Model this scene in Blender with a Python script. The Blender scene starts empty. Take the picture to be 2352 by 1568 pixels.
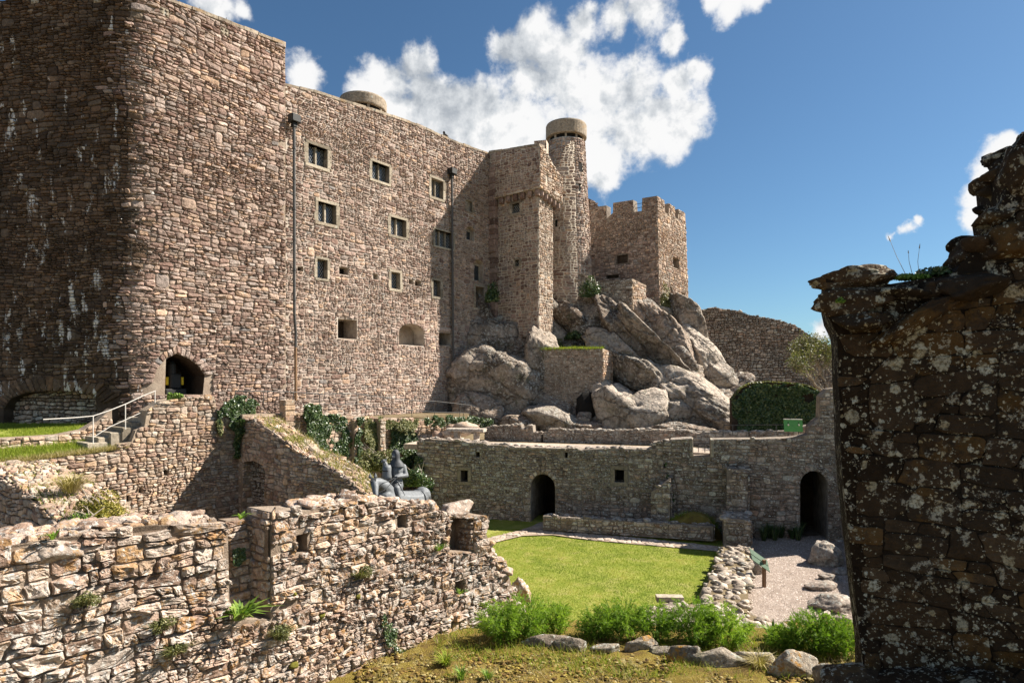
import bpy, bmesh, math, random
import numpy as np
from mathutils import Vector, Matrix, Euler
from mathutils.geometry import tessellate_polygon

SC = bpy.context.scene
COL = SC.collection
# ------------------------------------------------------------------ camera
# photo frame used for measuring: 2352 x 1568, focal length F px, horizon at row HY
F, CX, HY, EYE = 1411.0, 1176.0, 880.0, 6.3
cam = bpy.data.cameras.new('camera')
cam.sensor_width = 36.0
cam.lens = F / 2352 * 36.0
cam.shift_y = (HY - 784.0) / 2352
cam.clip_end = 6000
camo = bpy.data.objects.new('camera', cam)
camo.location = (0, 0, EYE)
camo.rotation_euler = (math.radians(90), 0, 0)
COL.objects.link(camo)
SC.camera = camo

# ------------------------------------------------------------------ light
SUN = Vector((1.63, 0.47, 1.53)).normalized()          # towards the sun
SUN_EL = math.asin(SUN.z)
SUN_AZ = math.atan2(SUN.x, SUN.y)                      # from +Y towards +X
sl = bpy.data.lights.new('sun', 'SUN')
sl.energy = 5.0
sl.angle = math.radians(0.5)
sl.color = (1.0, 0.93, 0.83)
so = bpy.data.objects.new('sun', sl)
so.rotation_euler = (-SUN).to_track_quat('-Z', 'Y').to_euler()
so.location = (30, 10, 60)
COL.objects.link(so)

SC.view_settings.view_transform = 'Standard'
SC.view_settings.look = 'None'
SC.view_settings.gamma = 1.0
SC.view_settings.exposure = 1.30
SC.render.engine = 'CYCLES'
SC.cycles.max_bounces = 4
SC.cycles.diffuse_bounces = 2
SC.cycles.glossy_bounces = 2
SC.cycles.transmission_bounces = 3
SC.cycles.use_denoising = True
SC.cycles.caustics_reflective = False
SC.cycles.caustics_refractive = False


def U(x, y, Y):
    return Vector(((x - CX) / F * Y, Y, EYE + (HY - y) / F * Y))


def pdir(x, y):
    return Vector(((x - CX) / F, 1.0, (HY - y) / F)).normalized()


# ------------------------------------------------------------------ node helper
class NT:
    def __init__(s, tree):
        s.t = tree
        s.n = tree.nodes
        s.l = tree.links

    def add(s, typ, ins=None, **kw):
        nd = s.n.new(typ)
        for k, v in kw.items():
            setattr(nd, k, v)
        for k, v in (ins or {}).items():
            sock = nd.inputs[k]
            if isinstance(v, bpy.types.NodeSocket):
                s.l.new(v, sock)
            elif v is not None:
                sock.default_value = v
        return nd

    def math(s, op, a, b=0.0, c=0.0, clamp=False):
        return s.add('ShaderNodeMath', {0: a, 1: b, 2: c}, operation=op, use_clamp=clamp).outputs[0]

    def noise(s, vec, scale, detail=3.0, rough=0.55, dist=0.0):
        return s.add('ShaderNodeTexNoise', {'Vector': vec, 'Scale': scale, 'Detail': detail, 'Roughness': rough, 'Distortion': dist}).outputs['Fac']

    def step(s, x, lo, hi):
        return s.add('ShaderNodeMapRange', {'Value': x, 'From Min': lo, 'From Max': hi, 'To Min': 0.0, 'To Max': 1.0}, interpolation_type='SMOOTHSTEP').outputs[0]

    def lin(s, x, lo, hi, a, b):
        return s.add('ShaderNodeMapRange', {'Value': x, 'From Min': lo, 'From Max': hi, 'To Min': a, 'To Max': b}).outputs[0]

    def mix(s, fac, a, b, mode='MIX'):
        nd = s.add('ShaderNodeMix', None, data_type='RGBA', blend_type=mode)
        for i, v in ((0, fac), (6, a), (7, b)):
            if isinstance(v, bpy.types.NodeSocket):
                s.l.new(v, nd.inputs[i])
            else:
                nd.inputs[i].default_value = v if not (isinstance(v, tuple) and len(v) == 3) else (*v, 1)
        return nd.outputs[2]

    def ramp(s, fac, stops, interp='LINEAR'):
        nd = s.add('ShaderNodeValToRGB', {0: fac})
        cr = nd.color_ramp
        cr.interpolation = interp
        while len(cr.elements) < len(stops):
            cr.elements.new(0.5)
        for e, (p, c) in zip(cr.elements, stops):
            e.position = p
            e.color = (*c, 1)
        return nd.outputs[0]


# ------------------------------------------------------------------ sky
w = bpy.data.worlds.new('World')
SC.world = w
w.use_nodes = True
T = NT(w.node_tree)
T.n.clear()
sky = T.add('ShaderNodeTexSky', None, sky_type='NISHITA')
sky.sun_disc = False
sky.sun_elevation = SUN_EL
sky.sun_rotation = SUN_AZ
sky.altitude = 300
sky.air_density = 1.0
sky.dust_density = 0.5
sky.ozone_density = 2.0
SKY_STRENGTH = 0.050
CLOUDS = [  # x, y, radius in photo pixels
    (940, 140, 58), (885, 180, 62), (825, 215, 48), (975, 215, 58), (1030, 262, 74), (1110, 275, 78), (900, 245, 70),
    (1165, 105, 50), (1235, 105, 82), (1290, 130, 72), (1225, 190, 62), (1290, 225, 95), (1375, 215, 100), (1450, 200, 92),
    (1555, 185, 56), (1600, 165, 34), (1450, 290, 100), (1540, 300, 62), (1350, 330, 112), (1210, 300, 80), (1390, 390, 62), (1000, 305, 80), (1080, 335, 80), (1160, 345, 80), (1505, 245, 80), (1575, 250, 44), (1330, 60, 40),
    (1405, 60, 62), (1475, 20, 70), (1545, 80, 30), (1690, 0, 50), (1650, -15, 40), (1735, -20, 40), (690, 165, 52), (700, 205, 42), (490, 0, 62), (560, 15, 34),
    (2290, 390, 58), (2255, 455, 46), (2312, 330, 40), (2238, 510, 34), (2080, 532, 26), (2106, 514, 18), (2048, 546, 16), (1895, 748, 40),
    # clouds outside the frame, so that the sky goes on all round
    (-900, -500, 420), (400, -900, 330), (1500, -1100, 400), (3300, -300, 300), (4200, 500, 260), (-1600, 500, 260)]
tc = T.add('ShaderNodeTexCoord').outputs['Generated']
best = None
DIRS = []
for (x, y, r) in CLOUDS:
    d = pdir(x, y)
    DIRS.append((d, r / F * d.y ** 1.6))
for sgn in range(5):   # more behind the camera
    a = math.radians(120 + 30 * sgn)
    DIRS.append((Vector((math.sin(a) * 0.8, math.cos(a) * 0.8, 0.35 + 0.1 * (sgn % 3))).normalized(), 0.16 + 0.05 * (sgn % 2)))
# the cloud field is looked up along a direction bent by noise, which frays the masses
wn = T.add('ShaderNodeTexNoise', {'Vector': tc, 'Scale': 7.0, 'Detail': 6.0, 'Roughness': 0.62})
wv_ = T.add('ShaderNodeVectorMath', {0: T.add('ShaderNodeVectorMath', {0: wn.outputs['Color'], 1: (0.5, 0.5, 0.5)}, operation='SUBTRACT').outputs[0], 'Scale': 0.075}, operation='SCALE').outputs[0]
tw_ = T.add('ShaderNodeVectorMath', {0: tc, 1: wv_}, operation='ADD').outputs[0]
for d, ra in DIRS:
    dist = T.add('ShaderNodeVectorMath', {0: tw_, 1: tuple(d)}, operation='DISTANCE').outputs['Value']
    sv = T.math('MULTIPLY_ADD', dist, -1.0 / ra, 1.0)
    best = sv if best is None else T.add('ShaderNodeMath', {0: best, 1: sv, 2: 0.30}, operation='SMOOTH_MAX').outputs[0]
puff = T.noise(tc, 16.0, 7.0, 0.60, 0.1)
puff_up = T.noise(T.add('ShaderNodeVectorMath', {0: tc, 1: (0.012, 0.0, 0.020)}, operation='ADD').outputs[0], 16.0, 7.0, 0.60, 0.1)
dens = T.math('ADD', T.math('MULTIPLY_ADD', best, 1.25, 0.12), T.math('MULTIPLY_ADD', puff, 3.0, -1.5))
mask = T.math('MULTIPLY', T.step(dens, -0.12, 0.65), T.lin(T.step(dens, 0.0, 0.9), 0, 1, 0.86, 1.0))
cn2 = T.noise(tc, 4.2, 3.0, 0.5, 0.2)
lit = T.math('SUBTRACT', puff, puff_up)                     # thinner towards the sun: brighter
shade = T.math('ADD', T.math('MULTIPLY', lit, 2.4), T.math('MULTIPLY_ADD', cn2, 2.6, -0.62))
shade = T.math('SUBTRACT', shade, T.math('MULTIPLY', T.step(dens, 0.5, 2.0), 0.16))
ccol = T.ramp(shade, [(0.1, (0.46, 0.50, 0.55)), (0.45, (0.74, 0.77, 0.80)), (0.72, (1.0, 1.0, 1.0))])
bg1 = T.add('ShaderNodeBackground', {'Color': T.mix(1.0, sky.outputs[0], (0.56, 0.76, 0.86), 'MULTIPLY'), 'Strength': SKY_STRENGTH})
bg2 = T.add('ShaderNodeBackground', {'Color': ccol, 'Strength': 0.39})
mx = T.add('ShaderNodeMixShader', {0: mask, 1: bg1.outputs[0], 2: bg2.outputs[0]})
T.add('ShaderNodeOutputWorld', {0: mx.outputs[0]})
w.cycles.sampling_method = 'MANUAL'
w.cycles.sample_map_resolution = 512

# ------------------------------------------------------------------ numpy noise
_rs = np.random.RandomState(7)
_PERM = np.concatenate([_rs.permutation(256)] * 3)
_VAL = _rs.rand(256) * 2 - 1


def vnoise(P):
    P = np.asarray(P, float).reshape(-1, 3)
    i = np.floor(P).astype(int)
    f = P - i
    f = f * f * (3 - 2 * f)
    i &= 255
    out = np.zeros(len(P))
    for dx in (0, 1):
        for dy in (0, 1):
            for dz in (0, 1):
                h = _PERM[_PERM[_PERM[(i[:, 0] + dx) & 255] + ((i[:, 1] + dy) & 255)] + ((i[:, 2] + dz) & 255)]
                wgt = (f[:, 0] if dx else 1 - f[:, 0]) * (f[:, 1] if dy else 1 - f[:, 1]) * (f[:, 2] if dz else 1 - f[:, 2])
                out += wgt * _VAL[h]
    return out


def fbm(P, octv=4, gain=0.5):
    P = np.asarray(P, float).reshape(-1, 3)
    a, s, t = 1.0, 0.0, np.zeros(len(P))
    for k in range(octv):
        t += a * vnoise(P * (2 ** k) + 17.3 * k)
        s += a
        a *= gain
    return t / s


# ------------------------------------------------------------------ object helpers
WORLD = {}          # object -> world location (all parents are translated only)


def empty(name, loc, label, cat, group=None, parent=None):
    o = bpy.data.objects.new(name, None)
    o.empty_display_size = 0.2
    COL.objects.link(o)
    loc = Vector(loc)
    WORLD[o] = loc
    if parent is None:
        o.location = loc
    else:
        o.parent = parent
        o.location = loc - WORLD[parent]
    if label:
        o['label'] = label
    if cat:
        o['category'] = cat
    if group:
        o['group'] = group
    return o


def mesh(name, V, Fc, mat, parent=None, tint=None, smooth=False, label=None, cat=None, group=None, kind=None, origin=None):
    """one mesh object; V in world coordinates"""
    V = np.asarray(V, float).reshape(-1, 3)
    if origin is None:
        c = V.mean(0)
        if parent is None:
            c[2] = V[:, 2].min()
    else:
        c = np.array(origin, float)
    me = bpy.data.meshes.new(name)
    if isinstance(Fc, np.ndarray) and Fc.ndim == 2:
        n, k = Fc.shape
        me.vertices.add(len(V))
        me.vertices.foreach_set('co', (V - c).astype(np.float32).ravel())
        me.loops.add(n * k)
        me.loops.foreach_set('vertex_index', Fc.astype(np.int32).ravel())
        me.polygons.add(n)
        me.polygons.foreach_set('loop_start', np.arange(0, n * k, k, dtype=np.int32))
        me.polygons.foreach_set('loop_total', np.full(n, k, dtype=np.int32))
        me.update(calc_edges=True)
    else:
        me.from_pydata((V - c).tolist(), [], Fc)
    if tint is not None:
        at = me.attributes.new('tint', 'FLOAT_COLOR', 'POINT')
        tt = np.asarray(tint, np.float32)
        if tt.ndim == 1:
            tt = np.tile(tt, (len(V), 1))
        at.data.foreach_set('color', tt.ravel())
    if smooth:
        me.polygons.foreach_set('use_smooth', np.ones(len(me.polygons), dtype=bool))
    if mat is not None:
        me.materials.append(mat)
    o = bpy.data.objects.new(name, me)
    COL.objects.link(o)
    WORLD[o] = Vector(c)
    if parent is not None:
        o.parent = parent
        o.location = Vector(c) - WORLD[parent]
    else:
        o.location = Vector(c)
    if label:
        o['label'] = label
    if cat:
        o['category'] = cat
    if group:
        o['group'] = group
    if kind:
        o['kind'] = kind
    return o


class MB:
    """collects vertices and faces of one mesh"""
    def __init__(s):
        s.v, s.f, s.t = [], [], []

    def add(s, V, Fc, tint=None):
        b = len(s.v)
        s.v.extend([tuple(p) for p in V])
        s.f.extend([tuple(i + b for i in f) for f in Fc])
        s.t.extend([tint or (0.5, 0.5, 0.5, 1)] * len(V))
        return s

    def box(s, c, sz, rz=0.0, tint=None):
        cx, cy, cz = c
        a, b, h = sz[0] / 2, sz[1] / 2, sz[2] / 2
        co, si = math.cos(rz), math.sin(rz)
        V = [(cx + x * co - y * si, cy + x * si + y * co, cz + z) for z in (-h, h) for x, y in ((-a, -b), (a, -b), (a, b), (-a, b))]
        return s.add(V, [(0, 3, 2, 1), (4, 5, 6, 7), (0, 1, 5, 4), (1, 2, 6, 5), (2, 3, 7, 6), (3, 0, 4, 7)], tint)

    def tube(s, pts, r, n=6, caps=True, tint=None):
        V, Fc = [], []
        pts = [Vector(p) for p in pts]
        rs = r if isinstance(r, (list, tuple)) else [r] * len(pts)
        for i, p in enumerate(pts):
            d = (pts[min(i + 1, len(pts) - 1)] - pts[max(i - 1, 0)])
            d = d.normalized() if d.length > 1e-9 else Vector((0, 0, 1))
            up = Vector((0, 0, 1)) if abs(d.z) < 0.9 else Vector((1, 0, 0))
            a = d.cross(up).normalized()
            b = a.cross(d)
            for k in range(n):
                t = 2 * math.pi * k / n
                V.append(p + (a * math.cos(t) + b * math.sin(t)) * rs[i])
        for i in range(len(pts) - 1):
            for k in range(n):
                Fc.append((i * n + k, i * n + (k + 1) % n, (i + 1) * n + (k + 1) % n, (i + 1) * n + k))
        if caps:
            Fc.append(tuple(range(n - 1, -1, -1)))
            Fc.append(tuple((len(pts) - 1) * n + k for k in range(n)))
        return s.add(V, Fc, tint)

    def build(s, name, mat, parent=None, **kw):
        return mesh(name, s.v, s.f, mat, parent, tint=s.t, **kw)


# ------------------------------------------------------------------ materials
def newmat(name):
    m = bpy.data.materials.new(name)
    m.use_nodes = True
    t = NT(m.node_tree)
    t.n.clear()
    return m, t


def finish(t, col, rough=0.92, bump=None, dist=0.02, strength=1.0, spec=0.2, extra=None, metallic=0.0):
    p = t.add('ShaderNodeBsdfPrincipled')
    for k, v in (('Base Color', col), ('Roughness', rough), ('Specular IOR Level', spec), ('Metallic', metallic)):
        if isinstance(v, bpy.types.NodeSocket):
            t.l.new(v, p.inputs[k])
        else:
            p.inputs[k].default_value = v if not (isinstance(v, tuple) and len(v) == 3) else (*v, 1)
    if bump is not None:
        b = t.add('ShaderNodeBump', {'Height': bump, 'Distance': dist, 'Strength': strength})
        t.l.new(b.outputs[0], p.inputs['Normal'])
    for k, v in (extra or {}).items():
        p.inputs[k].default_value = v
    t.add('ShaderNodeOutputMaterial', {0: p.outputs[0]})
    return p


def plain(name, col, rough=0.8, var=0.0, scale=8.0, metallic=0.0, spec=0.3):
    m, t = newmat(name)
    pos = t.add('ShaderNodeNewGeometry').outputs['Position']
    c = (*col, 1)
    b = None
    if var:
        n = t.noise(pos, scale, 4.0)
        c = t.mix(1.0, c, t.ramp(n, [(0.2, (1 - var,) * 3), (0.8, (1 + var,) * 3)]), 'MULTIPLY')
        b = n
    finish(t, c, rough, b, 0.01, 0.6, spec, metallic=metallic)
    return m


def stone_mat(name, ramp, lichen=0.0, spotcol=((0.34, 0.28, 0.17), (0.52, 0.51, 0.42)), lichcol=(0.55, 0.56, 0.50), orange=0.0, scale=1.0, bumpd=0.03, stain=0.0, dark=0.0, moss=0.0, spots=0.0, lscale=1.0, contrast=0.5, cracks=0.0):
    """masonry stone: tint.x picks the colour of each piece, noise mottles it"""
    m, t = newmat(name)
    geo = t.add('ShaderNodeNewGeometry')
    pos = geo.outputs['Position']
    at = t.add('ShaderNodeAttribute', None, attribute_name='tint')
    sep = t.add('ShaderNodeSeparateColor', {0: at.outputs['Color']})
    c = t.ramp(sep.outputs[0], ramp)
    n1 = t.noise(pos, 7.0 * scale, 4.0, 0.68)
    val = t.math('MULTIPLY', t.lin(n1, 0.25, 0.75, 1 - contrast, 1 + contrast), t.lin(sep.outputs[1], 0, 1, 0.74, 1.28))
    c = t.mix(1.0, c, t.add('ShaderNodeCombineColor', {0: val, 1: val, 2: val}).outputs[0], 'MULTIPLY')
    big = t.noise(pos, 0.35, 3.0, 0.6)
    wide = t.noise(pos, 0.22, 4.0, 0.6)
    wv2 = t.lin(wide, 0.3, 0.7, 0.78, 1.2)
    c = t.mix(1.0, c, t.add('ShaderNodeCombineColor', {0: wv2, 1: wv2, 2: wv2}).outputs[0], 'MULTIPLY')
    n2 = t.noise(pos, 26.0 * scale, 4.0, 0.7)
    if dark:
        k = t.math('MULTIPLY', t.step(big, 0.46, 0.66), dark)
        c = t.mix(k, c, (0.030, 0.026, 0.022))
    if orange:
        no = t.noise(pos, 2.2 * lscale, 5.0, 0.7)
        k = t.math('MULTIPLY', t.step(t.math('ADD', no, t.math('MULTIPLY', sep.outputs[2], 0.22)), 0.66, 0.76), orange)
        c = t.mix(k, c, t.mix(n2, (0.30, 0.12, 0.015), (0.42, 0.25, 0.06)))
    if lichen:
        nl = t.noise(pos, 5.0 * lscale, 5.0, 0.74)
        k = t.step(t.math('ADD', nl, t.math('MULTIPLY', big, 0.25)), 0.80 - 0.25 * lichen, 0.86 - 0.22 * lichen)
        c = t.mix(t.math('MULTIPLY', k, 0.9), c, t.mix(n2, tuple(v * 0.55 for v in lichcol), lichcol))
    if spots:
        wv = t.add('ShaderNodeVectorMath', {0: pos, 1: t.add('ShaderNodeVectorMath', {0: t.add('ShaderNodeTexNoise', {'Vector': pos, 'Scale': 16.0, 'Detail': 4.0, 'Roughness': 0.65}).outputs['Color'], 'Scale': 0.10}, operation='SCALE').outputs[0]}, operation='ADD').outputs[0]
        patch = t.noise(pos, 1.3 * lscale, 4.0, 0.6)
        for sc_, am, p0, fr_ in ((5.0, 0.78, 0.47, 0.45), (13.0, 0.72, 0.46, 0.55), (30.0, 0.70, 0.50, 0.6)):
            vv = t.add('ShaderNodeTexVoronoi', {'Vector': wv, 'Scale': sc_ * lscale, 'Randomness': 1.0})
            vs = t.add('ShaderNodeSeparateColor', {0: vv.outputs['Color']})
            on = t.step(t.math('ADD', vs.outputs[0], t.math('MULTIPLY_ADD', patch, 2.4, -1.2)), 0.62 + 0.15 * (1 - spots), 0.80 + 0.15 * (1 - spots))
            rad = t.math('MULTIPLY', t.math('MULTIPLY', on, t.lin(vs.outputs[2], 0, 1, 0.35, 1.0)), 0.55)
            k = t.math('MULTIPLY', t.step(t.math('SUBTRACT', rad, vv.outputs['Distance']), 0.0, 0.09), 0.92)
            lc = t.mix(vs.outputs[1], *spotcol)
            c = t.mix(k, c, t.mix(t.step(n2, 0.36, 0.58), tuple(v * 0.38 for v in spotcol[0]), lc))
    if moss:
        k = t.math('MULTIPLY', t.step(t.noise(pos, 1.6, 5.0, 0.65), 0.55, 0.68), moss)
        c = t.mix(k, c, (0.07, 0.085, 0.02))
    if stain:
        mp = t.add('ShaderNodeMapping', {'Vector': pos, 'Scale': (2.6, 2.6, 0.9)}).outputs[0]
        zz = t.add('ShaderNodeSeparateXYZ', {0: pos}).outputs[2]
        ns = t.noise(mp, 1.0, 6.0, 0.66)
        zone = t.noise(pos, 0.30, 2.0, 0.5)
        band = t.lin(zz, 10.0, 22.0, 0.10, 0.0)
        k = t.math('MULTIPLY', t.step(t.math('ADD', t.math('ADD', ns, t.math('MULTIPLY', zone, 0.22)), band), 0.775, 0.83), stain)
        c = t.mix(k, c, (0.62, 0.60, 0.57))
    hgt = t.math('ADD', t.math('MULTIPLY', n1, 1.0), t.math('MULTIPLY', n2, 0.35))
    if cracks:
        wq = t.add('ShaderNodeVectorMath', {0: pos, 1: t.add('ShaderNodeVectorMath', {0: t.add('ShaderNodeTexNoise', {'Vector': pos, 'Scale': 1.3, 'Detail': 4.0, 'Roughness': 0.6}).outputs['Color'], 'Scale': 1.1}, operation='SCALE').outputs[0]}, operation='ADD').outputs[0]
        wq = t.add('ShaderNodeMapping', {'Vector': wq, 'Rotation': (0.5, 0.7, 0.2), 'Scale': (0.55, 0.9, 1.5)}).outputs[0]
        ve = t.add('ShaderNodeTexVoronoi', {'Vector': wq, 'Scale': cracks}, feature='DISTANCE_TO_EDGE').outputs['Distance']
        ck = t.step(ve, 0.0, 0.05)
        c = t.mix(t.math('MULTIPLY_ADD', ck, 0.5, 0.5), (0.05, 0.04, 0.032), c)
        hgt = t.math('ADD', hgt, t.math('MULTIPLY', ck, 0.5))
    finish(t, c, 0.95, hgt, bumpd, 1.0, 0.12)
    return m


def mortar_mat(name, a, b, scale=1.0, lichen=0.0):
    m, t = newmat(name)
    pos = t.add('ShaderNodeNewGeometry').outputs['Position']
    n1 = t.noise(pos, 3.0 * scale, 6.0, 0.7)
    n2 = t.noise(pos, 30.0 * scale, 4.0, 0.7)
    big = t.noise(pos, 0.4, 3.0, 0.6)
    c = t.mix(t.step(t.math('ADD', t.math('MULTIPLY', n1, 0.6), t.math('MULTIPLY', big, 0.4)), 0.36, 0.64), a, b)
    c = t.mix(0.5, c, t.ramp(n2, [(0.25, (0.4,) * 3), (0.75, (1.3,) * 3)]), 'MULTIPLY')
    finish(t, c, 0.95, t.math('ADD', n2, n1), 0.02, 1.0, 0.1)
    return m


def leaf_mat(name, stops, trans=0.25, rough=0.55, spec=0.3):
    m, t = newmat(name)
    at = t.add('ShaderNodeAttribute', None, attribute_name='tint')
    sep = t.add('ShaderNodeSeparateColor', {0: at.outputs['Color']})
    c = t.ramp(sep.outputs[0], stops)
    p = t.add('ShaderNodeBsdfPrincipled', {'Base Color': c, 'Roughness': rough, 'Specular IOR Level': spec})
    tr = t.add('ShaderNodeBsdfTranslucent', {'Color': t.mix(1.0, c, (1.2, 1.3, 0.5), 'MULTIPLY')})
    mxs = t.add('ShaderNodeMixShader', {0: trans, 1: p.outputs[0], 2: tr.outputs[0]})
    t.add('ShaderNodeOutputMaterial', {0: mxs.outputs[0]})
    return m


BROWN = [(0.0, (0.17, 0.108, 0.085)), (0.22, (0.27, 0.185, 0.148)), (0.45, (0.335, 0.245, 0.20)), (0.62, (0.31, 0.25, 0.215)), (0.8, (0.385, 0.29, 0.235)), (0.95, (0.42, 0.28, 0.19)), (1.0, (0.25, 0.225, 0.21))]
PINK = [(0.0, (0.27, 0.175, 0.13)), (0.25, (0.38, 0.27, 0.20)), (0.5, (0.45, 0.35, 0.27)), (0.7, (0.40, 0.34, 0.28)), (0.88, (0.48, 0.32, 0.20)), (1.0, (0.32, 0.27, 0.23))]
GREY = [(0.0, (0.15, 0.105, 0.075)), (0.3, (0.26, 0.195, 0.15)), (0.55, (0.36, 0.30, 0.24)), (0.8, (0.31, 0.205, 0.145)), (1.0, (0.46, 0.42, 0.35))]
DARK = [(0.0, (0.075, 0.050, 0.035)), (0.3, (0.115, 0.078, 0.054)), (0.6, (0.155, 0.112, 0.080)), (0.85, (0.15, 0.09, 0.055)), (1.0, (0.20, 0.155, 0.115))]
M = {}
M['facade'] = stone_mat('facade_stone', BROWN, lichen=0.25, bumpd=0.05)
M['tower'] = stone_mat('tower_stone', BROWN, lichen=0.2, bumpd=0.05)
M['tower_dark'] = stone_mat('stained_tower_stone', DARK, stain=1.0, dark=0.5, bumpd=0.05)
M['turret'] = stone_mat('turret_stone', BROWN, lichen=0.25, bumpd=0.04)
M['pale'] = stone_mat('sun_lightened_stone', PINK, lichen=0.35, bumpd=0.05)  # lighter stone for the sunlit faces: sunlight put into the colour
M['ruin'] = stone_mat('ruin_stone', PINK, lichen=0.3, bumpd=0.04, orange=0.25)
M['court'] = stone_mat('courtyard_stone', GREY, lichen=0.5, spots=0.8, spotcol=((0.50, 0.46, 0.38), (0.72, 0.72, 0.66)), bumpd=0.05, moss=0.12, dark=0.4, lscale=2.2, lichcol=(0.70, 0.69, 0.62), contrast=0.7)
M['front'] = stone_mat('front_wall_stone', [(0.0, (0.22, 0.145, 0.105)), (0.3, (0.35, 0.25, 0.19)), (0.55, (0.42, 0.33, 0.265)), (0.8, (0.39, 0.32, 0.265)), (1.0, (0.44, 0.29, 0.18))], lichen=0.62, lichcol=(0.62, 0.58, 0.52), orange=0.5, scale=1.4, bumpd=0.04, lscale=2.4, contrast=0.6, dark=0.25)
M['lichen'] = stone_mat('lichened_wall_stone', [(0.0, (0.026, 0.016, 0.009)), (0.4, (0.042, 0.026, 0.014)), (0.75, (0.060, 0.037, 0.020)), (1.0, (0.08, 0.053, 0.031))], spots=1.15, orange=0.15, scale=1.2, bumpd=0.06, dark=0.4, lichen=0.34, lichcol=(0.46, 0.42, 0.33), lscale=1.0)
M['m_facade'] = mortar_mat('lime_mortar', (0.36, 0.28, 0.22), (0.62, 0.54, 0.455))
M['m_tower'] = mortar_mat('brown_mortar', (0.26, 0.195, 0.145), (0.40, 0.325, 0.25))
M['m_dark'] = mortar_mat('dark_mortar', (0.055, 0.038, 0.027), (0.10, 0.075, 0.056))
M['m_turret'] = mortar_mat('pale_mortar', (0.46, 0.39, 0.31), (0.68, 0.60, 0.49))
M['m_ruin'] = mortar_mat('sandy_mortar', (0.29, 0.215, 0.155), (0.45, 0.36, 0.27))
M['m_court'] = mortar_mat('grey_mortar', (0.16, 0.125, 0.10), (0.34, 0.29, 0.235))
M['m_front'] = mortar_mat('earthy_mortar', (0.20, 0.145, 0.105), (0.38, 0.305, 0.235), 1.5)
M['m_passage'] = mortar_mat('passage_shade_black', (0.035, 0.024, 0.015), (0.075, 0.05, 0.03))  # back of the door passages, darkened to stand in for shade
M['dressed'] = stone_mat('dressed_stone', [(0.0, (0.23, 0.19, 0.14)), (1.0, (0.35, 0.30, 0.23))], lichen=0.2, bumpd=0.01, scale=1.5)
M['concrete'] = stone_mat('weathered_concrete', [(0.0, (0.26, 0.21, 0.16)), (1.0, (0.34, 0.28, 0.21))], lichen=0.3, bumpd=0.02, orange=0.3)
M['rock'] = stone_mat('outcrop_rock', [(0.0, (0.24, 0.175, 0.13)), (0.5, (0.36, 0.295, 0.235)), (1.0, (0.45, 0.38, 0.31))], lichen=0.55, lichcol=(0.62, 0.59, 0.52), scale=0.7, bumpd=0.16, dark=0.75, lscale=1.2, moss=0.35, contrast=0.65, cracks=0.45)
M['boulder'] = stone_mat('boulder_stone', [(0.0, (0.24, 0.195, 0.16)), (1.0, (0.38, 0.325, 0.27))], lichen=0.5, scale=1.2, bumpd=0.05, contrast=0.7, lscale=1.6)
M['footing'] = stone_mat('footing_stone', [(0.0, (0.20, 0.16, 0.125)), (0.5, (0.33, 0.275, 0.22)), (1.0, (0.45, 0.385, 0.31))], lichen=0.35, scale=1.4, bumpd=0.03, moss=0.25)
M['kerb'] = stone_mat('kerb_stone', [(0.0, (0.20, 0.16, 0.125)), (1.0, (0.34, 0.29, 0.225))], lichen=0.5, scale=1.8, bumpd=0.05, orange=0.9, lscale=1.8, moss=0.4, contrast=0.7)
M['black'] = plain('interior_shade_paint', (0.012, 0.010, 0.008), 0.95)  # near-black colour painted in as the shade inside openings
M['iron'] = plain('dark_iron', (0.035, 0.034, 0.032), 0.6, 0.3, 20, 0.3)
M['lead'] = plain('grey_lead_pipe', (0.09, 0.085, 0.08), 0.6, 0.3, 12, 0.2)
M['rust'] = plain('rusty_pipe', (0.22, 0.13, 0.07), 0.8, 0.4, 12)
M['lattice'] = plain('lead_lattice', (0.34, 0.34, 0.33), 0.5, 0.2, 20)
M['rail'] = plain('galvanised_rail', (0.06, 0.058, 0.055), 0.6, 0.2, 20, 0.2)
M['railpale'] = plain('pale_rail', (0.62, 0.58, 0.52), 0.6, 0.15, 20)
M['board'] = plain('green_board', (0.10, 0.17, 0.10), 0.55, 0.15, 10)
M['boardbright'] = plain('bright_green_board', (0.09, 0.30, 0.08), 0.5, 0.12, 10)
M['wood'] = plain('brown_post', (0.17, 0.10, 0.055), 0.8, 0.3, 20)
M['yellow'] = plain('yellow_paint', (0.75, 0.52, 0.03), 0.5)
M['statue'] = plain('grey_statue_metal', (0.15, 0.158, 0.165), 0.6, 0.3, 14, 0.15)
M['statue_dark'] = plain('dark_statue_metal', (0.065, 0.068, 0.072), 0.6, 0.3, 40, 0.2)
mg, tg = newmat('leaded_glass')
finish(tg, (0.02, 0.028, 0.035), 0.08, spec=0.8)
M['glass'] = mg
M['ivy'] = leaf_mat('ivy_leaves', [(0.0, (0.016, 0.036, 0.012)), (0.45, (0.045, 0.085, 0.025)), (0.75, (0.10, 0.145, 0.045)), (1.0, (0.24, 0.26, 0.12))], 0.18, 0.4, 0.5)
M['dryivy'] = leaf_mat('dry_ivy_leaves', [(0.0, (0.05, 0.065, 0.02)), (0.5, (0.14, 0.15, 0.05)), (1.0, (0.32, 0.28, 0.14))], 0.2)
M['fennel'] = leaf_mat('fennel_fronds', [(0.0, (0.045, 0.10, 0.014)), (0.45, (0.16, 0.27, 0.03)), (1.0, (0.36, 0.46, 0.085))], 0.45)
M['bright'] = leaf_mat('bright_leaves', [(0.0, (0.06, 0.13, 0.02)), (0.5, (0.16, 0.26, 0.04)), (1.0, (0.30, 0.38, 0.09))], 0.35)
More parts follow.
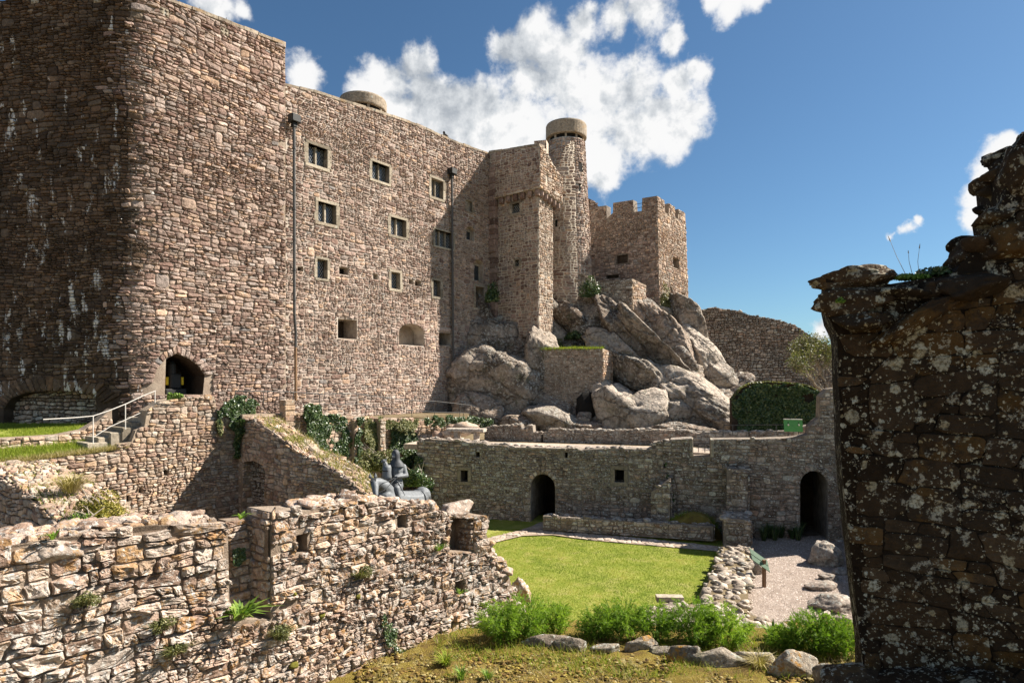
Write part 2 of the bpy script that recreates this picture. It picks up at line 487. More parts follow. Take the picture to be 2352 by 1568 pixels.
M['yellowleaf'] = leaf_mat('yellowing_leaves', [(0.0, (0.10, 0.11, 0.02)), (0.5, (0.25, 0.22, 0.04)), (1.0, (0.42, 0.33, 0.09))], 0.3)
M['grass'] = leaf_mat('grass_blades', [(0.0, (0.10, 0.16, 0.015)), (0.5, (0.22, 0.275, 0.03)), (0.85, (0.31, 0.325, 0.06)), (1.0, (0.42, 0.37, 0.13))], 0.3, 0.7, 0.15)
M['drygrass'] = leaf_mat('dry_grass', [(0.0, (0.20, 0.17, 0.06)), (0.6, (0.38, 0.31, 0.14)), (1.0, (0.55, 0.46, 0.27))], 0.25, 0.7, 0.15)
M['bark'] = plain('pale_bark', (0.30, 0.25, 0.19), 0.9, 0.4, 15)
M['moss'] = plain('moss', (0.12, 0.11, 0.015), 0.95, 0.5, 25)

# ------------------------------------------------------------------ surfaces that carry masonry
class Pl:
    """vertical plane: origin, direction (to the right in the picture); normal points to the camera side"""
    def __init__(s, x0, y0, dx, dy, batter=0.0, z0=0.0):
        l = math.hypot(dx, dy)
        s.x0, s.y0, s.dx, s.dy = x0, y0, dx / l, dy / l
        s.nx, s.ny = s.dy, -s.dx
        s.batter, s.z0 = batter, z0

    def u(s, x):
        a = (x - CX) / F
        return (a * s.y0 - s.x0) / (s.dx - a * s.dy)

    def uv(s, x, y):
        u = s.u(x)
        return (u, EYE + (HY - y) / F * (s.y0 + u * s.dy))

    def w(s, u, v, o=0.0):
        o = o - s.batter * (v - s.z0)
        return (s.x0 + u * s.dx + o * s.nx, s.y0 + u * s.dy + o * s.ny, v)

    def off(s, o):
        return Pl(s.x0 + o * s.nx, s.y0 + o * s.ny, s.dx, s.dy, s.batter, s.z0)


class Bent:
    """two vertical planes joined by a rounded corner; u runs along the plan, flare at the foot"""
    def __init__(s, A, C, B, tan, flare=0.0, zf=0.0):
        A, C, B = Vector(A[:2]), Vector(C[:2]), Vector(B[:2])
        d1, d2 = (C - A).normalized(), (B - C).normalized()
        p, q = C - d1 * tan, C + d2 * tan
        pts = [A]
        L = (p - A).length
        for i in range(1, int(L)):
            pts.append(A + d1 * i)
        s.uA = (p - A).length
        for i in range(13):
            t = i / 12
            pts.append(p * (1 - t) ** 2 + C * 2 * t * (1 - t) + q * t * t)
        L = (B - q).length
        for i in range(1, int(L)):
            pts.append(q + d2 * i)
        pts.append(B)
        s.p = pts
        s.l = [0.0]
        for a, b in zip(pts[:-1], pts[1:]):
            s.l.append(s.l[-1] + (b - a).length)
        s.ln = s.l[-1]
        s.uB = s.ln - (B - q).length
        s.nrm = []
        for i in range(len(pts)):
            d = (pts[min(i + 1, len(pts) - 1)] - pts[max(i - 1, 0)]).normalized()
            s.nrm.append(Vector((d.y, -d.x)))
        s.flare, s.zf = flare, zf

    def at(s, u):
        u = min(max(u, 0.0), s.ln - 1e-6)
        lo, hi = 0, len(s.l) - 1
        while hi - lo > 1:
            m = (lo + hi) // 2
            if s.l[m] <= u:
                lo = m
            else:
                hi = m
        t = (u - s.l[lo]) / max(s.l[hi] - s.l[lo], 1e-9)
        return s.p[lo].lerp(s.p[hi], t), s.nrm[lo].lerp(s.nrm[hi], t)

    def w(s, u, v, o=0.0):
        p, n = s.at(u)
        if s.flare and v < s.zf:
            o += s.flare * (s.zf - v)
        return (p.x + n.x * o, p.y + n.y * o, v)

    def u(s, x):
        a = (x - CX) / F
        lo, hi = 0.0, s.ln
        for _ in range(40):
            m = (lo + hi) / 2
            p, _n = s.at(m)
            if p.x / p.y < a:
                lo = m
            else:
                hi = m
        return (lo + hi) / 2

    def uv(s, x, y):
        u = s.u(x)
        return (u, EYE + (HY - y) / F * s.at(u)[0].y)

    def off(s, o):
        b = Bent.__new__(Bent)
        b.__dict__.update(s.__dict__)
        b.p = [p + n * o for p, n in zip(s.p, s.nrm)]
        return b


class Cyl:
    def __init__(s, cx, cy, R, batter=0.0, z0=0.0):
        s.cx, s.cy, s.R, s.batter, s.z0 = cx, cy, R, batter, z0

    def w(s, u, v, o=0.0):
        a = u / s.R - math.pi / 2
        r = s.R + o - s.batter * (v - s.z0)
        return (s.cx + r * math.cos(a), s.cy + r * math.sin(a), v)


def area(p):
    return 0.5 * sum(p[i][0] * p[(i + 1) % len(p)][1] - p[(i + 1) % len(p)][0] * p[i][1] for i in range(len(p)))


def inside(pt, poly):
    x, y = pt
    r = False
    j = len(poly) - 1
    for i in range(len(poly)):
        xi, yi = poly[i]
        xj, yj = poly[j]
        if (yi > y) != (yj > y) and x < (xj - xi) * (y - yi) / (yj - yi) + xi:
            r = not r
        j = i
    return r


def clip(poly, a, b, sgn=1):
    """keep the side to the left of a->b (sgn 1) or to the right (-1)"""
    nx, ny = -(b[1] - a[1]) * sgn, (b[0] - a[0]) * sgn
    d = [(p[0] - a[0]) * nx + (p[1] - a[1]) * ny for p in poly]
    out = []
    for i in range(len(poly)):
        j = (i + 1) % len(poly)
        if d[i] >= 0:
            out.append(poly[i])
        if (d[i] >= 0) != (d[j] >= 0):
            t = d[i] / (d[i] - d[j])
            out.append((poly[i][0] + t * (poly[j][0] - poly[i][0]), poly[i][1] + t * (poly[j][1] - poly[i][1])))
    return out


def lerp(a, b, t):
    return (a[0] + (b[0] - a[0]) * t, a[1] + (b[1] - a[1]) * t)


def layout(u0, u1, v0, v1, size, rng, flat=1.0, big=0.06):
    """rubble brought to courses: macro blocks in running bond, cut at random down to stones"""
    out = []
    ph = rng.uniform(0, 6.28)

    def rec(q, dep):
        bl, br, tr, tl = q
        ww = 0.5 * (math.hypot(br[0] - bl[0], br[1] - bl[1]) + math.hypot(tr[0] - tl[0], tr[1] - tl[1]))
        hh = 0.5 * (math.hypot(tl[0] - bl[0], tl[1] - bl[1]) + math.hypot(tr[0] - br[0], tr[1] - br[1]))
        mx, my = (bl[0] + tr[0]) / 2, (bl[1] + tr[1]) / 2
        drift = 1.0 + 0.38 * math.sin(mx * 0.43 / size * 0.28 + 1.3 * ph) * math.sin(my * 0.61 / size * 0.28 + ph) + 0.22 * math.sin(my * 1.7 + 2 * ph)
        lim = drift * size * size * (rng.uniform(0.4, 1.6) if rng.random() > big else rng.uniform(1.8, 3.8))
        asp = ww / max(hh, 1e-6)
        if (ww * hh < lim and 0.7 < asp < 3.6) or dep > 9:
            out.append(q)
            return
        if asp > rng.uniform(1.5, 2.6) * flat:
            t = rng.uniform(0.3, 0.7)
            j = rng.uniform(-0.09, 0.09)
            m0, m1 = lerp(bl, br, t + j), lerp(tl, tr, t - j)
            rec((bl, m0, m1, tl), dep + 1)
            rec((m0, br, tr, m1), dep + 1)
        else:
            t = rng.uniform(0.3, 0.7)
            j = rng.uniform(-0.12, 0.12)
            m0, m1 = lerp(bl, tl, t + j), lerp(br, tr, t - j)
            rec((bl, br, m1, m0), dep + 1)
            rec((m0, m1, tr, tl), dep + 1)

    v = v0
    while v < v1:
        h = size * rng.uniform(0.7, 2.3)
        u = u0 - rng.uniform(0, 2 * size)
        while u < u1:
            ww = size * rng.uniform(1.3, 4.5)
            rec(((u, v), (u + ww, v), (u + ww, v + h), (u, v + h)), 0)
            u += ww
        v += h
    return out


def warp(polys, amp, seed):
    P = np.array([(p[0], p[1], 0.0) for q in polys for p in q])
    a = fbm(P * 0.55 + seed, 2) * amp + vnoise(P * 2.3 + seed) * amp * 0.25
    b = fbm(P * 0.4 + seed + 50, 2) * amp * 1.3 + vnoise(P * 1.9 + seed + 9) * amp * 0.3
    k = 0
    res = []
    for q in polys:
        res.append([(p[0] + a[k + i], p[1] + b[k + i]) for i, p in enumerate(q)])
        k += len(q)
    return res


def stone_geo(poly, wf, d, rng, mort, lod):
    """one stone from its outline in the wall: sides, rounded shoulder, rough face"""
    n = len(poly)
    cx = sum(p[0] for p in poly) / n
    cy = sum(p[1] for p in poly) / n
    hw = max(max(abs(p[0] - cx) for p in poly), 0.01)
    hh = max(max(abs(p[1] - cy) for p in poly), 0.01)
    fx, fy = max(0.35, 1 - mort / hw), max(0.35, 1 - mort / hh)
    P = [((p[0] - cx) * fx, (p[1] - cy) * fy) for p in poly]
    ol = []
    for i in range(n):
        a, b, c = P[i - 1], P[i], P[(i + 1) % n]
        k1, k2 = (rng.uniform(0.08, 0.30), rng.uniform(0.08, 0.30)) if lod == 0 else (rng.uniform(0.03, 0.26), rng.uniform(0.03, 0.26))
        ol.append(lerp(b, a, k1))
        ol.append(lerp(b, c, k2))
    if lod > 0:
        o2 = []
        for i in range(len(ol)):
            a, b = ol[i], ol[(i + 1) % len(ol)]
            jx, jy = rng.uniform(-1, 1) * hw * 0.07, rng.uniform(-1, 1) * hh * 0.07
            o2.append(a)
            o2.append((0.5 * (a[0] + b[0]) + jx, 0.5 * (a[1] + b[1]) + jy))
        ol = o2
    m = len(ol)
    tx, ty = rng.uniform(-0.35, 0.35) * d / hw, rng.uniform(-0.35, 0.35) * d / hh
    if lod == 0:
        rings = ((1.0, -0.06), (0.95, 0.62), (0.66, 1.0))
    else:
        rings = ((1.0, -0.9), (0.99, 0.5), (0.95, 0.85), (0.80, 0.98), (0.55, 1.0), (0.28, 1.0))
    V = []
    Pts = []
    for (s, o) in rings:
        for (x, y) in ol:
            jo = rng.uniform(-0.22, 0.22) if o > 0 else 0
            Pts.append((cx + x * s, cy + y * s, d * (o + jo) + (x * tx + y * ty) * s * (1 if o > 0.3 else 0)))
    Pts.append((cx, cy, d * 1.05))
    if lod > 0:
        A = np.array(Pts)
        nz = fbm(np.c_[A[:, 0] * 7, A[:, 1] * 7, np.full(len(A), rng.random() * 90)], 3) * d * 1.3
        nz[:m] = 0
        A[:, 2] += nz
        Pts = A.tolist()
    for (uu, vv, o) in Pts:
        V.append(wf(uu, vv, o))
    Fc = []
    for r in range(len(rings) - 1):
        for i in range(m):
            j = (i + 1) % m
            Fc.append((r * m + i, r * m + j, (r + 1) * m + j, (r + 1) * m + i))
    b = (len(rings) - 1) * m
    for i in range(m):
        Fc.append((b + i, b + (i + 1) % m, len(rings) * m))
    return V, Fc


def core_mesh(name, wf, outline, holes, thick, mat, parent, mat2=None):
    """mortar bed with real openings and thickness. outline CCW; holes: list of (poly CCW, depth, backmat)"""
    loops = [[Vector((p[0], p[1], 0)) for p in outline]] + [[Vector((p[0], p[1], 0)) for p in h[0][::-1]] for h in holes]
    flat = [p for lp in loops for p in lp]
    tris = tessellate_polygon(loops)
    V = [wf(p.x, p.y, 0.0) for p in flat]
    Fc = []
    for a, b, c in tris:
        pa, pb, pc = flat[a], flat[b], flat[c]
        if (pb.x - pa.x) * (pc.y - pa.y) - (pc.x - pa.x) * (pb.y - pa.y) < 0:
            a, c = c, a
        Fc.append((a, b, c))
    n = len(outline)
    if thick:
        b0 = len(V)
        V += [wf(p[0], p[1], -thick) for p in outline]
        for i in range(n):
            j = (i + 1) % n
            Fc.append((i, b0 + i, b0 + j, j))
        deep = [h[0][::-1] for h in holes if h[1] > thick]
        for q in deep:
            V += [wf(p[0], p[1], -thick) for p in q]
        for a, b, c in tessellate_polygon([loops[0]] + [[Vector((p[0], p[1], 0)) for p in q] for q in deep]):
            Fc.append((b0 + a, b0 + b, b0 + c))
    mesh(name, V, Fc, mat, parent)
    for poly, dep, bm in holes:
        m = len(poly)
        V = [wf(p[0], p[1], 0.0) for p in poly] + [wf(p[0], p[1], -dep) for p in poly]
        mesh('reveal', V, [(i, (i + 1) % m, m + (i + 1) % m, m + i)[::-1] for i in range(m)], mat2 or mat, parent)
        if bm is not None:
            e = 0.004
            mesh('recess', [wf(p[0], p[1], -dep + e) for p in poly], [tuple(range(m))], bm, parent)


def masonry(parent, pl, outline, mats, size=0.28, depth=0.05, mort=0.014, holes=(), voids=(), extra=(), thick=0.8, nind=300, seed=1, lod=0,
            ragged=0.0, flat=1.0, big=0.06, wamp=0.10, core='mortar_bed', tsel=None, lower=0.0, cores=None, alt=None, altfn=None):
    """stones as geometry on a mortar bed. holes: (poly, depth, backmat); voids: extra areas without stones; extra: outlines of dressed stones"""
    rng = random.Random(seed)
    wf = pl.w
    us = [p[0] for p in outline]
    vs = [p[1] for p in outline]
    if area(outline) < 0:
        outline = outline[::-1]
    polys = warp(layout(min(us) - 0.3, max(us) + 0.3, min(vs) - 0.3, max(vs) + 0.4, size, rng, flat, big), wamp, seed * 3.1)
    gaps = [h[0] for h in holes] + list(voids)
    gaps = [g if area(g) > 0 else g[::-1] for g in gaps]
    gb = [(min(p[0] for p in g), max(p[0] for p in g), min(p[1] for p in g), max(p[1] for p in g)) for g in gaps]
    keep = []
    no = len(outline)
    for q in polys:
        c = (sum(p[0] for p in q) / 4, sum(p[1] for p in q) / 4)
        if not inside(c, outline):
            continue
        qa = abs(area(q))
        qr = max(math.hypot(p[0] - c[0], p[1] - c[1]) for p in q)
        for i in range(no):
            a, b = outline[i], outline[(i + 1) % no]
            L2 = (b[0] - a[0]) ** 2 + (b[1] - a[1]) ** 2
            if L2 < 1e-9:
                continue
            t = ((c[0] - a[0]) * (b[0] - a[0]) + (c[1] - a[1]) * (b[1] - a[1])) / L2
            L1 = math.sqrt(L2)
            far = abs((b[0] - a[0]) * (c[1] - a[1]) - (b[1] - a[1]) * (c[0] - a[0])) / L1
            if far < qr and -qr / L1 < t < 1 + qr / L1:
                if ragged and abs(b[0] - a[0]) > 0.4 * abs(b[1] - a[1]) and rng.random() < ragged:
                    continue
                q = clip(q, a, b)
                if len(q) < 3:
                    break
        if len(q) < 3 or abs(area(q)) < 0.25 * qa:
            continue
        bad = False
        for g, (x0, x1, y0, y1) in zip(gaps, gb):
            qx = [p[0] for p in q]
            qy = [p[1] for p in q]
            if max(qx) < x0 or min(qx) > x1 or max(qy) < y0 or min(qy) > y1:
                continue
            besta, bq = 0, None
            for i in range(len(g)):
                r = clip(q, g[i], g[(i + 1) % len(g)], -1)
                if len(r) >= 3 and abs(area(r)) > besta:
                    besta, bq = abs(area(r)), r
            if bq is None or besta < 0.22 * qa:
                bad = True
                break
            q = bq
        if not bad:
            keep.append(q)
    items = []
    for q in keep:
        items.append((q, 0))
    for q in extra:
        items.append((q if area(q) > 0 else q[::-1], 1))
    scored = []
    for q, ex in items:
        c = (sum(p[0] for p in q) / len(q), sum(p[1] for p in q) / len(q))
        X, Y, Z = wf(*c)
        px, py = CX + X / Y * F, HY - (Z - EYE) / Y * F
        vis = 1.0 if (-20 < px < 2372 and -20 < py < 1588) else 0.01
        scored.append((abs(area(q)) / (Y * Y) * vis, q, ex))
    scored.sort(key=lambda s: -s[0])
    stuffs = [MB(), MB()]
    smat = [mats[0], alt[0] if alt else None]
    for k, (sc, q, ex) in enumerate(scored):
        wi = 1 if alt and altfn((sum(p[0] for p in q) / len(q), sum(p[1] for p in q) / len(q)), rng) else 0
        stuff = stuffs[wi]
        d = depth * rng.uniform(0.45, 1.45) * (1.15 if ex else 1)
        V, Fc = stone_geo(q, wf, d, rng, mort * rng.uniform(0.6, 1.5), lod)
        tt = (rng.random() if tsel is None else rng.choice(tsel), rng.random(), rng.random(), 1)
        if k < nind:
            mesh('stone', V, Fc, smat[wi], parent, tint=tt)
        else:
            stuff.add(V, Fc, tt)
    for stuff, mt in zip(stuffs, smat):
        if stuff.v:
            o = stuff.build('rubble_stones', mt, parent)
            o['kind'] = 'stuff'
    sh = 0.025
    um0, um1 = min(us) + sh, max(us) - sh
    outline = [(min(max(p[0], um0), um1), p[1]) for p in outline]
    if lower:
        outline = [(p[0], p[1] - lower if p[1] > sum(vs) / len(vs) else p[1]) for p in outline]
    if cores is not None:
        for ol, hs, th, mt, m2 in cores:
            core_mesh(core, wf, ol, hs, th, mt, parent, m2)
        return len(scored)
    core_mesh(core, wf, outline, [(h[0] if area(h[0]) > 0 else h[0][::-1], h[1], h[2]) for h in holes], thick, mats[1], parent)
    return len(scored)


class Top:
    """head of a wall: u along the wall, v into its thickness"""
    def __init__(s, pl, pts):
        s.pl, s.pts = pl, sorted(pts)

    def z(s, u):
        P = s.pts
        if u <= P[0][0]:
            return P[0][1]
        for a, b in zip(P[:-1], P[1:]):
            if u <= b[0]:
                return a[1] + (b[1] - a[1]) * (u - a[0]) / max(b[0] - a[0], 1e-6)
        return P[-1][1]

    def w(s, u, v, o=0.0):
        return s.pl.w(u, s.z(u) + o, -v)


def wall_head(parent, pl, pts, thick, mats, size=0.3, depth=0.05, seed=0, lod=0, nind=60, mort=0.012, dz=-0.02):
    pts = [(p[0], p[1] + dz) for p in pts]
    us = [p[0] for p in pts]
    u0, u1 = min(us), max(us)
    n = 12
    ol = [(u0 + (u1 - u0) * i / n, 0.0) for i in range(n + 1)] + [(u1 - (u1 - u0) * i / n, thick) for i in range(n + 1)]
    masonry(parent, Top(pl, pts), ol, mats, size=size, depth=depth, mort=mort, thick=0, nind=nind, seed=seed, lod=lod, flat=0.6, wamp=0.05, core='head_bed')


def pxpoly(pl, pts):
    return [pl.uv(x, y) for x, y in pts]


def rect(pl, x0, x1, yt, yb):
    """opening from its left edge, right edge and the top and bottom seen on the left edge"""
    a, b = pl.uv(x0, yt), pl.uv(x0, yb)
    u1 = pl.u(x1)
    return [(a[0], b[1]), (u1, b[1]), (u1, a[1]), (a[0], a[1])]


def archpoly(u0, u1, v0, vs, rise, n=10):
    """opening with an arched head"""
    pts = [(u0, v0), (u1, v0)]
    for i in range(n + 1):
        t = math.pi * i / n
        pts.append(((u0 + u1) / 2 + (u1 - u0) / 2 * math.cos(t), vs + rise * math.sin(t)))
    return pts


def arch_ring(u0, u1, vs, rise, wd, n, rng, a0=0.0, a1=math.pi):
    """voussoirs round an arched head"""
    out = []
    c = (u0 + u1) / 2
    r = (u1 - u0) / 2
    for i in range(n):
        t0, t1 = a0 + (a1 - a0) * i / n, a0 + (a1 - a0) * (i + 1) / n
        ww = wd * rng.uniform(0.85, 1.25)
        out.append([(c + r * math.cos(t0), vs + rise * math.sin(t0)), (c + (r + ww) * math.cos(t0), vs + (rise + ww) * math.sin(t0)),
                    (c + (r + ww) * math.cos(t1), vs + (rise + ww) * math.sin(t1)), (c + r * math.cos(t1), vs + rise * math.sin(t1))])
    return out


def pbox(pl, u0, u1, v0, v1, o0, o1, ch=0.012):
    """block on a wall plane with a chamfered front"""
    V = [pl.w(u0, v0, o0), pl.w(u1, v0, o0), pl.w(u1, v1, o0), pl.w(u0, v1, o0),
         pl.w(u0, v0, o1 - ch), pl.w(u1, v0, o1 - ch), pl.w(u1, v1, o1 - ch), pl.w(u0, v1, o1 - ch),
         pl.w(u0 + ch, v0 + ch, o1), pl.w(u1 - ch, v0 + ch, o1), pl.w(u1 - ch, v1 - ch, o1), pl.w(u0 + ch, v1 - ch, o1)]
    Fc = [(0, 3, 2, 1), (8, 9, 10, 11)]
    for i in range(4):
        j = (i + 1) % 4
        Fc += [(i, j, 4 + j, 4 + i), (4 + i, 4 + j, 8 + j, 8 + i)]
    return V, Fc


def window(parent, pl, op, fr=0.16, lights=2, dep=0.28, rng=random.Random(5), shut=False, label=None):
    """leaded window in a dressed stone surround"""
    u0, v0, u1, v1 = op[0][0], op[0][1], op[2][0], op[2][1]
    t = lambda: (rng.random(), rng.random(), rng.random(), 1)
    g = mesh('window', [pl.w(u0, v0, -dep), pl.w(u1, v0, -dep), pl.w(u1, v1, -dep), pl.w(u0, v1, -dep)], [(0, 1, 2, 3)], M['dressed'] if shut else M['glass'], parent, tint=t(), label=label)
    o1 = 0.05
    jl = rng.uniform(0, 0.08)
    for nm, a, b, c, d in (('lintel', u0 - fr, u1 + fr, v1, v1 + fr), ('sill', u0 - fr * 1.1, u1 + fr * 0.9, v0 - fr, v0)):
        mesh(nm, *pbox(pl, a, b, c, d, -dep - 0.05, o1 + 0.004), M['dressed'], g, tint=t())
    n = 2 if v1 - v0 < 1.3 else 3
    for sx in (0, 1):
        for k in range(n):
            a, b = v0 + (v1 - v0) * k / n + 0.003, v0 + (v1 - v0) * (k + 1) / n - 0.003
            ex = rng.uniform(0.0, 0.12)
            if sx == 0:
                mesh('jamb', *pbox(pl, u0 - fr - ex, u0, a, b, -dep - 0.05, o1), M['dressed'], g, tint=t())
            else:
                mesh('jamb', *pbox(pl, u1, u1 + fr + ex, a, b, -dep - 0.05, o1), M['dressed'], g, tint=t())
    if shut:
        return g
    for k in range(1, lights):
        um = u0 + (u1 - u0) * k / lights
        mesh('mullion', *pbox(pl, um - 0.05, um + 0.05, v0 + 0.002, v1 - 0.002, -dep - 0.02, -dep + 0.14), M['dressed'], g, tint=t())
    mb = MB()
    for k in range(lights):
        a = u0 + (u1 - u0) * k / lights + 0.06
        b = u0 + (u1 - u0) * (k + 1) / lights - 0.06
        st = 0.15
        ncol = max(2, int((b - a) / st) + 1)
        for sgn in (1, -1):
            x = a - (v1 - v0)
            while x < b + (v1 - v0):
                pts = []
                xa, ya, xb, yb = x, v0, x + sgn * (v1 - v0) * 0.7, v1
                # clip to the light
                def cl(xa, ya, xb, yb):
                    dx = xb - xa
                    t0, t1 = 0.0, 1.0
                    for lo, hi in ((a, b),):
                        if abs(dx) < 1e-9:
                            return None
                        ta, tb = (lo - xa) / dx, (hi - xa) / dx
                        if ta > tb:
                            ta, tb = tb, ta
                        t0, t1 = max(t0, ta), min(t1, tb)
                    return (t0, t1) if t1 - t0 > 0.02 else None
                r = cl(xa, ya, xb, yb)
                if r:
                    p0 = (xa + (xb - xa) * r[0], ya + (yb - ya) * r[0])
                    p1 = (xa + (xb - xa) * r[1], ya + (yb - ya) * r[1])
                    mb.tube([pl.w(*p0, -dep + 0.02), pl.w(*p1, -dep + 0.02)], 0.011, 3, False)
                x += st
    if mb.v:
        mb.build('lead_lattice', M['lattice'], g)
    return g


def expand(poly, e):
    cx = sum(p[0] for p in poly) / len(poly)
    cy = sum(p[1] for p in poly) / len(poly)
    return [(p[0] + math.copysign(e, p[0] - cx), p[1] + math.copysign(e, p[1] - cy)) for p in poly]


# ------------------------------------------------------------------ rocks
_ICO = {}


def ico(sub):
    if sub not in _ICO:
        bm = bmesh.new()
        bmesh.ops.create_icosphere(bm, subdivisions=sub, radius=1.0)
        _ICO[sub] = (np.array([v.co[:] for v in bm.verts]), np.array([[v.index for v in f.verts] for f in bm.faces]))
        bm.free()
    return _ICO[sub]


def rock_geo(c, rad, rot=(0, 0, 0), seed=0, sub=3, facets=12, rough=0.10, nscale=1.6, crack=0.0, cut=(0.60, 0.88), frame=None):
    """angular block: an intersection of jointed planes, roughened"""
    D, Fc = ico(sub)
    rs = np.random.RandomState(seed)
    Q, _ = np.linalg.qr(rs.randn(3, 3) * 0.5 + np.eye(3))
    if frame is not None:
        Q = np.array((Euler(rot).to_matrix().inverted() @ Euler(frame).to_matrix()).transposed()) + rs.randn(3, 3) * 0.10
        Q /= np.linalg.norm(Q, axis=1)[:, None]
    ax_ = np.concatenate([Q, -Q])
    nj = max(6, int(facets * 0.6))
    N = np.concatenate([ax_[np.arange(nj) % 6] + rs.randn(nj, 3) * 0.28, rs.randn(max(2, facets - nj), 3)])
    N /= np.linalg.norm(N, axis=1)[:, None]
    dd = np.concatenate([rs.uniform(cut[0], cut[1], nj), rs.uniform(0.72, 0.98, len(N) - nj)])
    dots = D @ N.T
    rr = np.where(dots > 0.06, dd[None] / np.maximum(dots, 0.06), 9.0)
    k = 42.0
    r = -np.log(np.exp(-k * np.minimum(rr, 1.15)).sum(1) + np.exp(-k * 1.12)) / k
    P = D * r[:, None]
    nz = fbm(P * nscale + seed * 3.7, 5, 0.55)
    rg = 1 - np.abs(fbm(P * nscale * 1.1 + seed * 1.9 + 31, 3)) * 2.2
    P = P * (1 + rough * nz - rough * 0.7 * np.clip(rg - 0.72, 0, 1) * 3)[:, None]
    if crack:
        dr = rs.randn(2, 3)
        for j in range(2):
            q = P @ (dr[j] / np.linalg.norm(dr[j])) * (1.7 + j) + 0.5 * vnoise(P * 1.7 + seed + j)
            P = P * (1 - crack * np.exp(-((q - np.round(q)) / 0.06) ** 2))[:, None]
    P = P * np.array(rad) * 1.12
    Mx = np.array(Euler(rot).to_matrix())
    return P @ Mx.T + np.array(c), Fc


def rock(name, c, rad, rot=(0, 0, 0), seed=0, sub=3, mat='rock', parent=None, smooth=True, **kw):
    geo = {k: kw.pop(k) for k in ('facets', 'rough', 'nscale', 'crack', 'cut', 'frame') if k in kw}
    V, Fc = rock_geo(c, rad, rot, seed, sub, **geo)
    rs = random.Random(seed)
    return mesh(name, V, Fc, M[mat], parent, tint=(rs.random(), rs.random(), rs.random(), 1), smooth=smooth, **kw)


# ------------------------------------------------------------------ foliage
def leaves(P, Nrm, size, seed=0, asp=0.8, jit=0.8, droop=0.0):
    """one kite-shaped leaf at each point; returns V, F, tint"""
    rs = np.random.RandomState(seed)
    n = len(P)
    Nn = Nrm + rs.randn(n, 3) * jit
    Nn /= np.linalg.norm(Nn, axis=1)[:, None] + 1e-9
    A = np.cross(Nn, rs.randn(n, 3))
    A[:, 2] -= droop
    A -= (A * Nn).sum(1)[:, None] * Nn
    A /= np.linalg.norm(A, axis=1)[:, None] + 1e-9
    B = np.cross(Nn, A)
    s = (size * rs.uniform(0.6, 1.3, n))[:, None]
    V = np.stack([P - A * s, P - A * s * 0.1 + B * s * asp - Nn * s * 0.15, P + A * s, P - A * s * 0.1 - B * s * asp - Nn * s * 0.15], 1).reshape(-1, 3)
    Fc = np.arange(n * 4).reshape(-1, 4)
    tt = np.c_[np.repeat(np.clip(rs.beta(2, 2, n), 0, 1), 4), np.repeat(rs.rand(n), 4), np.repeat(rs.rand(n), 4), np.ones(n * 4)]
    return V, Fc, tt


def blades(P, h, wd, seed=0, lean=0.35, up=None):
    """grass blades: thin triangles"""
    rs = np.random.RandomState(seed)
    n = len(P)
    hh = (h * rs.uniform(0.5, 1.35, n))[:, None] if np.isscalar(h) else (h * rs.uniform(0.6, 1.3, n))[:, None]
    a = rs.uniform(0, 2 * np.pi, n)
    side = np.c_[np.cos(a), np.sin(a), np.zeros(n)] * wd * 0.5
    ln = rs.randn(n, 3) * lean
    ln[:, 2] = 1.0
    ln /= np.linalg.norm(ln, axis=1)[:, None]
    V = np.stack([P - side, P + side, P + ln * hh], 1).reshape(-1, 3)
    Fc = np.arange(n * 3).reshape(-1, 3)
    tt = np.c_[np.repeat(rs.beta(2, 2, n), 3), np.repeat(rs.rand(n), 3), np.repeat(rs.rand(n), 3), np.ones(n * 3)]
    return V, Fc, tt


def scatter_poly(poly, n, rs):
    xs = [p[0] for p in poly]
    ys = [p[1] for p in poly]
    out = []
    while len(out) < n:
        p = (rs.uniform(min(xs), max(xs)), rs.uniform(min(ys), max(ys)))
        if inside(p, poly):
            out.append(p)
    return out


def ivy_on(pl, poly, n, size, seed, parent=None, name='ivy', mat='ivy', label=None, thick=0.22, edge=0.35, dens=None, droop=0.5):
    """leaves hanging on a wall face"""
    rs = random.Random(seed)
    pts = np.array(scatter_poly(poly, int(n * 1.6), rs))
    q = fbm(np.c_[pts * 1.3, np.full(len(pts), seed * 1.7)], 3)
    A = np.array(poly)
    B = np.roll(A, -1, 0)
    ed = np.full(len(pts), 9.0)
    for a_, b_ in zip(A, B):
        ab = b_ - a_
        tt_ = np.clip(((pts - a_) @ ab) / max(ab @ ab, 1e-9), 0, 1)
        ed = np.minimum(ed, np.linalg.norm(pts - a_ - tt_[:, None] * ab, axis=1))
    hf = fbm(np.c_[pts * 3.1, np.full(len(pts), seed * 0.7)], 3)
    q2 = pts[(q > -0.30) & (ed > edge * (0.25 + hf * 1.3))][:n]
    b = fbm(np.c_[q2 * 0.9, np.full(len(q2), seed + 3.0)], 3)
    r = np.random.RandomState(seed).rand(len(q2))
    P = np.array([pl.w(u, v, 0.05 + thick * max(0.1, 0.6 + bb) * math.sqrt(rr)) for (u, v), bb, rr in zip(q2, b, r)])
    N = np.tile(np.array([pl.nx, pl.ny, 0.35]), (len(P), 1))
    V, Fc, tt = leaves(P, N, size, seed, 0.75, 0.6, droop)
    return mesh(name, V, Fc, M[mat], parent, tint=tt, label=label, cat='ivy' if parent is None else None)


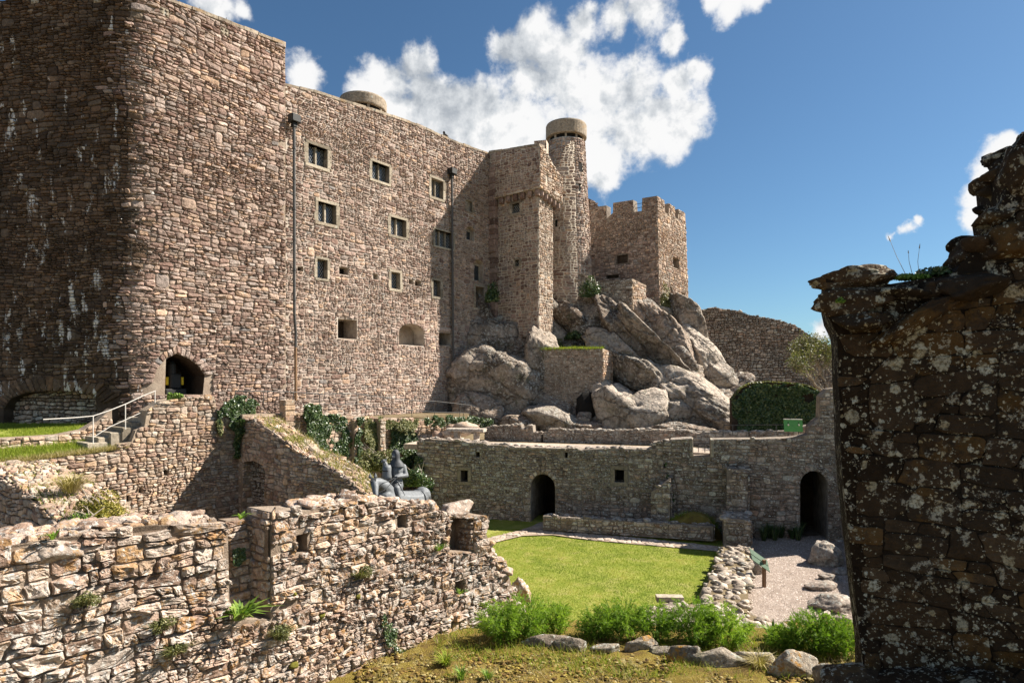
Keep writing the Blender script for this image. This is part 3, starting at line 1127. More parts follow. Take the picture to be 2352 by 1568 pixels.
def bush(c, rad, n, size, seed, mat, clumps=9):
    rs = np.random.RandomState(seed)
    cc = rs.randn(clumps, 3)
    cc /= np.linalg.norm(cc, axis=1)[:, None]
    cc *= rs.uniform(0.3, 0.75, (clumps, 1))
    cc[:, 2] = np.abs(cc[:, 2])
    k = rs.randint(0, clumps, n)
    d = rs.randn(n, 3)
    d /= np.linalg.norm(d, axis=1)[:, None]
    rr = rs.uniform(0.5, 1.0, n) ** 0.5 * rs.uniform(0.28, 0.48, clumps)[k]
    P = (cc[k] + d * rr[:, None])
    P[:, 2] = np.maximum(P[:, 2], 0.02)
    P = P * np.array(rad) + np.array(c)
    return leaves(P, d, size, seed, 0.6, 0.5, 0.2)


def tuft(c, h, n, spread, wd, seed, up=(0, 0, 1)):
    """tuft of strap leaves bending outwards"""
    rs = np.random.RandomState(seed)
    V, Fc, tt = [], [], []
    c = np.array(c, float)
    up = np.array(up, float)
    for i in range(n):
        a = rs.uniform(0, 2 * math.pi)
        out = np.array([math.cos(a), math.sin(a), 0.0])
        L = h * rs.uniform(0.6, 1.15)
        sp = spread * rs.uniform(0.3, 1.2)
        base = c + out * rs.uniform(0, 0.25) * spread * h
        sd = np.array([-out[1], out[0], 0]) * wd * 0.5 * rs.uniform(0.7, 1.2)
        p1 = base + up * L * 0.55 + out * L * sp * 0.35
        p2 = base + up * L * (1 - 0.35 * sp) + out * L * sp * 0.95
        b = len(V)
        V += [base - sd * 0.6, base + sd * 0.6, p1 + sd, p1 - sd, p2]
        Fc += [(b, b + 1, b + 2, b + 3), (b + 3, b + 2, b + 4)]
        t = (rs.beta(2, 2), rs.rand(), rs.rand(), 1)
        tt += [t] * 5
    return V, Fc, tt


def fennel(c, h, R, n, seed, squash=1.0):
    """feathery clump: stems that carry whorls of thread leaves"""
    rs = np.random.RandomState(seed)
    ns = max(14, n // 160)
    Ps, Ds, Ts, Ls = [], [], [], []
    for i in range(ns):
        a = rs.uniform(0, 2 * math.pi)
        r = math.sqrt(rs.rand())
        tip = np.array([math.cos(a) * R * r, math.sin(a) * R * r * squash, h * (1.05 - 0.5 * r * r) * rs.uniform(0.75, 1.1)])
        base = np.array([math.cos(a) * R * 0.35 * r, math.sin(a) * R * 0.35 * r, 0])
        nf = rs.randint(5, 9)
        bright = rs.beta(2, 2)
        for j in range(nf):
            t = rs.uniform(0.25, 1.0)
            p = base + (tip - base) * t
            fd = rs.randn(3) * 0.7 + np.array([math.cos(a), math.sin(a), 0.9])
            fd /= np.linalg.norm(fd)
            fl = h * rs.uniform(0.16, 0.34)
            m = max(8, n // (ns * nf))
            s = rs.rand(m)
            q = p + fd * fl * s[:, None] - np.array([0, 0, 1]) * fl * 0.35 * (s ** 2)[:, None]
            dd = rs.randn(m, 3) * 0.75 + fd
            dd /= np.linalg.norm(dd, axis=1)[:, None]
            Ps.append(q)
            Ds.append(dd)
            Ls.append((1.15 - s) * fl * 0.42)
            Ts.append(np.clip(bright * 0.55 + 0.35 * t + rs.randn(m) * 0.1, 0, 1))
    P, D, T_, L = np.concatenate(Ps), np.concatenate(Ds), np.concatenate(Ts), np.concatenate(Ls)[:, None]
    k = len(P)
    sd = np.cross(D, rs.randn(k, 3))
    sd /= np.linalg.norm(sd, axis=1)[:, None]
    V = np.stack([P - sd * 0.006, P + sd * 0.006, P + D * L], 1).reshape(-1, 3) + np.array(c)
    tt = np.c_[np.repeat(T_, 3), np.ones((k * 3, 3))]
    return V, np.arange(k * 3).reshape(-1, 3), tt


def arr(*parts):
    """joins (V, F, tint) triples that share the face size"""
    Vs, Fs, Ts, b = [], [], [], 0
    for V, Fc, tt in parts:
        Vs.append(np.asarray(V, float))
        Fs.append(np.asarray(Fc) + b)
        Ts.append(np.asarray(tt, float))
        b += len(V)
    return np.concatenate(Vs), np.concatenate(Fs), np.concatenate(Ts)

# ================================================================== THE CASTLE
R1 = random.Random(11)
FAC = Pl(-11.3, 31.0, 0.609, 0.793)
TR = FAC.off(0.25)
_c = TR.w(TR.u(300), 0)
TL = Pl(_c[0] - 9.86, _c[1] + 1.68, 0.986, -0.168)
ZB = 3.4                                                   # foot of the castle walls, under the terrace

# ---- the big bastion tower on the left
tower = empty('bastion_tower', (_c[0], _c[1], ZB), 'tall brown rubble bastion tower with an arched alcove and one dark stained side', 'tower')
ul, ur = TR.u(300), TR.u(657)
TB = Bent(TL.w(TL.u(-170), 0), _c, TR.w(ur, 0), 1.25)
TR0, TL0 = TR, TL
TR = TL = TB
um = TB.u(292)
def along(u0, u1, n=10):
    return [u0 + (u1 - u0) * i / n for i in range(n + 1)]
zc_ = TB.uv(300, -26)[1]
topR = [(TB.uB, zc_ + 0.02)] + pxpoly(TB, [(380, 0), (470, 33), (560, 68), (655, 105)])
topL = pxpoly(TB, [(-170, 6), (12, 2), (22, -8), (160, -18)]) + [(TB.uA, zc_ - 0.02)]
topL[0] = (0.0, topL[0][1])
alc = pxpoly(TB, [(352, 906), (466, 906), (470, 862), (456, 840), (432, 822), (405, 812), (381, 824), (361, 848), (351, 880)])
nic = pxpoly(TB, [(8, 985), (232, 985), (240, 930), (218, 909), (170, 900), (110, 898), (60, 902), (25, 915), (8, 940)])
ring, voids = [], []
for (poly, cxy, e0, nsub) in ((alc, (410, 868), 1.33, 3), (nic, (125, 1010), 1.28, 4)):
    ai = poly[2:]
    cu, cv = TB.uv(*cxy)
    for i in range(len(ai) - 1):
        for k in range(nsub):
            a, b = lerp(ai[i], ai[i + 1], k / nsub), lerp(ai[i], ai[i + 1], (k + 1) / nsub)
            e = e0 + R1.uniform(-0.04, 0.08)
            ring.append([a, (cu + (a[0] - cu) * e, cv + (a[1] - cv) * e), (cu + (b[0] - cu) * e, cv + (b[1] - cv) * e), b])
    rv = [(cu + (p[0] - cu) * (e0 - 0.03), cv + (p[1] - cv) * (e0 - 0.03)) for p in ai]
    voids.append([(rv[-1][0], poly[0][1]), (rv[0][0], poly[0][1])] + rv)
crosses_r = [rect(TB, 367, 387, 15, 33), rect(TB, 506, 524, 61, 77)]
crosses_l = [rect(TB, 72, 90, -4, 10), rect(TB, 216, 234, -5, 8)]
arcs = along(TB.uA, TB.uB, 16)
outl = [(u, ZB) for u in along(0.0, TB.ln, 20)] + topR[::-1] + topL[::-1]
cores = [([(TB.uB, ZB), (TB.ln - 0.02, ZB)] + [(min(q[0], TB.ln - 0.02), q[1]) for q in topR[::-1]], [(alc, 2.0, M['m_dark'])], 2.2, M['m_tower'], M['m_dark']),
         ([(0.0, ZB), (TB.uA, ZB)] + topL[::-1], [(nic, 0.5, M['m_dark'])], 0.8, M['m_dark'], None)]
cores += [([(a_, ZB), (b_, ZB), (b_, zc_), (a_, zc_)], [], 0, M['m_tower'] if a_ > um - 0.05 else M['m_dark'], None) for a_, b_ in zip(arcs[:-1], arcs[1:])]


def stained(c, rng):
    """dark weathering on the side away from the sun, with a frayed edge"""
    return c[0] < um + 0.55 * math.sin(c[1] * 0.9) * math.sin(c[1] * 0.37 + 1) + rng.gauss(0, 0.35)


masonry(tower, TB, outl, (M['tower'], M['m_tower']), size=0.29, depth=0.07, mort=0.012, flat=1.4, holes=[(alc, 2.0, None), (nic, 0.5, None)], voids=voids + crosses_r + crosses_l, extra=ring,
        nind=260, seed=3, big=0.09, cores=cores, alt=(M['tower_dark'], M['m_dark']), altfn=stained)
masonry(tower, TL.off(-0.48), expand(nic, 0.1), (M['court'], M['m_dark']), size=0.30, depth=0.08, mort=0.02, thick=0, nind=40, seed=5, wamp=0.03, flat=0.8)
for pl, cs in ((TR, crosses_r), (TL, crosses_l)):
    for c in cs:
        u0, v0, u1, v1 = c[0][0], c[0][1], c[2][0], c[2][1]
        g = mesh('cross_panel', *pbox(pl, u0, u1, v0, v1, -0.1, 0.03), M['dressed'], tower, tint=(R1.random(), 0.6, 0.5, 1))
        um, vm = (u0 + u1) / 2, (v0 + v1) / 2
        for a, b, cc, d in ((u0 + 0.04, um - 0.05, v0 + 0.04, vm - 0.05), (um + 0.05, u1 - 0.04, v0 + 0.04, vm - 0.05), (u0 + 0.04, um - 0.05, vm + 0.05, v1 - 0.04), (um + 0.05, u1 - 0.04, vm + 0.05, v1 - 0.04)):
            mesh('cross_quarter', *pbox(pl, a, b, cc, d, 0.02, 0.07), M['dressed'], g, tint=(R1.random(), 0.5, 0.5, 1))


def coping(parent, pl, pts, step=0.55, hgt=0.16, o0=-0.5, o1=0.05, mat='concrete', rng=R1):
    """row of slabs along a wall top"""
    for (a, b) in zip(pts[:-1], pts[1:]):
        L = math.hypot(b[0] - a[0], b[1] - a[1])
        n = max(1, int(L / step))
        for i in range(n):
            p, q = lerp(a, b, i / n), lerp(a, b, (i + 1) / n - 0.012 / L)
            h = hgt * rng.uniform(0.8, 1.2)
            e = rng.uniform(-0.02, 0.03)
            V = [pl.w(p[0], p[1] - 0.02, o0), pl.w(q[0], q[1] - 0.02, o0), pl.w(q[0], q[1] + h, o0), pl.w(p[0], p[1] + h, o0),
                 pl.w(p[0], p[1] - 0.02, o1 + e), pl.w(q[0], q[1] - 0.02, o1 + e), pl.w(q[0], q[1] + h * 0.8, o1 + e), pl.w(p[0], p[1] + h * 0.8, o1 + e)]
            mesh('coping_stone', V, [(0, 3, 2, 1), (4, 5, 6, 7), (0, 1, 5, 4), (1, 2, 6, 5), (2, 3, 7, 6), (3, 0, 4, 7)], M[mat], parent, tint=(rng.random(), rng.random(), rng.random(), 1))


coping(tower, TR, pxpoly(TR, [(310, -28), (345, -14), (380, 0), (470, 33), (560, 68), (655, 105)]))
TR, TL = TR0, TL0
# roof slabs so that the towers are solid bodies
def roof(parent, pts, z, mat='concrete'):
    n = len(pts)
    V = [(p[0], p[1], z) for p in pts] + [(p[0], p[1], z - 0.5) for p in pts]
    mesh('roof', V, [tuple(range(n)), tuple(range(2 * n - 1, n - 1, -1))] + [(i, n + i, n + (i + 1) % n, (i + 1) % n) for i in range(n)], M[mat], parent, tint=(0.5, 0.5, 0.5, 1))


def body(parent, pts, z0, z1, mat='m_dark', name='inner_wall'):
    """hidden solid behind the faces that are built"""
    n = len(pts)
    V = [(p[0], p[1], z0) for p in pts] + [(p[0], p[1], z1) for p in pts]
    a = sum(pts[i][0] * pts[(i + 1) % n][1] - pts[(i + 1) % n][0] * pts[i][1] for i in range(n))
    Fc = [tuple(range(n - 1, -1, -1)), tuple(range(n, 2 * n))] + [(i, (i + 1) % n, n + (i + 1) % n, n + i) for i in range(n)]
    if a < 0:
        Fc = [f[::-1] for f in Fc]
    mesh(name, V, Fc, M[mat], parent, tint=(0.5, 0.5, 0.5, 1))


A, B = TR.w(ur, 0, -2.25), TR.w(ul, 0, -2.25)
Lf = TL.w(TL.u(-170), 0, -0.85)
body(tower, [B[:2], A[:2], (A[0] - 6, A[1] + 7), (Lf[0] - 1, Lf[1] + 8), Lf[:2], TL.w(TL.u(300) - 2.2, 0, -0.85)[:2]], ZB, 21.6)

# handrail on the tower roof
rl = empty('roof_handrail', TR.w(TR.u(380), 22.5, -0.2), 'thin dark handrail along the bastion tower roof edge', 'handrail')
pts = [TR.w(*TR.uv(x, y), -0.2) for x, y in ((376, -6), (430, 15), (486, 36), (540, 58), (588, 74))]
MB().tube(pts, 0.018, 5).build('top_rail', M['iron'], rl)
for i, (x, y) in enumerate(((380, 0), (417, 14), (464, 32), (525, 55), (588, 80))):
    u, v = TR.uv(x, y)
    a = TR.w(u, v + 0.05, -0.2)
    MB().tube([(a[0], a[1], a[2]), (a[0], a[1], a[2] + 0.30)], 0.015, 5).build('post', M['iron'], rl)

# ---- keep facade
keep = empty('castle_keep', FAC.w(FAC.u(900), ZB), 'long rubble keep wall with leaded windows and two rainwater pipes in front', 'castle')
KTOP = pxpoly(FAC, [(655, 196), (720, 212), (780, 231), (840, 249), (900, 269), (960, 290), (1030, 321), (1080, 340), (1134, 358)])
outl = [(FAC.u(655), ZB), (FAC.u(1134), ZB)] + KTOP[::-1]
WN = [(707.5, 751, 329, 374, 2, 0.17), (854, 893, 370, 410, 2, 0.15), (990, 1017, 408, 450, 2, 0.16), (730, 771, 462, 508, 2, 0.17),
      (897, 932, 498, 538, 2, 0.16), (999, 1040, 526, 563, 3, 0.12), (728, 751, 594, 638, 1, 0.12), (898, 918, 624, 662, 1, 0.16), (994.5, 1011, 643, 680, 1, 0.16),
      (1176, 1176, 0, 0, 0, 0)]
holes, voids, extra, wins = [], [], [], []
for (x0, x1, yt, yb, li, fr) in WN[:-1]:
    op = rect(FAC, x0, x1, yt, yb)
    wins.append((op, li, fr))
    holes.append((op, 0.34, None))
    voids.append(expand(op, fr))
for (x0, x1, yt, yb) in ((683, 697, 611, 622), (779, 801, 612, 629), (857, 868, 629, 641), (939, 949, 641, 652), (953, 968, 644, 656), (776, 790, 1, 2)):
    if yt < 10:
        continue
    holes.append((rect(FAC, x0, x1, yt, yb), 0.45, M['black']))
o1 = rect(FAC, 776, 820, 731, 776)
holes.append((o1, 1.2, M['m_dark']))  # dark back plate, shade of the deep opening put into its colour
voids.append(expand(o1, 0.05))
a0, a1 = FAC.uv(916, 791), FAC.uv(974, 795)
o2 = archpoly(a0[0], a1[0], a0[1], FAC.uv(916, 762)[1], 0.55)
holes.append((o2, 0.9, M['m_tower']))
extra += arch_ring(a0[0], a1[0], FAC.uv(916, 762)[1], 0.55, 0.36, 13, R1)
voids.append(archpoly(a0[0] - 0.36, a1[0] + 0.36, FAC.uv(916, 762)[1], FAC.uv(916, 762)[1], 0.93))
o3 = rect(FAC, 1008, 1036, 763, 792)
holes.append((o3, 1.0, M['m_dark']))  # dark back again stands in for the shade within
extra.append(rect(FAC, 1004, 1038, 750, 761))
voids.append(rect(FAC, 1004, 1038, 750, 761))
shutw = rect(FAC, 1070, 1084, 459, 484)
holes.append((shutw, 0.2, None))
wins.append((shutw, 0, 0.06))
aw = []
for (x0, x1, yb, ys, ri, n) in ((1071, 1090, 549, 527, 0.42, 9), (1089, 1110, 643, 606, 0.5, 10)):
    b0, b1 = FAC.uv(x0, yb), FAC.uv(x1, yb)
    vs_ = FAC.uv(x0, ys)[1]
    op = archpoly(b0[0], b1[0], b0[1], vs_, ri * 0.7)
    holes.append((op, 0.4, M['m_facade']))
    extra += arch_ring(b0[0], b1[0], vs_, ri * 0.7, 0.34, n, R1)
    voids.append(archpoly(b0[0] - 0.34, b1[0] + 0.34, vs_, vs_, ri * 0.7 + 0.34))
    aw.append((b0[0] + 0.12, b1[0] - 0.12, b0[1] + 0.08, vs_))
dop = rect(FAC, 1092, 1111, 657, 706)
holes.append((dop, 0.7, M['black']))
voids.append(expand(dop, 0.14))
masonry(keep, FAC, outl, (M['facade'], M['m_facade']), size=0.275, depth=0.048, mort=0.022, flat=1.45, holes=holes, voids=voids, extra=extra, thick=1.3, nind=300, seed=6, big=0.07)
for op, li, fr in wins:
    if li == 0:
        window(keep, FAC, op, fr, 1, 0.16, R1, True)
    else:
        window(keep, FAC, op, fr, li, 0.30, R1)
for (u0, u1, v0, v1) in aw:
    g = mesh('window', [FAC.w(u0, v0, -0.36), FAC.w(u1, v0, -0.36), FAC.w(u1, v1, -0.36), FAC.w(u0, v1, -0.36)], [(0, 1, 2, 3)], M['glass'], keep)
    for a, b, c, d, nm in ((u0 - 0.1, u0, v0, v1, 'jamb'), (u1, u1 + 0.1, v0, v1, 'jamb'), (u0 - 0.1, u1 + 0.1, v1, v1 + 0.1, 'lintel')):
        mesh(nm, *pbox(FAC, a, b, c, d, -0.39, -0.30), M['dressed'], g, tint=(R1.random(), 0.6, 0.5, 1))
g = mesh('doorway', *pbox(FAC, dop[0][0] - 0.14, dop[1][0] + 0.14, dop[2][1], dop[2][1] + 0.16, -0.3, 0.05), M['dressed'], keep, tint=(0.7, 0.6, 0.5, 1))
for a, b in ((dop[0][0] - 0.14, dop[0][0]), (dop[1][0], dop[1][0] + 0.14)):
    mesh('jamb', *pbox(FAC, a, b, dop[0][1], dop[2][1] - 0.003, -0.3, 0.045), M['dressed'], g, tint=(0.5, 0.6, 0.5, 1))
coping(keep, FAC, KTOP, 0.6, 0.14, -0.9, 0.04)
p0, p1 = FAC.w(FAC.u(655), 0, -1.35), FAC.w(FAC.u(1134), 0, -1.35)
body(keep, [p0[:2], p1[:2], (p1[0] - 7, p1[1] + 6), (p0[0] - 7, p0[1] + 6)], ZB, 21.0)
roofrail = empty('keep_roof_rail', FAC.w(FAC.u(700), 22, -0.6), 'thin wire rail along the top of the keep wall', 'handrail')
MB().tube([FAC.w(p[0], p[1] + 0.24, -0.5) for p in KTOP], 0.013, 4).build('wire', M['iron'], roofrail)
for p in KTOP[::2]:
    MB().tube([FAC.w(p[0], p[1] + 0.1, -0.5), FAC.w(p[0], p[1] + 0.26, -0.5)], 0.012, 4).build('post', M['iron'], roofrail)

# ---- concrete observation post on the keep roof
def disc(name, cx, cy, z0, z1, R, mat, parent, n=40, r1=None):
    V, Fc = [], []
    r1 = r1 or R
    for (r, z) in ((R * 0.985, z0), (R, z0 + 0.06), (r1, z1 - 0.10), (r1 * 0.97, z1)):
        for k in range(n):
            a = 2 * math.pi * k / n
            V.append((cx + r * math.cos(a), cy + r * math.sin(a), z))
    for i in range(3):
        for k in range(n):
            Fc.append((i * n + k, i * n + (k + 1) % n, (i + 1) * n + (k + 1) % n, (i + 1) * n + k))
    Fc.append(tuple(range(n - 1, -1, -1)))
    Fc.append(tuple(3 * n + k for k in range(n)))
    return mesh(name, V, Fc, M[mat], parent, tint=(0.4, 0.5, 0.5, 1))


op_ = empty('observation_post', (-9.09, 37.5, 21.0), 'low round concrete observation post with a slit under its thick cap', 'lookout')
disc('cap', -9.09, 37.5, 22.85, 23.5, 1.42, 'concrete', op_)
disc('slit', -9.09, 37.5, 22.60, 22.87, 1.22, 'black', op_)  # black core painted as the shade in the slit
disc('drum', -9.09, 37.5, 20.9, 22.62, 1.36, 'concrete', op_)
for k in range(9):
    a = 2 * math.pi * k / 9 + 0.3
    MB().box((-9.09 + 1.25 * math.cos(a), 37.5 + 1.25 * math.sin(a), 22.78), (0.14, 0.14, 0.40), a).build('pillar', M['concrete'], op_)
ch = empty('chimney_stub', U(955, 292, 39.5), 'small square stone stub on the keep roof beside the lookout', 'chimney')
CHP = Pl(*FAC.off(-1.2).w(FAC.off(-1.2).u(942), 0)[:2], 0.793, -0.609)
c0 = CHP.w(0, 0)
for pl, u1_, sd in ((CHP, 0.62, 71), (Pl(*CHP.w(0.62, 0)[:2], 0.609, 0.793), 0.9, 72)):
    masonry(ch, pl, [(0, 20.6), (u1_, 20.6), (u1_, 22.75), (0, 22.75)], (M['facade'], M['m_facade']), size=0.24, depth=0.04, thick=0.5, nind=30, seed=sd, wamp=0.02)
# bird on the parapet
bd = FAC.w(*FAC.uv(1030, 321), -0.3)
V1, F1 = rock_geo((bd[0], bd[1], bd[2] + 0.30), (0.13, 0.22, 0.15), (0.25, 0, -0.7), 5, 2, 4, 0.02)
V2, F2 = rock_geo((bd[0] - 0.05, bd[1] - 0.12, bd[2] + 0.50), (0.08, 0.09, 0.08), (0, 0, 0), 6, 2, 4, 0.02)
mbd = MB().add(V1, F1.tolist()).add(V2, F2.tolist()).tube([(bd[0] - 0.07, bd[1] - 0.19, bd[2] + 0.50), (bd[0] - 0.09, bd[1] - 0.28, bd[2] + 0.47)], [0.025, 0.004], 5)
mbd.tube([(bd[0] + 0.04, bd[1] + 0.15, bd[2] + 0.26), (bd[0] + 0.09, bd[1] + 0.36, bd[2] + 0.18)], [0.07, 0.04], 5)
bo = empty('bird', (bd[0], bd[1], bd[2] + 0.13), 'dark bird perched on the keep parapet', 'bird')
mbd.build('body', M['iron'], bo)
for s in (-0.04, 0.04):
    MB().tube([(bd[0] + s, bd[1], bd[2] + 0.13), (bd[0] + s, bd[1], bd[2] + 0.26)], 0.012, 4).build('leg', M['iron'], bo)

# ---- rainwater pipes
def pipe(x, yt, yb, off, label, kink, rust):
    a, b = FAC.uv(x, yt), FAC.uv(x, yb)
    t = empty('rainwater_pipe', FAC.w(b[0], b[1], off), label, 'drainpipe')
    hu, hv = a
    mesh('hopper_head', *pbox(FAC, hu - 0.14, hu + 0.36, hv - 0.38, hv, off - 0.2, off + 0.22, 0.03), M['iron'], t, tint=(0.5, 0.5, 0.5, 1))
    mesh('hopper_neck', *pbox(FAC, hu - 0.02, hu + 0.22, hv - 0.62, hv - 0.385, off - 0.12, off + 0.10, 0.03), M['iron'], t, tint=(0.5, 0.5, 0.5, 1))
    kz = a[1] + (b[1] - a[1]) * kink[0]
    pp = [FAC.w(hu + 0.08, hv - 0.6, off), FAC.w(hu + 0.08 + kink[2], kz, off), FAC.w(hu + 0.08 + kink[1], kz - 0.9, off - 0.06), FAC.w(hu + 0.08 + kink[1], kz - 1.6, off - 0.08)]
    MB().tube(pp, 0.075, 8).build('pipe', M['lead'], t)
    MB().tube([pp[-1], FAC.w(hu + 0.08 + kink[1] * 1.1, b[1], off - 0.08)], 0.075, 8).build('lower_pipe', M['rust' if rust else 'lead'], t)
    n = 6
    for k in range(n):
        f = (k + 0.7) / (n + 0.2)
        p = Vector(pp[0]).lerp(Vector(pp[1]), f)
        MB().tube([p - Vector((0, 0, 0.05)), p + Vector((0, 0, 0.05))], 0.098, 8).build('bracket', M['lead'], t)


pipe(661, 268, 920, 0.42, 'tall grey rainwater pipe between the bastion tower and the keep wall', (0.70, 0.14, 0.02), True)
pipe(1031, 388, 948, 0.2, 'tall dark rainwater pipe beside the shaded end of the keep wall', (0.84, 0.55, 0.12), False)

# ---- corbelled turret
TUL = Pl(-1.43, 43.9, 0.793, -0.609)
TUR = Pl(*TUL.w(4.06, 0)[:2], 0.609, 0.793)
tu = empty('corbelled_turret', (1.0, 42.5, 10.0), 'square corbelled turret with a shaded face at the end of the keep', 'turret')
CL_ = 4.06
w1, w2 = rect(TUL, 1176, 1194, 470, 491), rect(TUL, 1183, 1193, 598, 612)
zt = TUL.uv(1237, 340)[1]
zc = TUL.uv(1237, 432)[1]
masonry(tu, TUL, [(-0.3, 9.5), (CL_, 9.5), (CL_, zc), (-0.3, zc)], (M['turret'], M['m_turret']), size=0.31, depth=0.045, mort=0.028, holes=[(w1, 0.3, None), (w2, 0.3, None)],
        voids=[expand(w1, 0.18), expand(w2, 0.12)], thick=1.0, nind=100, seed=8, flat=0.75)
window(tu, TUL, w1, 0.18, 1, 0.22, R1)
window(tu, TUL, w2, 0.12, 1, 0.22, R1)
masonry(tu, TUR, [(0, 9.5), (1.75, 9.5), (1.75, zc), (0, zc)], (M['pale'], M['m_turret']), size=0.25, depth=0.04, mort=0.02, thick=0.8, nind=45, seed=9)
upL, upR = TUL.off(0.32), TUR.off(0.32)
masonry(tu, upL, [(0.0, zc - 0.1), (CL_ + 0.32, zc - 0.1), (CL_ + 0.32, zt), (0.0, TUL.uv(1131, 357)[1] + 0.1)], (M['turret'], M['m_turret']), size=0.30, depth=0.045, mort=0.024, thick=1.0, nind=60, seed=10, flat=0.75)
sl1 = rect(upR, 1254, 1258, 400, 420)
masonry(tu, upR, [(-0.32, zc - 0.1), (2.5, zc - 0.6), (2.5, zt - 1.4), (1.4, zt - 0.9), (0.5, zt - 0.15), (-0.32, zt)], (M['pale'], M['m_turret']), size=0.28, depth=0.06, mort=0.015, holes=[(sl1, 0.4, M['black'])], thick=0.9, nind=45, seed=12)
rr = random.Random(3)
for k in range(7):                                       # corbels
    u = 0.35 + k * (CL_ - 0.35) / 6
    mesh('corbel', *pbox(TUL, u - 0.17, u + 0.17, zc - 0.55, zc - 0.105, 0.0, 0.30, 0.10), M['turret'], tu, tint=(rr.random() * 0.4, 0.4, rr.random(), 1))
for k in range(5):
    u = 0.15 + k * 0.5
    mesh('corbel', *pbox(TUR, u - 0.16, u + 0.16, zc - 0.6 - 0.1 * k, zc - 0.11 - 0.1 * k, 0.0, 0.30, 0.10), M['turret'], tu, tint=(rr.random() * 0.5, 0.4, rr.random(), 1))
coping(tu, upL, [(0.0, TUL.uv(1131, 357)[1] + 0.1), (CL_ + 0.32, zt)], 0.6, 0.15, -0.6, 0.04)
# quoined pier in the corner of turret and keep
pz0, pz1 = 9.5, TUL.uv(1135, 395)[1]
v = pz0
while v < pz1:
    h = rr.uniform(0.3, 0.5)
    e = rr.uniform(0.0, 0.12)
    mesh('quoin', *pbox(TUL, -0.28, 0.50 + e, v, v + h - 0.012, 0.0, 0.30 if v < pz1 * 0.72 else 0.42, 0.03), M['turret'], tu, tint=(rr.random() * 0.5, rr.random(), rr.random(), 1))
    v += h
bx, by = TUR.w(1.75, 0)[:2]
body(tu, [TUL.w(-0.3, 0, -1.0)[:2], TUL.w(CL_ - 0.82, 0, -1.0)[:2], TUR.w(1.70, 0, -0.82)[:2], (bx - 1.6, by + 2.5), (-2.5, 47.5)], 9.5, zt - 0.5)

# ---- round stair tower
RT = Cyl(4.15, 47.0, 1.40, 0.055, 24.6)
rt = empty('round_tower', (4.15, 47.0, 10.0), 'tall round stone stair tower with a flat concrete lookout cap', 'tower')
half = math.pi * 1.40 * 0.62
def cylrect(x0, x1, y0, y1):
    out = []
    for x, y in ((x0, y1), (x1, y1), (x1, y0), (x0, y0)):
        a = math.asin(max(-1, min(1, ((x - CX) / F * 46.2 - 4.15) / 1.45)))
        out.append((a * 1.40, EYE + (HY - y) / F * 45.9))
    return out
hol = [(cylrect(1327, 1335, 374, 396), 0.3, M['black']), (cylrect(1325, 1329, 425, 441), 0.3, M['black']), (cylrect(1279, 1283, 508, 524), 0.3, M['black']), (cylrect(1263, 1266, 605, 622), 0.3, M['black'])]
outl = [(-half + i * half / 8, 10.0) for i in range(17)] + [(half - i * half / 8, 24.6) for i in range(17)]
masonry(rt, RT, outl, (M['turret'], M['m_turret']), size=0.29, depth=0.045, mort=0.024, voids=[h[0] for h in hol], thick=0, nind=200, seed=13, flat=0.75, core='mortar_sheet')
n = 36
V = [RT.w(2 * math.pi * 1.4 * k / n, z, -0.005) for z in (9.9, 24.62) for k in range(n)]
mesh('mortar_drum', V, [(k, (k + 1) % n, n + (k + 1) % n, n + k) for k in range(n)] + [tuple(n + k for k in range(n))], M['m_turret'], rt, smooth=True)
for h, _, _ in hol:
    mesh('loophole', [RT.w(p[0], p[1], 0.012) for p in h], [(0, 1, 2, 3)], M['black'], rt)  # flat black sheet, the shade of the opening painted on
disc('slit', 4.15, 47.0, 24.6, 24.95, 1.28, 'black', rt)  # black core under the cap, shade put into its colour
disc('cap', 4.15, 47.0, 24.93, 25.95, 1.56, 'concrete', rt)
for k in range(10):
    a = 2 * math.pi * k / 10 + 0.2
    MB().box((4.15 + 1.3 * math.cos(a), 47 + 1.3 * math.sin(a), 24.8), (0.14, 0.14, 0.42), a).build('pillar', M['concrete'], rt)
# stub between turret and round tower
st = empty('stair_head', (1.9, 44.5, 20.5), 'small stone stair head between the corbelled turret and the round tower', 'turret')
SP = Pl(*U(1226, 0, 44.3)[:2], 0.97, -0.24)
masonry(st, SP, [(0, 20.0), (0.95, 20.0), (0.95, EYE + (HY - 324) / F * 44.3), (0, EYE + (HY - 324) / F * 44.3)], (M['turret'], M['m_turret']), size=0.26, depth=0.04, mort=0.02, thick=0.8, nind=40, seed=15)

# ---- square crenellated tower
SQL = Pl(11.1 - 6.4 * 0.793, 47.0 + 6.4 * 0.609, 0.793, -0.609, 0.035, 20.5)
SQR = Pl(11.1, 47.0, 0.609, 0.793, 0.035, 20.5)
sq = empty('square_tower', (11.1, 48.5, 9.0), 'square crenellated stone tower with one sunlit side, above the outcrop', 'tower')
zb = 9.0
kx = 0.035 * (20.5 - zb)
def sqp(pl, pts):
    return [pl.uv(x, y) for x, y in pts]
t = sqp(SQL, [(1352, 477), (1393, 472), (1394, 502), (1408, 489), (1408, 466), (1454, 459), (1456, 487), (1474, 485), (1475, 455), (1508, 450)])
t[-1] = (6.4, t[-1][1])
outl = [(t[0][0], zb), (6.4 + kx, zb)] + t[::-1]
wA = rect(SQL, 1418, 1444, 588, 607)
wB = rect(SQL, 1395, 1424, 634, 642)
masonry(sq, SQL, outl, (M['turret'], M['m_court']), size=0.27, depth=0.045, mort=0.016, holes=[(wA, 0.5, M['black']), (wB, 0.5, M['black'])], voids=[expand(wA, 0.1)],
        extra=arch_ring(wA[0][0], wA[1][0], wA[2][1], 0.12, 0.3, 9, R1), thick=0.7, nind=150, seed=16, flat=0.8)
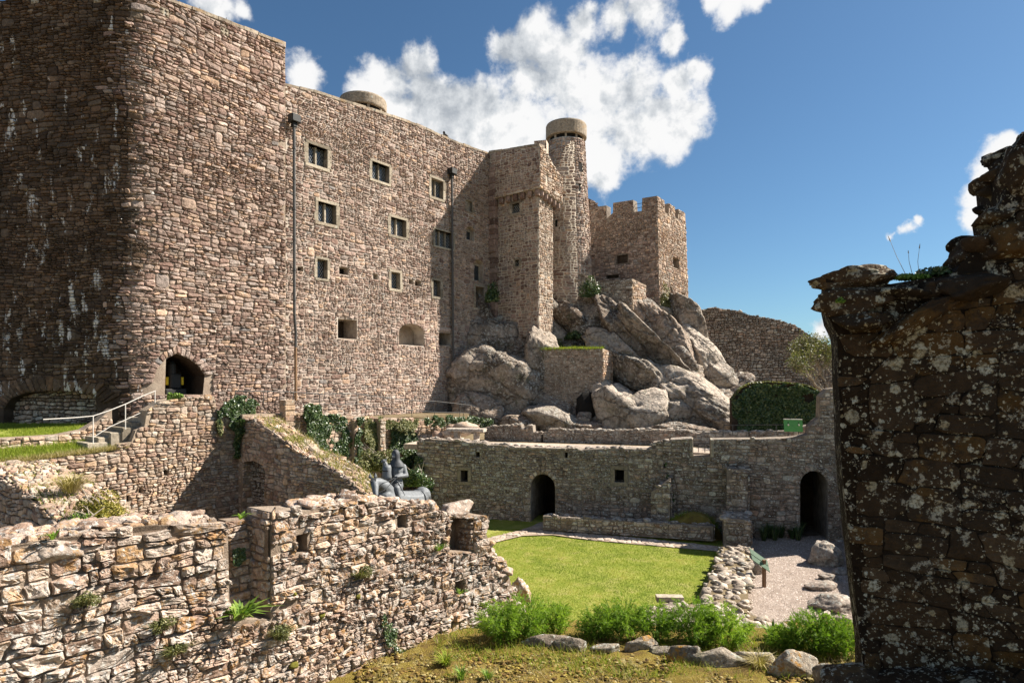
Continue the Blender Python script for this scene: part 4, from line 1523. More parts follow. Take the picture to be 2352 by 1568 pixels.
t = sqp(SQR, [(1508, 450), (1526, 461), (1527, 488), (1535, 493), (1536, 467), (1549, 475), (1550, 500), (1557, 504), (1558, 480), (1574, 490)])
t[0] = (0.0, t[0][1])
outl = [(-kx, zb), (t[-1][0] + 0.1, zb)] + t[::-1]
hs = [(rect(SQR, 1541, 1555, 590, 614), 0.5, M['black']), (rect(SQR, 1532, 1537, 660, 682), 0.4, M['black']), (rect(SQR, 1558, 1566, 672, 722), 0.5, M['m_dark'])]
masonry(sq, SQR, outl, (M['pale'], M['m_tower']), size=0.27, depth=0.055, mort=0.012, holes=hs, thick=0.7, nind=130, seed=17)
e = SQR.w(t[-1][0], 0)
body(sq, [SQL.w(0.1, 0, -0.75)[:2], SQL.w(5.6, 0, -0.75)[:2], SQR.w(t[-1][0] - 0.05, 0, -0.75)[:2], (e[0] - 4.2, e[1] + 3.2)], zb, 18.9)
rl = empty('tower_rail', SQL.w(4.9, 20, -0.3), 'short metal rail in a gap of the square tower battlements', 'handrail')
for dz in (0, 0.32):
    u0, u1 = SQL.u(1454), SQL.u(1476)
    MB().tube([SQL.w(u0, SQL.uv(1456, 474)[1] + dz - 0.1, -0.3), SQL.w(u1, SQL.uv(1456, 474)[1] + dz - 0.1, -0.3)], 0.022, 5).build('bar', M['rail'], rl)
# ruined stub left of it
sr = empty('ruined_wall_stub', U(1356, 500, 51), 'ragged ruined wall stub between the round and the square tower', 'wall')
SRP = Pl(*U(1338, 0, 51.0)[:2], 0.97, -0.24)
masonry(sr, SRP, [(0, 16), (1.35, 16)] + sqp(SRP, [(1376, 475), (1366, 462), (1350, 455), (1338, 452)]), (M['turret'], M['m_dark']), size=0.25, depth=0.05, thick=0.6, nind=30, seed=18, ragged=0.5)

# ---- parapet under the towers
pw = empty('parapet_wall', U(1400, 690, 44.8), 'low shaded parapet wall with one sunlit end under the square tower', 'wall')
cpt = U(1452, 660, 44.3)
PWL = Pl(cpt.x - 5.0 * 0.97, cpt.y + 5.0 * 0.24, 0.97, -0.24)
zt_ = EYE + (HY - 640) / F * 44.3
masonry(pw, PWL, [(1.0, 10.5), (5.0, 10.5), (5.0, zt_), (3.2, zt_ - 0.1), (2.2, zt_ - 0.05), (1.6, zt_ + 0.5), (1.0, zt_ + 0.6)], (M['court'], M['m_court']), size=0.27, depth=0.05, thick=0.6, nind=70, seed=19)
PWR = Pl(cpt.x, cpt.y, 0.609, 0.793)
masonry(pw, PWR, [(0, 10.0), (2.3, 10.0), (2.3, zt_ - 0.2), (0, zt_)], (M['ruin'], M['m_ruin']), size=0.27, depth=0.05, thick=0.5, nind=30, seed=20)

# ---- far curtain wall
FW_ = Pl(*U(1560, 0, 53)[:2], 0.995, 0.10)
fw = empty('far_curtain_wall', U(1730, 860, 53), 'long ruined curtain wall on the slope beyond the square tower', 'wall')
tp = pxpoly(FW_, [(1560, 712), (1600, 711), (1640, 705), (1690, 712), (1720, 722), (1760, 728), (1800, 737), (1830, 748), (1850, 762), (1872, 779), (1905, 795), (1960, 800)])
masonry(fw, FW_, [(tp[0][0], 5.0), (tp[-1][0], 5.0)] + tp[::-1], (M['court'], M['m_dark']), size=0.30, depth=0.09, mort=0.02, thick=1.0, nind=250, seed=21, ragged=0.6, lower=0.06)

# ================================================================== GROUND
class Gr:
    """horizontal surface"""
    def __init__(s, z):
        s.z = z

    def uv(s, x, y):
        Y = (EYE - s.z) * F / (y - HY)
        return ((x - CX) / F * Y, Y)

    def w(s, u, v, o=0.0):
        return (u, v, s.z + o)


def soil_mat(name, stops, scale=1.0, bumpd=0.03, fine=30.0):
    m, t = newmat(name)
    pos = t.add('ShaderNodeNewGeometry').outputs['Position']
    n1 = t.noise(pos, 1.1 * scale, 6.0, 0.68)
    n2 = t.noise(pos, fine * scale, 4.0, 0.7)
    c = t.ramp(t.math('ADD', t.math('MULTIPLY', n1, 0.65), t.math('MULTIPLY', n2, 0.35)), stops)
    finish(t, c, 0.95, t.math('ADD', n2, t.math('MULTIPLY', n1, 0.6)), bumpd, 1.0, 0.1)
    return m


M['lawn'] = soil_mat('lawn_turf', [(0.34, (0.10, 0.14, 0.02)), (0.45, (0.19, 0.225, 0.035)), (0.54, (0.25, 0.265, 0.055)), (0.64, (0.33, 0.29, 0.11))], 1.3, 0.04, 14)
M['earth'] = soil_mat('earth', [(0.3, (0.10, 0.075, 0.045)), (0.5, (0.19, 0.145, 0.085)), (0.7, (0.28, 0.23, 0.15))])
M['mossy'] = soil_mat('mossy_bank', [(0.34, (0.09, 0.065, 0.03)), (0.44, (0.18, 0.12, 0.04)), (0.52, (0.24, 0.18, 0.035)), (0.60, (0.30, 0.23, 0.08)), (0.72, (0.38, 0.31, 0.17))], 2.0, 0.08, 16)
M['path'] = stone_mat('path_flags', [(0.0, (0.34, 0.27, 0.21)), (1.0, (0.46, 0.38, 0.31))], bumpd=0.015, scale=1.4)
M['gravel'] = soil_mat('gravel_bed', [(0.3, (0.20, 0.155, 0.125)), (0.5, (0.36, 0.29, 0.24)), (0.7, (0.48, 0.40, 0.34))], 1.5, 0.05, 34)
M['pebble'] = stone_mat('pebble', [(0.0, (0.22, 0.17, 0.14)), (0.5, (0.38, 0.31, 0.26)), (1.0, (0.50, 0.43, 0.38))], bumpd=0.005)


def sheet(name, pts, mat, kind='structure', parent=None):
    return mesh(name, pts, [tuple(range(len(pts)))], M[mat], parent, kind=kind)


sheet('ground', [(-1500, -200, -0.6), (1500, -200, -0.6), (1500, 3000, -0.6), (-1500, 3000, -0.6)], 'earth')
GZ = Gr(0.0)


def prism(name, pts, z0, z1, mat):
    n = len(pts)
    a = sum(pts[i][0] * pts[(i + 1) % n][1] - pts[(i + 1) % n][0] * pts[i][1] for i in range(n))
    if a < 0:
        pts = pts[::-1]
    zt = z1 if isinstance(z1, (list, tuple)) else [z1] * n
    if a < 0:
        zt = zt[::-1]
    V = [(p[0], p[1], z0) for p in pts] + [(p[0], p[1], z) for p, z in zip(pts, zt)]
    Fc = [tuple(range(n - 1, -1, -1)), tuple(range(n, 2 * n))] + [(i, (i + 1) % n, n + (i + 1) % n, n + i) for i in range(n)]
    return mesh(name, V, Fc, M[mat], None, kind='structure', tint=(0.5, 0.5, 0.5, 1))


prism('courtyard_ground', [(-20, 13), (18, 13), (18, 29), (-20, 36)], -0.55, -0.10, 'earth')

# lawn: a gently uneven sheet with blades
LX = np.linspace(-9, 9.0, 46)
LY = np.linspace(14.5, 29.6, 46)
gx, gy = np.meshgrid(LX, LY)
gp = np.c_[gx.ravel(), gy.ravel(), np.zeros(gx.size)]
gp[:, 2] = fbm(gp * 0.35, 3) * 0.03
gp[:, 2] -= gp[:, 2].max()
n = 46
gf = np.array([(j * n + i, j * n + i + 1, (j + 1) * n + i + 1, (j + 1) * n + i) for j in range(n - 1) for i in range(n - 1)])
mesh('lawn', gp, gf, M['lawn'], None, kind='structure', smooth=True)
lawn_px = [(1110, 1500), (1110, 1232), (1150, 1216), (1240, 1208), (1400, 1205), (1640, 1225), (1655, 1262), (1600, 1385), (1480, 1400), (1500, 1460), (1300, 1500)]
pathU = [(1118, 1236), (1192, 1218), (1222, 1208), (1240, 1199), (1276, 1199), (1300, 1209), (1340, 1223), (1420, 1231), (1500, 1239), (1580, 1247), (1650, 1254)]
pathL = [(1650, 1266), (1580, 1260), (1500, 1253), (1420, 1246), (1340, 1238), (1270, 1228), (1200, 1230), (1118, 1250)]
PATH = [GZ.uv(x, y) for x, y in pathU + pathL]
rs = np.random.RandomState(2)
LP = [GZ.uv(x, y) for x, y in lawn_px]
rr = random.Random(9)
pts = [p for p in scatter_poly(LP, 120000, rr) if not inside(p, PATH)]
pts = np.array(pts)
P = np.c_[pts, fbm(np.c_[pts, np.zeros(len(pts))] * 0.35, 3) * 0.03 - 0.03]
V, Fc, tt = blades(P, 0.05, 0.016, 5, 0.6)
nn = fbm(np.c_[pts * 1.1, np.zeros(len(pts))], 4) + 0.5 * fbm(np.c_[pts * 5.0, np.zeros(len(pts))], 2)
tt[:, 0] = np.clip(tt[:, 0] * 0.55 + np.repeat(0.24 + nn * 0.95, 3), 0, 1)
mesh('lawn_grass', V, Fc, M['grass'], None, tint=tt, kind='stuff', label='short mown grass of the courtyard lawn', cat='grass')
# paved path
pv = empty('path', (*GZ.uv(1400, 1238), 0), None, None)
pv['kind'] = 'structure'
masonry(pv, Gr(0.012), PATH, (M['path'], M['m_ruin']), size=0.42, depth=0.022, mort=0.010, thick=0, nind=150, seed=31, flat=0.6, core='path_bed', wamp=0.05)

# gravel
gpx = [GZ.uv(x, y) for x, y in ((1722, 1236), (2020, 1225), (2150, 1300), (2250, 1480), (1960, 1480), (1700, 1470), (1700, 1400))]
sheet('gravel_yard', [(p[0], p[1], 0.006) for p in gpx], 'gravel')
pts = np.array(scatter_poly(gpx, 16000, rr))
D0, F0 = ico(1)
D0 = D0[:, :]
sel = np.array([[0, 1, 2]])
oct_v = np.array([(1, 0, 0), (0, 1, 0), (-1, 0, 0), (0, -1, 0), (0, 0, 0.8)], float)
oct_f = np.array([(0, 1, 4), (1, 2, 4), (2, 3, 4), (3, 0, 4)])
k = len(pts)
ang = rs.uniform(0, 6.28, k)
sz = rs.uniform(0.012, 0.032, k)
c_, s_ = np.cos(ang), np.sin(ang)
Vx = oct_v[None, :, 0] * c_[:, None] - oct_v[None, :, 1] * s_[:, None]
Vy = oct_v[None, :, 0] * s_[:, None] + oct_v[None, :, 1] * c_[:, None]
V = np.stack([Vx * sz[:, None] + pts[:, 0:1], Vy * sz[:, None] * 0.7 + pts[:, 1:2], np.tile(oct_v[:, 2], (k, 1)) * sz[:, None] + 0.006], 2).reshape(-1, 3)
Fc = (oct_f[None] + np.arange(k)[:, None, None] * 5).reshape(-1, 3)
tt = np.repeat(np.c_[rs.rand(k), rs.rand(k), rs.rand(k), np.ones(k)], 5, 0)
mesh('gravel', V, Fc, M['pebble'], None, tint=tt, kind='stuff', label='loose pinkish gravel strewn over the yard', cat='gravel')

# ================================================================== MIDDLE GROUND
SWP = FAC.off(2.6)
TWP = FAC.off(3.0)
CWP = Pl(1.4 - 0.96 * 8, 27.95 + 0.28 * 8, 0.96, -0.28)

# castle terrace and the upper level behind the courtyard wall
a, b = TWP.u(470), TWP.u(1180)
prism('castle_terrace', [TWP.w(a, 0, -0.5)[:2], TWP.w(b, 0, -0.5)[:2], FAC.w(FAC.u(1134), 0, 0.0)[:2], FAC.w(FAC.u(470), 0, 0.0)[:2]], -0.3, 4.45, 'earth')
prism('upper_terrace', [CWP.w(0.6, 0, -3.2)[:2], CWP.w(24, 0, -3.2)[:2], (21, 39), (-1.5, 40)], -0.3, 3.25, 'earth')
prism('terrace_walk', [CWP.w(0.6, 0, -0.92)[:2], CWP.w(24, 0, -0.92)[:2], CWP.w(24, 0, -3.19)[:2], CWP.w(0.6, 0, -3.19)[:2]], 3.0, 3.254, 'path')
# ground left of the stair
a, b = SWP.u(-160), SWP.u(330)
prism('bastion_terrace', [SWP.w(a, 0, -0.5)[:2], SWP.w(SWP.u(320), 0, -0.5)[:2], TR.w(TR.u(320), 0, 0.0)[:2], TR.w(TR.u(300), 0, 0)[:2], TL.w(TL.u(-170), 0, 0)[:2], SWP.w(a - 6, 0, -4)[:2]], -0.3, 3.15, 'earth')
prism('alcove_landing', [SWP.w(SWP.u(352), 0, -0.5)[:2], SWP.w(SWP.u(492), 0, -0.5)[:2], TR.w(TR.u(492), 0, 0.0)[:2], TR.w(TR.u(300), 0, 0)[:2]], -0.3, 4.75, 'path')

# retaining wall under the castle terrace
tw = empty('terrace_retaining_wall', TWP.w(TWP.u(800), 0), 'rubble retaining wall under the keep terrace, half hidden by ivy', 'wall')
tp = pxpoly(TWP, [(556, 952), (690, 948), (740, 950), (820, 955), (960, 962), (1060, 966), (1120, 968), (1178, 976)])
masonry(tw, TWP, [(tp[0][0], -0.1), (tp[-1][0], -0.1)] + tp[::-1], (M['ruin'], M['m_ruin']), size=0.28, depth=0.05, mort=0.014, thick=0.5, nind=150, seed=32, ragged=0.4)
for x0, x1, o in ((873, 886, 0.5), (812, 822, 0.25)):
    u0, u1 = TWP.u(x0), TWP.u(x1)
    pb = TWP.off(o)
    masonry(tw, pb, [(pb.u(x0), 0), (pb.u(x1), 0), (pb.u(x1), 4.5), (pb.u(x0), 4.5)], (M['ruin'], M['m_ruin']), size=0.26, depth=0.04, thick=o + 0.1, nind=20, seed=33 + x0)

# stair wall (sunlit)
sw = empty('stair_wall', SWP.w(SWP.u(300), 0), 'sunlit rubble wall climbing to the bastion alcove, stepped along its top', 'wall')
tp = pxpoly(SWP, [(-70, 1066), (60, 1058), (137, 1052), (201, 1044), (262, 1038), (274, 1020), (302, 1014), (312, 985), (332, 976), (338, 940), (358, 928), (368, 919), (400, 912), (492, 907), (497, 936), (520, 950), (550, 952)])
putlogs = [(rect(SWP, 375, 386, 1080, 1092), 0.3, M['black']), (rect(SWP, 318, 325, 1120, 1132), 0.3, M['black']), (rect(SWP, 290, 297, 1138, 1152), 0.3, M['black'])]
masonry(sw, SWP, [(tp[0][0], -0.1), (tp[-1][0], -0.1)] + tp[::-1], (M['ruin'], M['m_ruin']), size=0.27, depth=0.065, mort=0.012, holes=putlogs, thick=0.7, nind=300, seed=34, ragged=0.5, lower=0.05)

# gable ruin with a doorway
us = SWP.u(548)
c = SWP.w(us, 0)
G1 = Pl(c[0], c[1], 0.793, -0.609)
g1 = empty('gable_ruin', G1.w(3, 0), 'shaded gable ruin with a blocked arched doorway and a sloping sunlit top', 'ruin')
tpx = [(550, 968), (575, 962), (596, 974), (612, 985), (630, 996), (648, 1010), (660, 1018), (677, 1040), (700, 1048), (723, 1055), (762, 1078), (790, 1095), (815, 1118), (842, 1136)]
tp = pxpoly(G1, tpx)
d0, d1 = G1.uv(556, 1152), G1.uv(609, 1152)
vs_ = G1.uv(556, 1072)[1]
dop = archpoly(d0[0], d1[0], 0.3, vs_, 0.3)
masonry(g1, G1, [(0, -0.1), (tp[-1][0], -0.1)] + tp[::-1], (M['ruin'], M['m_court']), size=0.27, depth=0.05, mort=0.012, holes=[(dop, 0.4, None)],
        voids=[archpoly(d0[0] - 0.3, d1[0] + 0.3, vs_, vs_, 0.6)], extra=arch_ring(d0[0], d1[0], vs_, 0.3, 0.34, 12, R1), thick=1.15, nind=160, seed=35, ragged=0.5, lower=0.05)
masonry(g1, G1.off(-0.38), expand(dop, 0.08), (M['court'], M['m_dark']), size=0.26, depth=0.05, thick=0, nind=25, seed=36)


def rubble_top(parent, pl, pts, o0, o1, n, s, seed, mat='ruin', name='cap_stone', flat=0.45, sub=2, nmax=300):
    """loose and bedded stones over a wall head"""
    r = random.Random(seed)
    L = [0]
    for a, b in zip(pts[:-1], pts[1:]):
        L.append(L[-1] + math.hypot(b[0] - a[0], b[1] - a[1]))
    for k in range(n):
        t = r.uniform(0, L[-1])
        i = max(j for j in range(len(L) - 1) if L[j] <= t)
        f = (t - L[i]) / max(L[i + 1] - L[i], 1e-6)
        p = lerp(pts[i], pts[i + 1], f)
        o = r.uniform(o0, o1)
        ss = s * r.uniform(0.55, 1.5)
        c = pl.w(p[0], p[1] + r.uniform(-0.04, 0.02) + ss * flat * 0.2, o)
        rock(name, c, (ss, ss * r.uniform(0.6, 0.9), ss * flat), (r.uniform(-.25, .25), r.uniform(-.25, .25), r.uniform(0, 3.1)), seed * 100 + k, sub, mat, parent, smooth=False, facets=10, rough=0.12)


wall_head(g1, G1, tp, 1.15, (M['ruin'], M['m_ruin']), 0.26, 0.07, 36, nind=80)
rubble_top(g1, G1, tp, -1.1, 0.0, 60, 0.13, 37)
Pg = np.array([G1.w(*lerp(tp[i], tp[i + 1], R1.random()), R1.uniform(-1.15, -0.1)) for i in [R1.randrange(1, len(tp) - 1) for _ in range(3200)]])
Pg = Pg[fbm(Pg * 1.6, 3) > -0.1]
V, Fc, tt = blades(Pg[::2], 0.24, 0.02, 48, 0.9)
mesh('gable_green_grass', V, Fc, M['grass'], None, tint=tt, label='green grass tufts on the sloping top of the gable ruin', cat='grass', kind='stuff')
V, Fc, tt = blades(Pg, 0.22, 0.022, 39, 0.9)
mesh('gable_grass', V, Fc, M['drygrass'], None, tint=tt, label='sparse dry grass on the sloping top of the gable ruin', cat='grass', kind='stuff')
for k in range(9):
    i = R1.randrange(2, len(tp) - 1)
    p = lerp(tp[i - 1], tp[i], R1.random())
    c = G1.w(p[0], p[1] - 0.05, R1.uniform(-0.9, -0.1))
    st = MB()
    h = R1.uniform(0.3, 0.8)
    st.tube([c, (c[0] + R1.uniform(-.1, .1), c[1], c[2] + h * 0.6), (c[0] + R1.uniform(-.2, .2), c[1], c[2] + h)], [0.012, 0.009, 0.004], 4)
    st.build('dry_stalk', M['bark'], None, label='thin dry weed stalk rising from the gable ruin top', cat='weed', group='dry stalks on the gable ruin')

# second gable on the far left
us = SWP.u(-40)
c = SWP.w(us, 0)
G2 = Pl(c[0] + 0.3, c[1] - 0.2, 0.793, -0.609)
g2 = empty('ruined_gable_end', G2.w(2, 0), 'dark rubble gable end sloping down beside the yellow bush', 'ruin')
tp2 = pxpoly(G2, [(-38, 1072), (0, 1092), (22, 1108), (46, 1122), (70, 1145), (92, 1160), (112, 1182), (134, 1205), (150, 1228), (168, 1250), (190, 1270)])
masonry(g2, G2, [(tp2[0][0], -0.1), (tp2[-1][0], -0.1)] + tp2[::-1], (M['ruin'], M['m_dark']), size=0.25, depth=0.06, mort=0.014, thick=1.7, nind=100, seed=41, ragged=0.6, lower=0.05)
wall_head(g2, G2, tp2, 1.7, (M['ruin'], M['m_ruin']), 0.27, 0.07, 40, nind=60)
Pg = np.array([G2.w(*lerp(tp2[i], tp2[i + 1], R1.random()), R1.uniform(-1.7, -0.05)) for i in [R1.randrange(0, len(tp2) - 1) for _ in range(3500)]])
Pg = Pg[fbm(Pg * 1.5, 3) > -0.05]
V, Fc, tt = blades(Pg, 0.15, 0.018, 47, 0.9)
mesh('gable_end_grass', V, Fc, M['grass'], None, tint=tt, label='short grass between the stones of the ruined gable end', cat='grass', kind='stuff')
rubble_top(g2, G2, tp2, -1.7, 0.0, 60, 0.14, 42, sub=2)

# low wall with steps in front of the bastion
LWP = SWP.off(-1.9)
lw = empty('low_terrace_wall', LWP.w(LWP.u(120), 4.0), 'low sunlit stone wall beside the steps below the bastion', 'wall')
ol = pxpoly(LWP, [(-60, 1010), (40, 1004), (130, 998), (190, 987), (222, 968), (242, 950), (257, 938), (259, 990), (200, 1024), (120, 1036), (-60, 1046)])
masonry(lw, LWP, ol, (M['ruin'], M['m_tower']), size=0.27, depth=0.05, mort=0.012, thick=0.5, nind=80, seed=43, flat=0.8)
stp = empty('stone_steps', SWP.w(SWP.u(240), 4.2, -1), 'worn stone steps with dark risers climbing towards the arched alcove', 'steps')
SPL = SWP.off(-0.75)
u0, z0 = SPL.uv(192, 1016)
for k in range(8):
    c = SPL.w(u0 + 0.36 * k + 0.45, z0 + 0.165 * k - 0.3, -0.15)
    w_ = R1.uniform(1.25, 1.5)
    V, Fc = pbox(SPL, u0 + 0.36 * k, u0 + 0.36 * k + 0.9, z0 + 0.165 * k - 0.6, z0 + 0.165 * k + R1.uniform(-0.01, 0.01), -1.0, 0.35 + R1.uniform(-0.2, 0.1), 0.03)
    mesh('step', V, Fc, M['dressed'], stp, tint=(R1.random(), R1.random(), R1.random(), 1))
# grass by the bastion and below the steps
def grass_patch(name, label, pts3, n, h, wd, seed, mat='grass', lean=0.5, cover=None):
    """pts3: corners (world) of a bilinear patch"""
    r = np.random.RandomState(seed)
    a, b, c, d = [np.array(p, float) for p in pts3]
    s, t = r.rand(n)[:, None], r.rand(n)[:, None]
    P = (a * (1 - s) + b * s) * (1 - t) + (d * (1 - s) + c * s) * t
    q = fbm(P * 1.4 + seed, 3)
    P = P[q > -0.3]
    V, Fc, tt = blades(P, h, wd, seed, lean)
    return mesh(name, V, Fc, M[mat], None, tint=tt, label=label, cat='grass', kind='stuff')


def patch_sheet(name, pts3, mat, amp=0.06, n=14, seed=0):
    a, b, c, d = [np.array(p, float) for p in pts3]
    G = []
    for j in range(n):
        for i in range(n):
            s, t = i / (n - 1), j / (n - 1)
            G.append((a * (1 - s) + b * s) * (1 - t) + (d * (1 - s) + c * s) * t)
    G = np.array(G)
    G[:, 2] += fbm(G * 0.9 + seed, 3) * amp
    return mesh(name, G, np.array([(j * n + i, j * n + i + 1, (j + 1) * n + i + 1, (j + 1) * n + i) for j in range(n - 1) for i in range(n - 1)]), M[mat], None, kind='structure', smooth=True)


q1 = [LWP.w(LWP.u(-70), LWP.uv(0, 1010)[1] - 0.05, -0.3), LWP.w(LWP.u(190), LWP.uv(190, 990)[1] - 0.05, -0.3), TL.w(TL.u(215), 4.62, 0.1), TL.w(TL.u(-100), 4.55, 0.1)]
patch_sheet('bastion_lawn', q1, 'lawn', 0.04)
grass_patch('bastion_grass', 'bright grass strip at the foot of the dark bastion wall', q1, 16000, 0.10, 0.016, 44)
q2 = [SWP.w(SWP.u(-60), SWP.uv(0, 1064)[1] - 0.05, -0.25), SWP.w(SWP.u(268), SWP.uv(268, 1034)[1] - 0.04, -0.25), LWP.w(LWP.u(215), LWP.uv(215, 1016)[1], 0.08), LWP.w(LWP.u(-60), LWP.uv(-60, 1042)[1], 0.08)]
patch_sheet('grass_bank', q2, 'lawn', 0.05, seed=4)
grass_patch('bank_grass', 'rough green grass below the low terrace wall', q2, 7000, 0.26, 0.022, 45, lean=0.7)
grass_patch('bank_dry_grass', 'dry brown grass edging the top of the stair wall', [SWP.w(SWP.u(-40), SWP.uv(0, 1062)[1] - 0.05, -0.4), SWP.w(SWP.u(300), SWP.uv(300, 1022)[1] - 0.08, -0.4), SWP.w(SWP.u(300), SWP.uv(300, 1022)[1] - 0.1, 0.05), SWP.w(SWP.u(-40), SWP.uv(0, 1062)[1] - 0.1, 0.05)], 3500, 0.2, 0.02, 46, 'drygrass', 0.9)


# handrails
def rail(label, pl, o, top, posts, mat='rail', mid=None, rad=0.019, name='handrail'):
    t = empty(name, pl.w(*pl.uv(*top[0]), o), label, 'handrail')
    pp = pl.off(o)
    MB().tube([pp.w(*pp.uv(x, y)) for x, y in top], rad, 6).build('top_rail', M[mat], t)
    if mid:
        MB().tube([pp.w(*pp.uv(x, y)) for x, y in mid], rad * 0.8, 6).build('mid_rail', M[mat], t)
    for x, y0, y1 in posts:
        u, z1 = pp.uv(x, y0)
        z0 = pp.uv(x, y1)[1]
        MB().tube([pp.w(u, z0), pp.w(u, z1)], rad * 0.9, 6).build('post', M[mat], t)
    return t


rail('long metal handrail along the keep terrace above the ivy', TWP, -0.25, [(540, 897), (605, 898), (674, 900), (734, 904), (820, 904), (882, 913), (946, 919), (998, 921), (1080, 930), (1167, 961)],
     [(540, 897, 915), (605, 898, 925), (674, 900, 950), (734, 904, 952), (820, 904, 958), (882, 913, 962), (946, 919, 964), (998, 921, 966), (1056, 927, 968), (1080, 930, 968), (1166, 961, 976)],
     mid=[(734, 928), (820, 928), (882, 936), (946, 942), (998, 946), (1080, 948)])
rail('pale handrail beside the steps to the alcove', SWP, -0.25, [(99, 963), (170, 959), (214, 955), (250, 943), (290, 927), (330, 908), (358, 897)], [(214, 955, 1018), (288, 928, 986), (356, 898, 925)], 'railpale',  # rail colour made pale to carry the sunlight on it
     mid=[(214, 1004), (252, 980), (290, 963), (322, 948)])

# stone gate pier on the terrace edge
gp_ = empty('stone_pier', TWP.w(TWP.u(665), 4.0, 0.1), 'small pinkish stone pier beside the rainwater pipe foot', 'pier')
PP = TWP.off(0.25)
r3 = random.Random(4)
v = PP.uv(665, 1003)[1]
while v < PP.uv(665, 930)[1]:
    h = r3.uniform(0.18, 0.3)
    mesh('block', *pbox(PP, PP.u(656) - r3.uniform(0, 0.04), PP.u(677) + r3.uniform(0, 0.04), v, v + h - 0.008, -0.45, r3.uniform(-0.02, 0.03), 0.025), M['ruin'], gp_, tint=(r3.random(), r3.random(), r3.random(), 1))
    v += h
mesh('ledge', *pbox(PP, PP.u(632), PP.u(655.5), PP.uv(640, 985)[1], PP.uv(640, 973)[1], -0.4, 0.0, 0.02), M['dressed'], gp_, tint=(0.8, 0.7, 0.5, 1))

# ---- courtyard wall
cw = empty('courtyard_wall', CWP.w(8, 0), 'long shaded courtyard wall with two arched doorways and small windows', 'wall')
tp = pxpoly(CWP, [(957, 1012), (985, 1007), (1010, 1010), (1060, 1010), (1075, 1016), (1110, 1016), (1120, 1022), (1160, 1021), (1172, 1027), (1300, 1030), (1320, 1028), (1335, 1033), (1400, 1029), (1492, 1032), (1500, 1016), (1540, 1012), (1590, 1009)])
tp += pxpoly(CWP, [(1592, 1009), (1593, 1048), (1631, 1048), (1632, 1009)])
tp += pxpoly(CWP, [(1680, 1008), (1750, 1008), (1820, 1005), (1856, 998), (1858, 980), (1870, 968), (1882, 960), (1884, 910), (1900, 893), (1935, 888), (2080, 880)])
def archpx(pl, x0, x1, yb, ys, yt):
    b0 = pl.uv(x0, yb)
    u1 = pl.u(x1)
    return b0[0], u1, b0[1], pl.uv(x0, ys)[1], pl.uv((x0 + x1) / 2, yt)[1] - pl.uv((x0 + x1) / 2, ys)[1]
holes, voids, extra = [], [], []
for spec, n in (((1219.5, 1275, 1206, 1118, 1087), 11), ((1838, 1901, 1250, 1112, 1080), 12)):
    u0, u1, v0, vs_, ri = archpx(CWP, *spec)
    op = archpoly(u0, u1, -0.1, vs_, ri)
    holes.append((op, 3.05, M['m_passage']))  # near-black back plate, passage shade put into its colour
    extra += arch_ring(u0, u1, vs_, ri, 0.26, n, R1)
    voids.append(archpoly(u0 - 0.27, u1 + 0.27, vs_, vs_, ri + 0.27))
    if n == 11:
        v = -0.1
        while v < vs_ - 0.2:
            h = R1.uniform(0.2, 0.36)
            ex = R1.uniform(0.25, 0.45)
            extra.append([(u0 - ex, v), (u0, v), (u0, v + h), (u0 - ex, v + h)])
            voids.append([(u0 - ex, v), (u0, v), (u0, v + h), (u0 - ex, v + h)])
            v += h
for (x0, x1, yt, yb, fr) in ((1058.5, 1075, 1079, 1105, 0.16), (1412, 1433.5, 1078, 1106, 0.18)):
    op = rect(CWP, x0, x1, yt, yb)
    holes.append((op, 0.6, M['black']))
    voids.append(expand(op, fr))
    u0, v0, u1, v1 = op[0][0], op[0][1], op[2][0], op[2][1]
    g = empty('window_surround', CWP.w(u0, v0), None, None, None, cw)
    for nm, A4 in (('lintel', (u0 - fr, u1 + fr, v1, v1 + fr)), ('sill', (u0 - fr, u1 + fr, v0 - fr, v0)), ('jamb', (u0 - fr, u0, v0 + 0.003, v1 - 0.003)), ('jamb', (u1, u1 + fr, v0 + 0.003, v1 - 0.003))):
        mesh(nm, *pbox(CWP, *A4, -0.3, 0.045), M['dressed'], g, tint=(R1.random() * 0.5, 0.3, R1.random(), 1))
for (x0, x1, yt, yb) in ((1093, 1102, 1038, 1049), (1297, 1304, 1038, 1051), (1524, 1529, 1065, 1075)):
    holes.append((rect(CWP, x0, x1, yt, yb), 0.5, M['black']))
ol = [(tp[0][0], -0.15), (tp[-1][0], -0.15)] + tp[::-1]
masonry(cw, CWP, ol, (M['court'], M['m_court']), size=0.25, depth=0.05, mort=0.013, holes=holes, voids=voids, extra=extra, thick=0.8, nind=300, seed=50, ragged=0.5, wamp=0.12)
coping(cw, CWP, pxpoly(CWP, [(1172, 1029), (1300, 1031)]), 0.7, 0.06, -0.8, 0.05, 'boulder')
coping(cw, CWP, pxpoly(CWP, [(1590, 1010), (1540, 1013)])[::-1], 0.5, 0.08, -0.8, 0.05, 'boulder')
rubble_top(cw, CWP, tp[:16], -0.75, -0.05, 90, 0.13, 51, 'boulder', flat=0.4)
for x0, x1 in ((1585, 1592), (1632, 1640)):
    mesh('gap_jamb', *pbox(CWP, CWP.u(x0), CWP.u(x1), CWP.uv(1600, 1048)[1], CWP.uv(1600, 1008)[1], -0.8, 0.06, 0.02), M['dressed'], cw, tint=(0.8, 0.7, 0.4, 1))

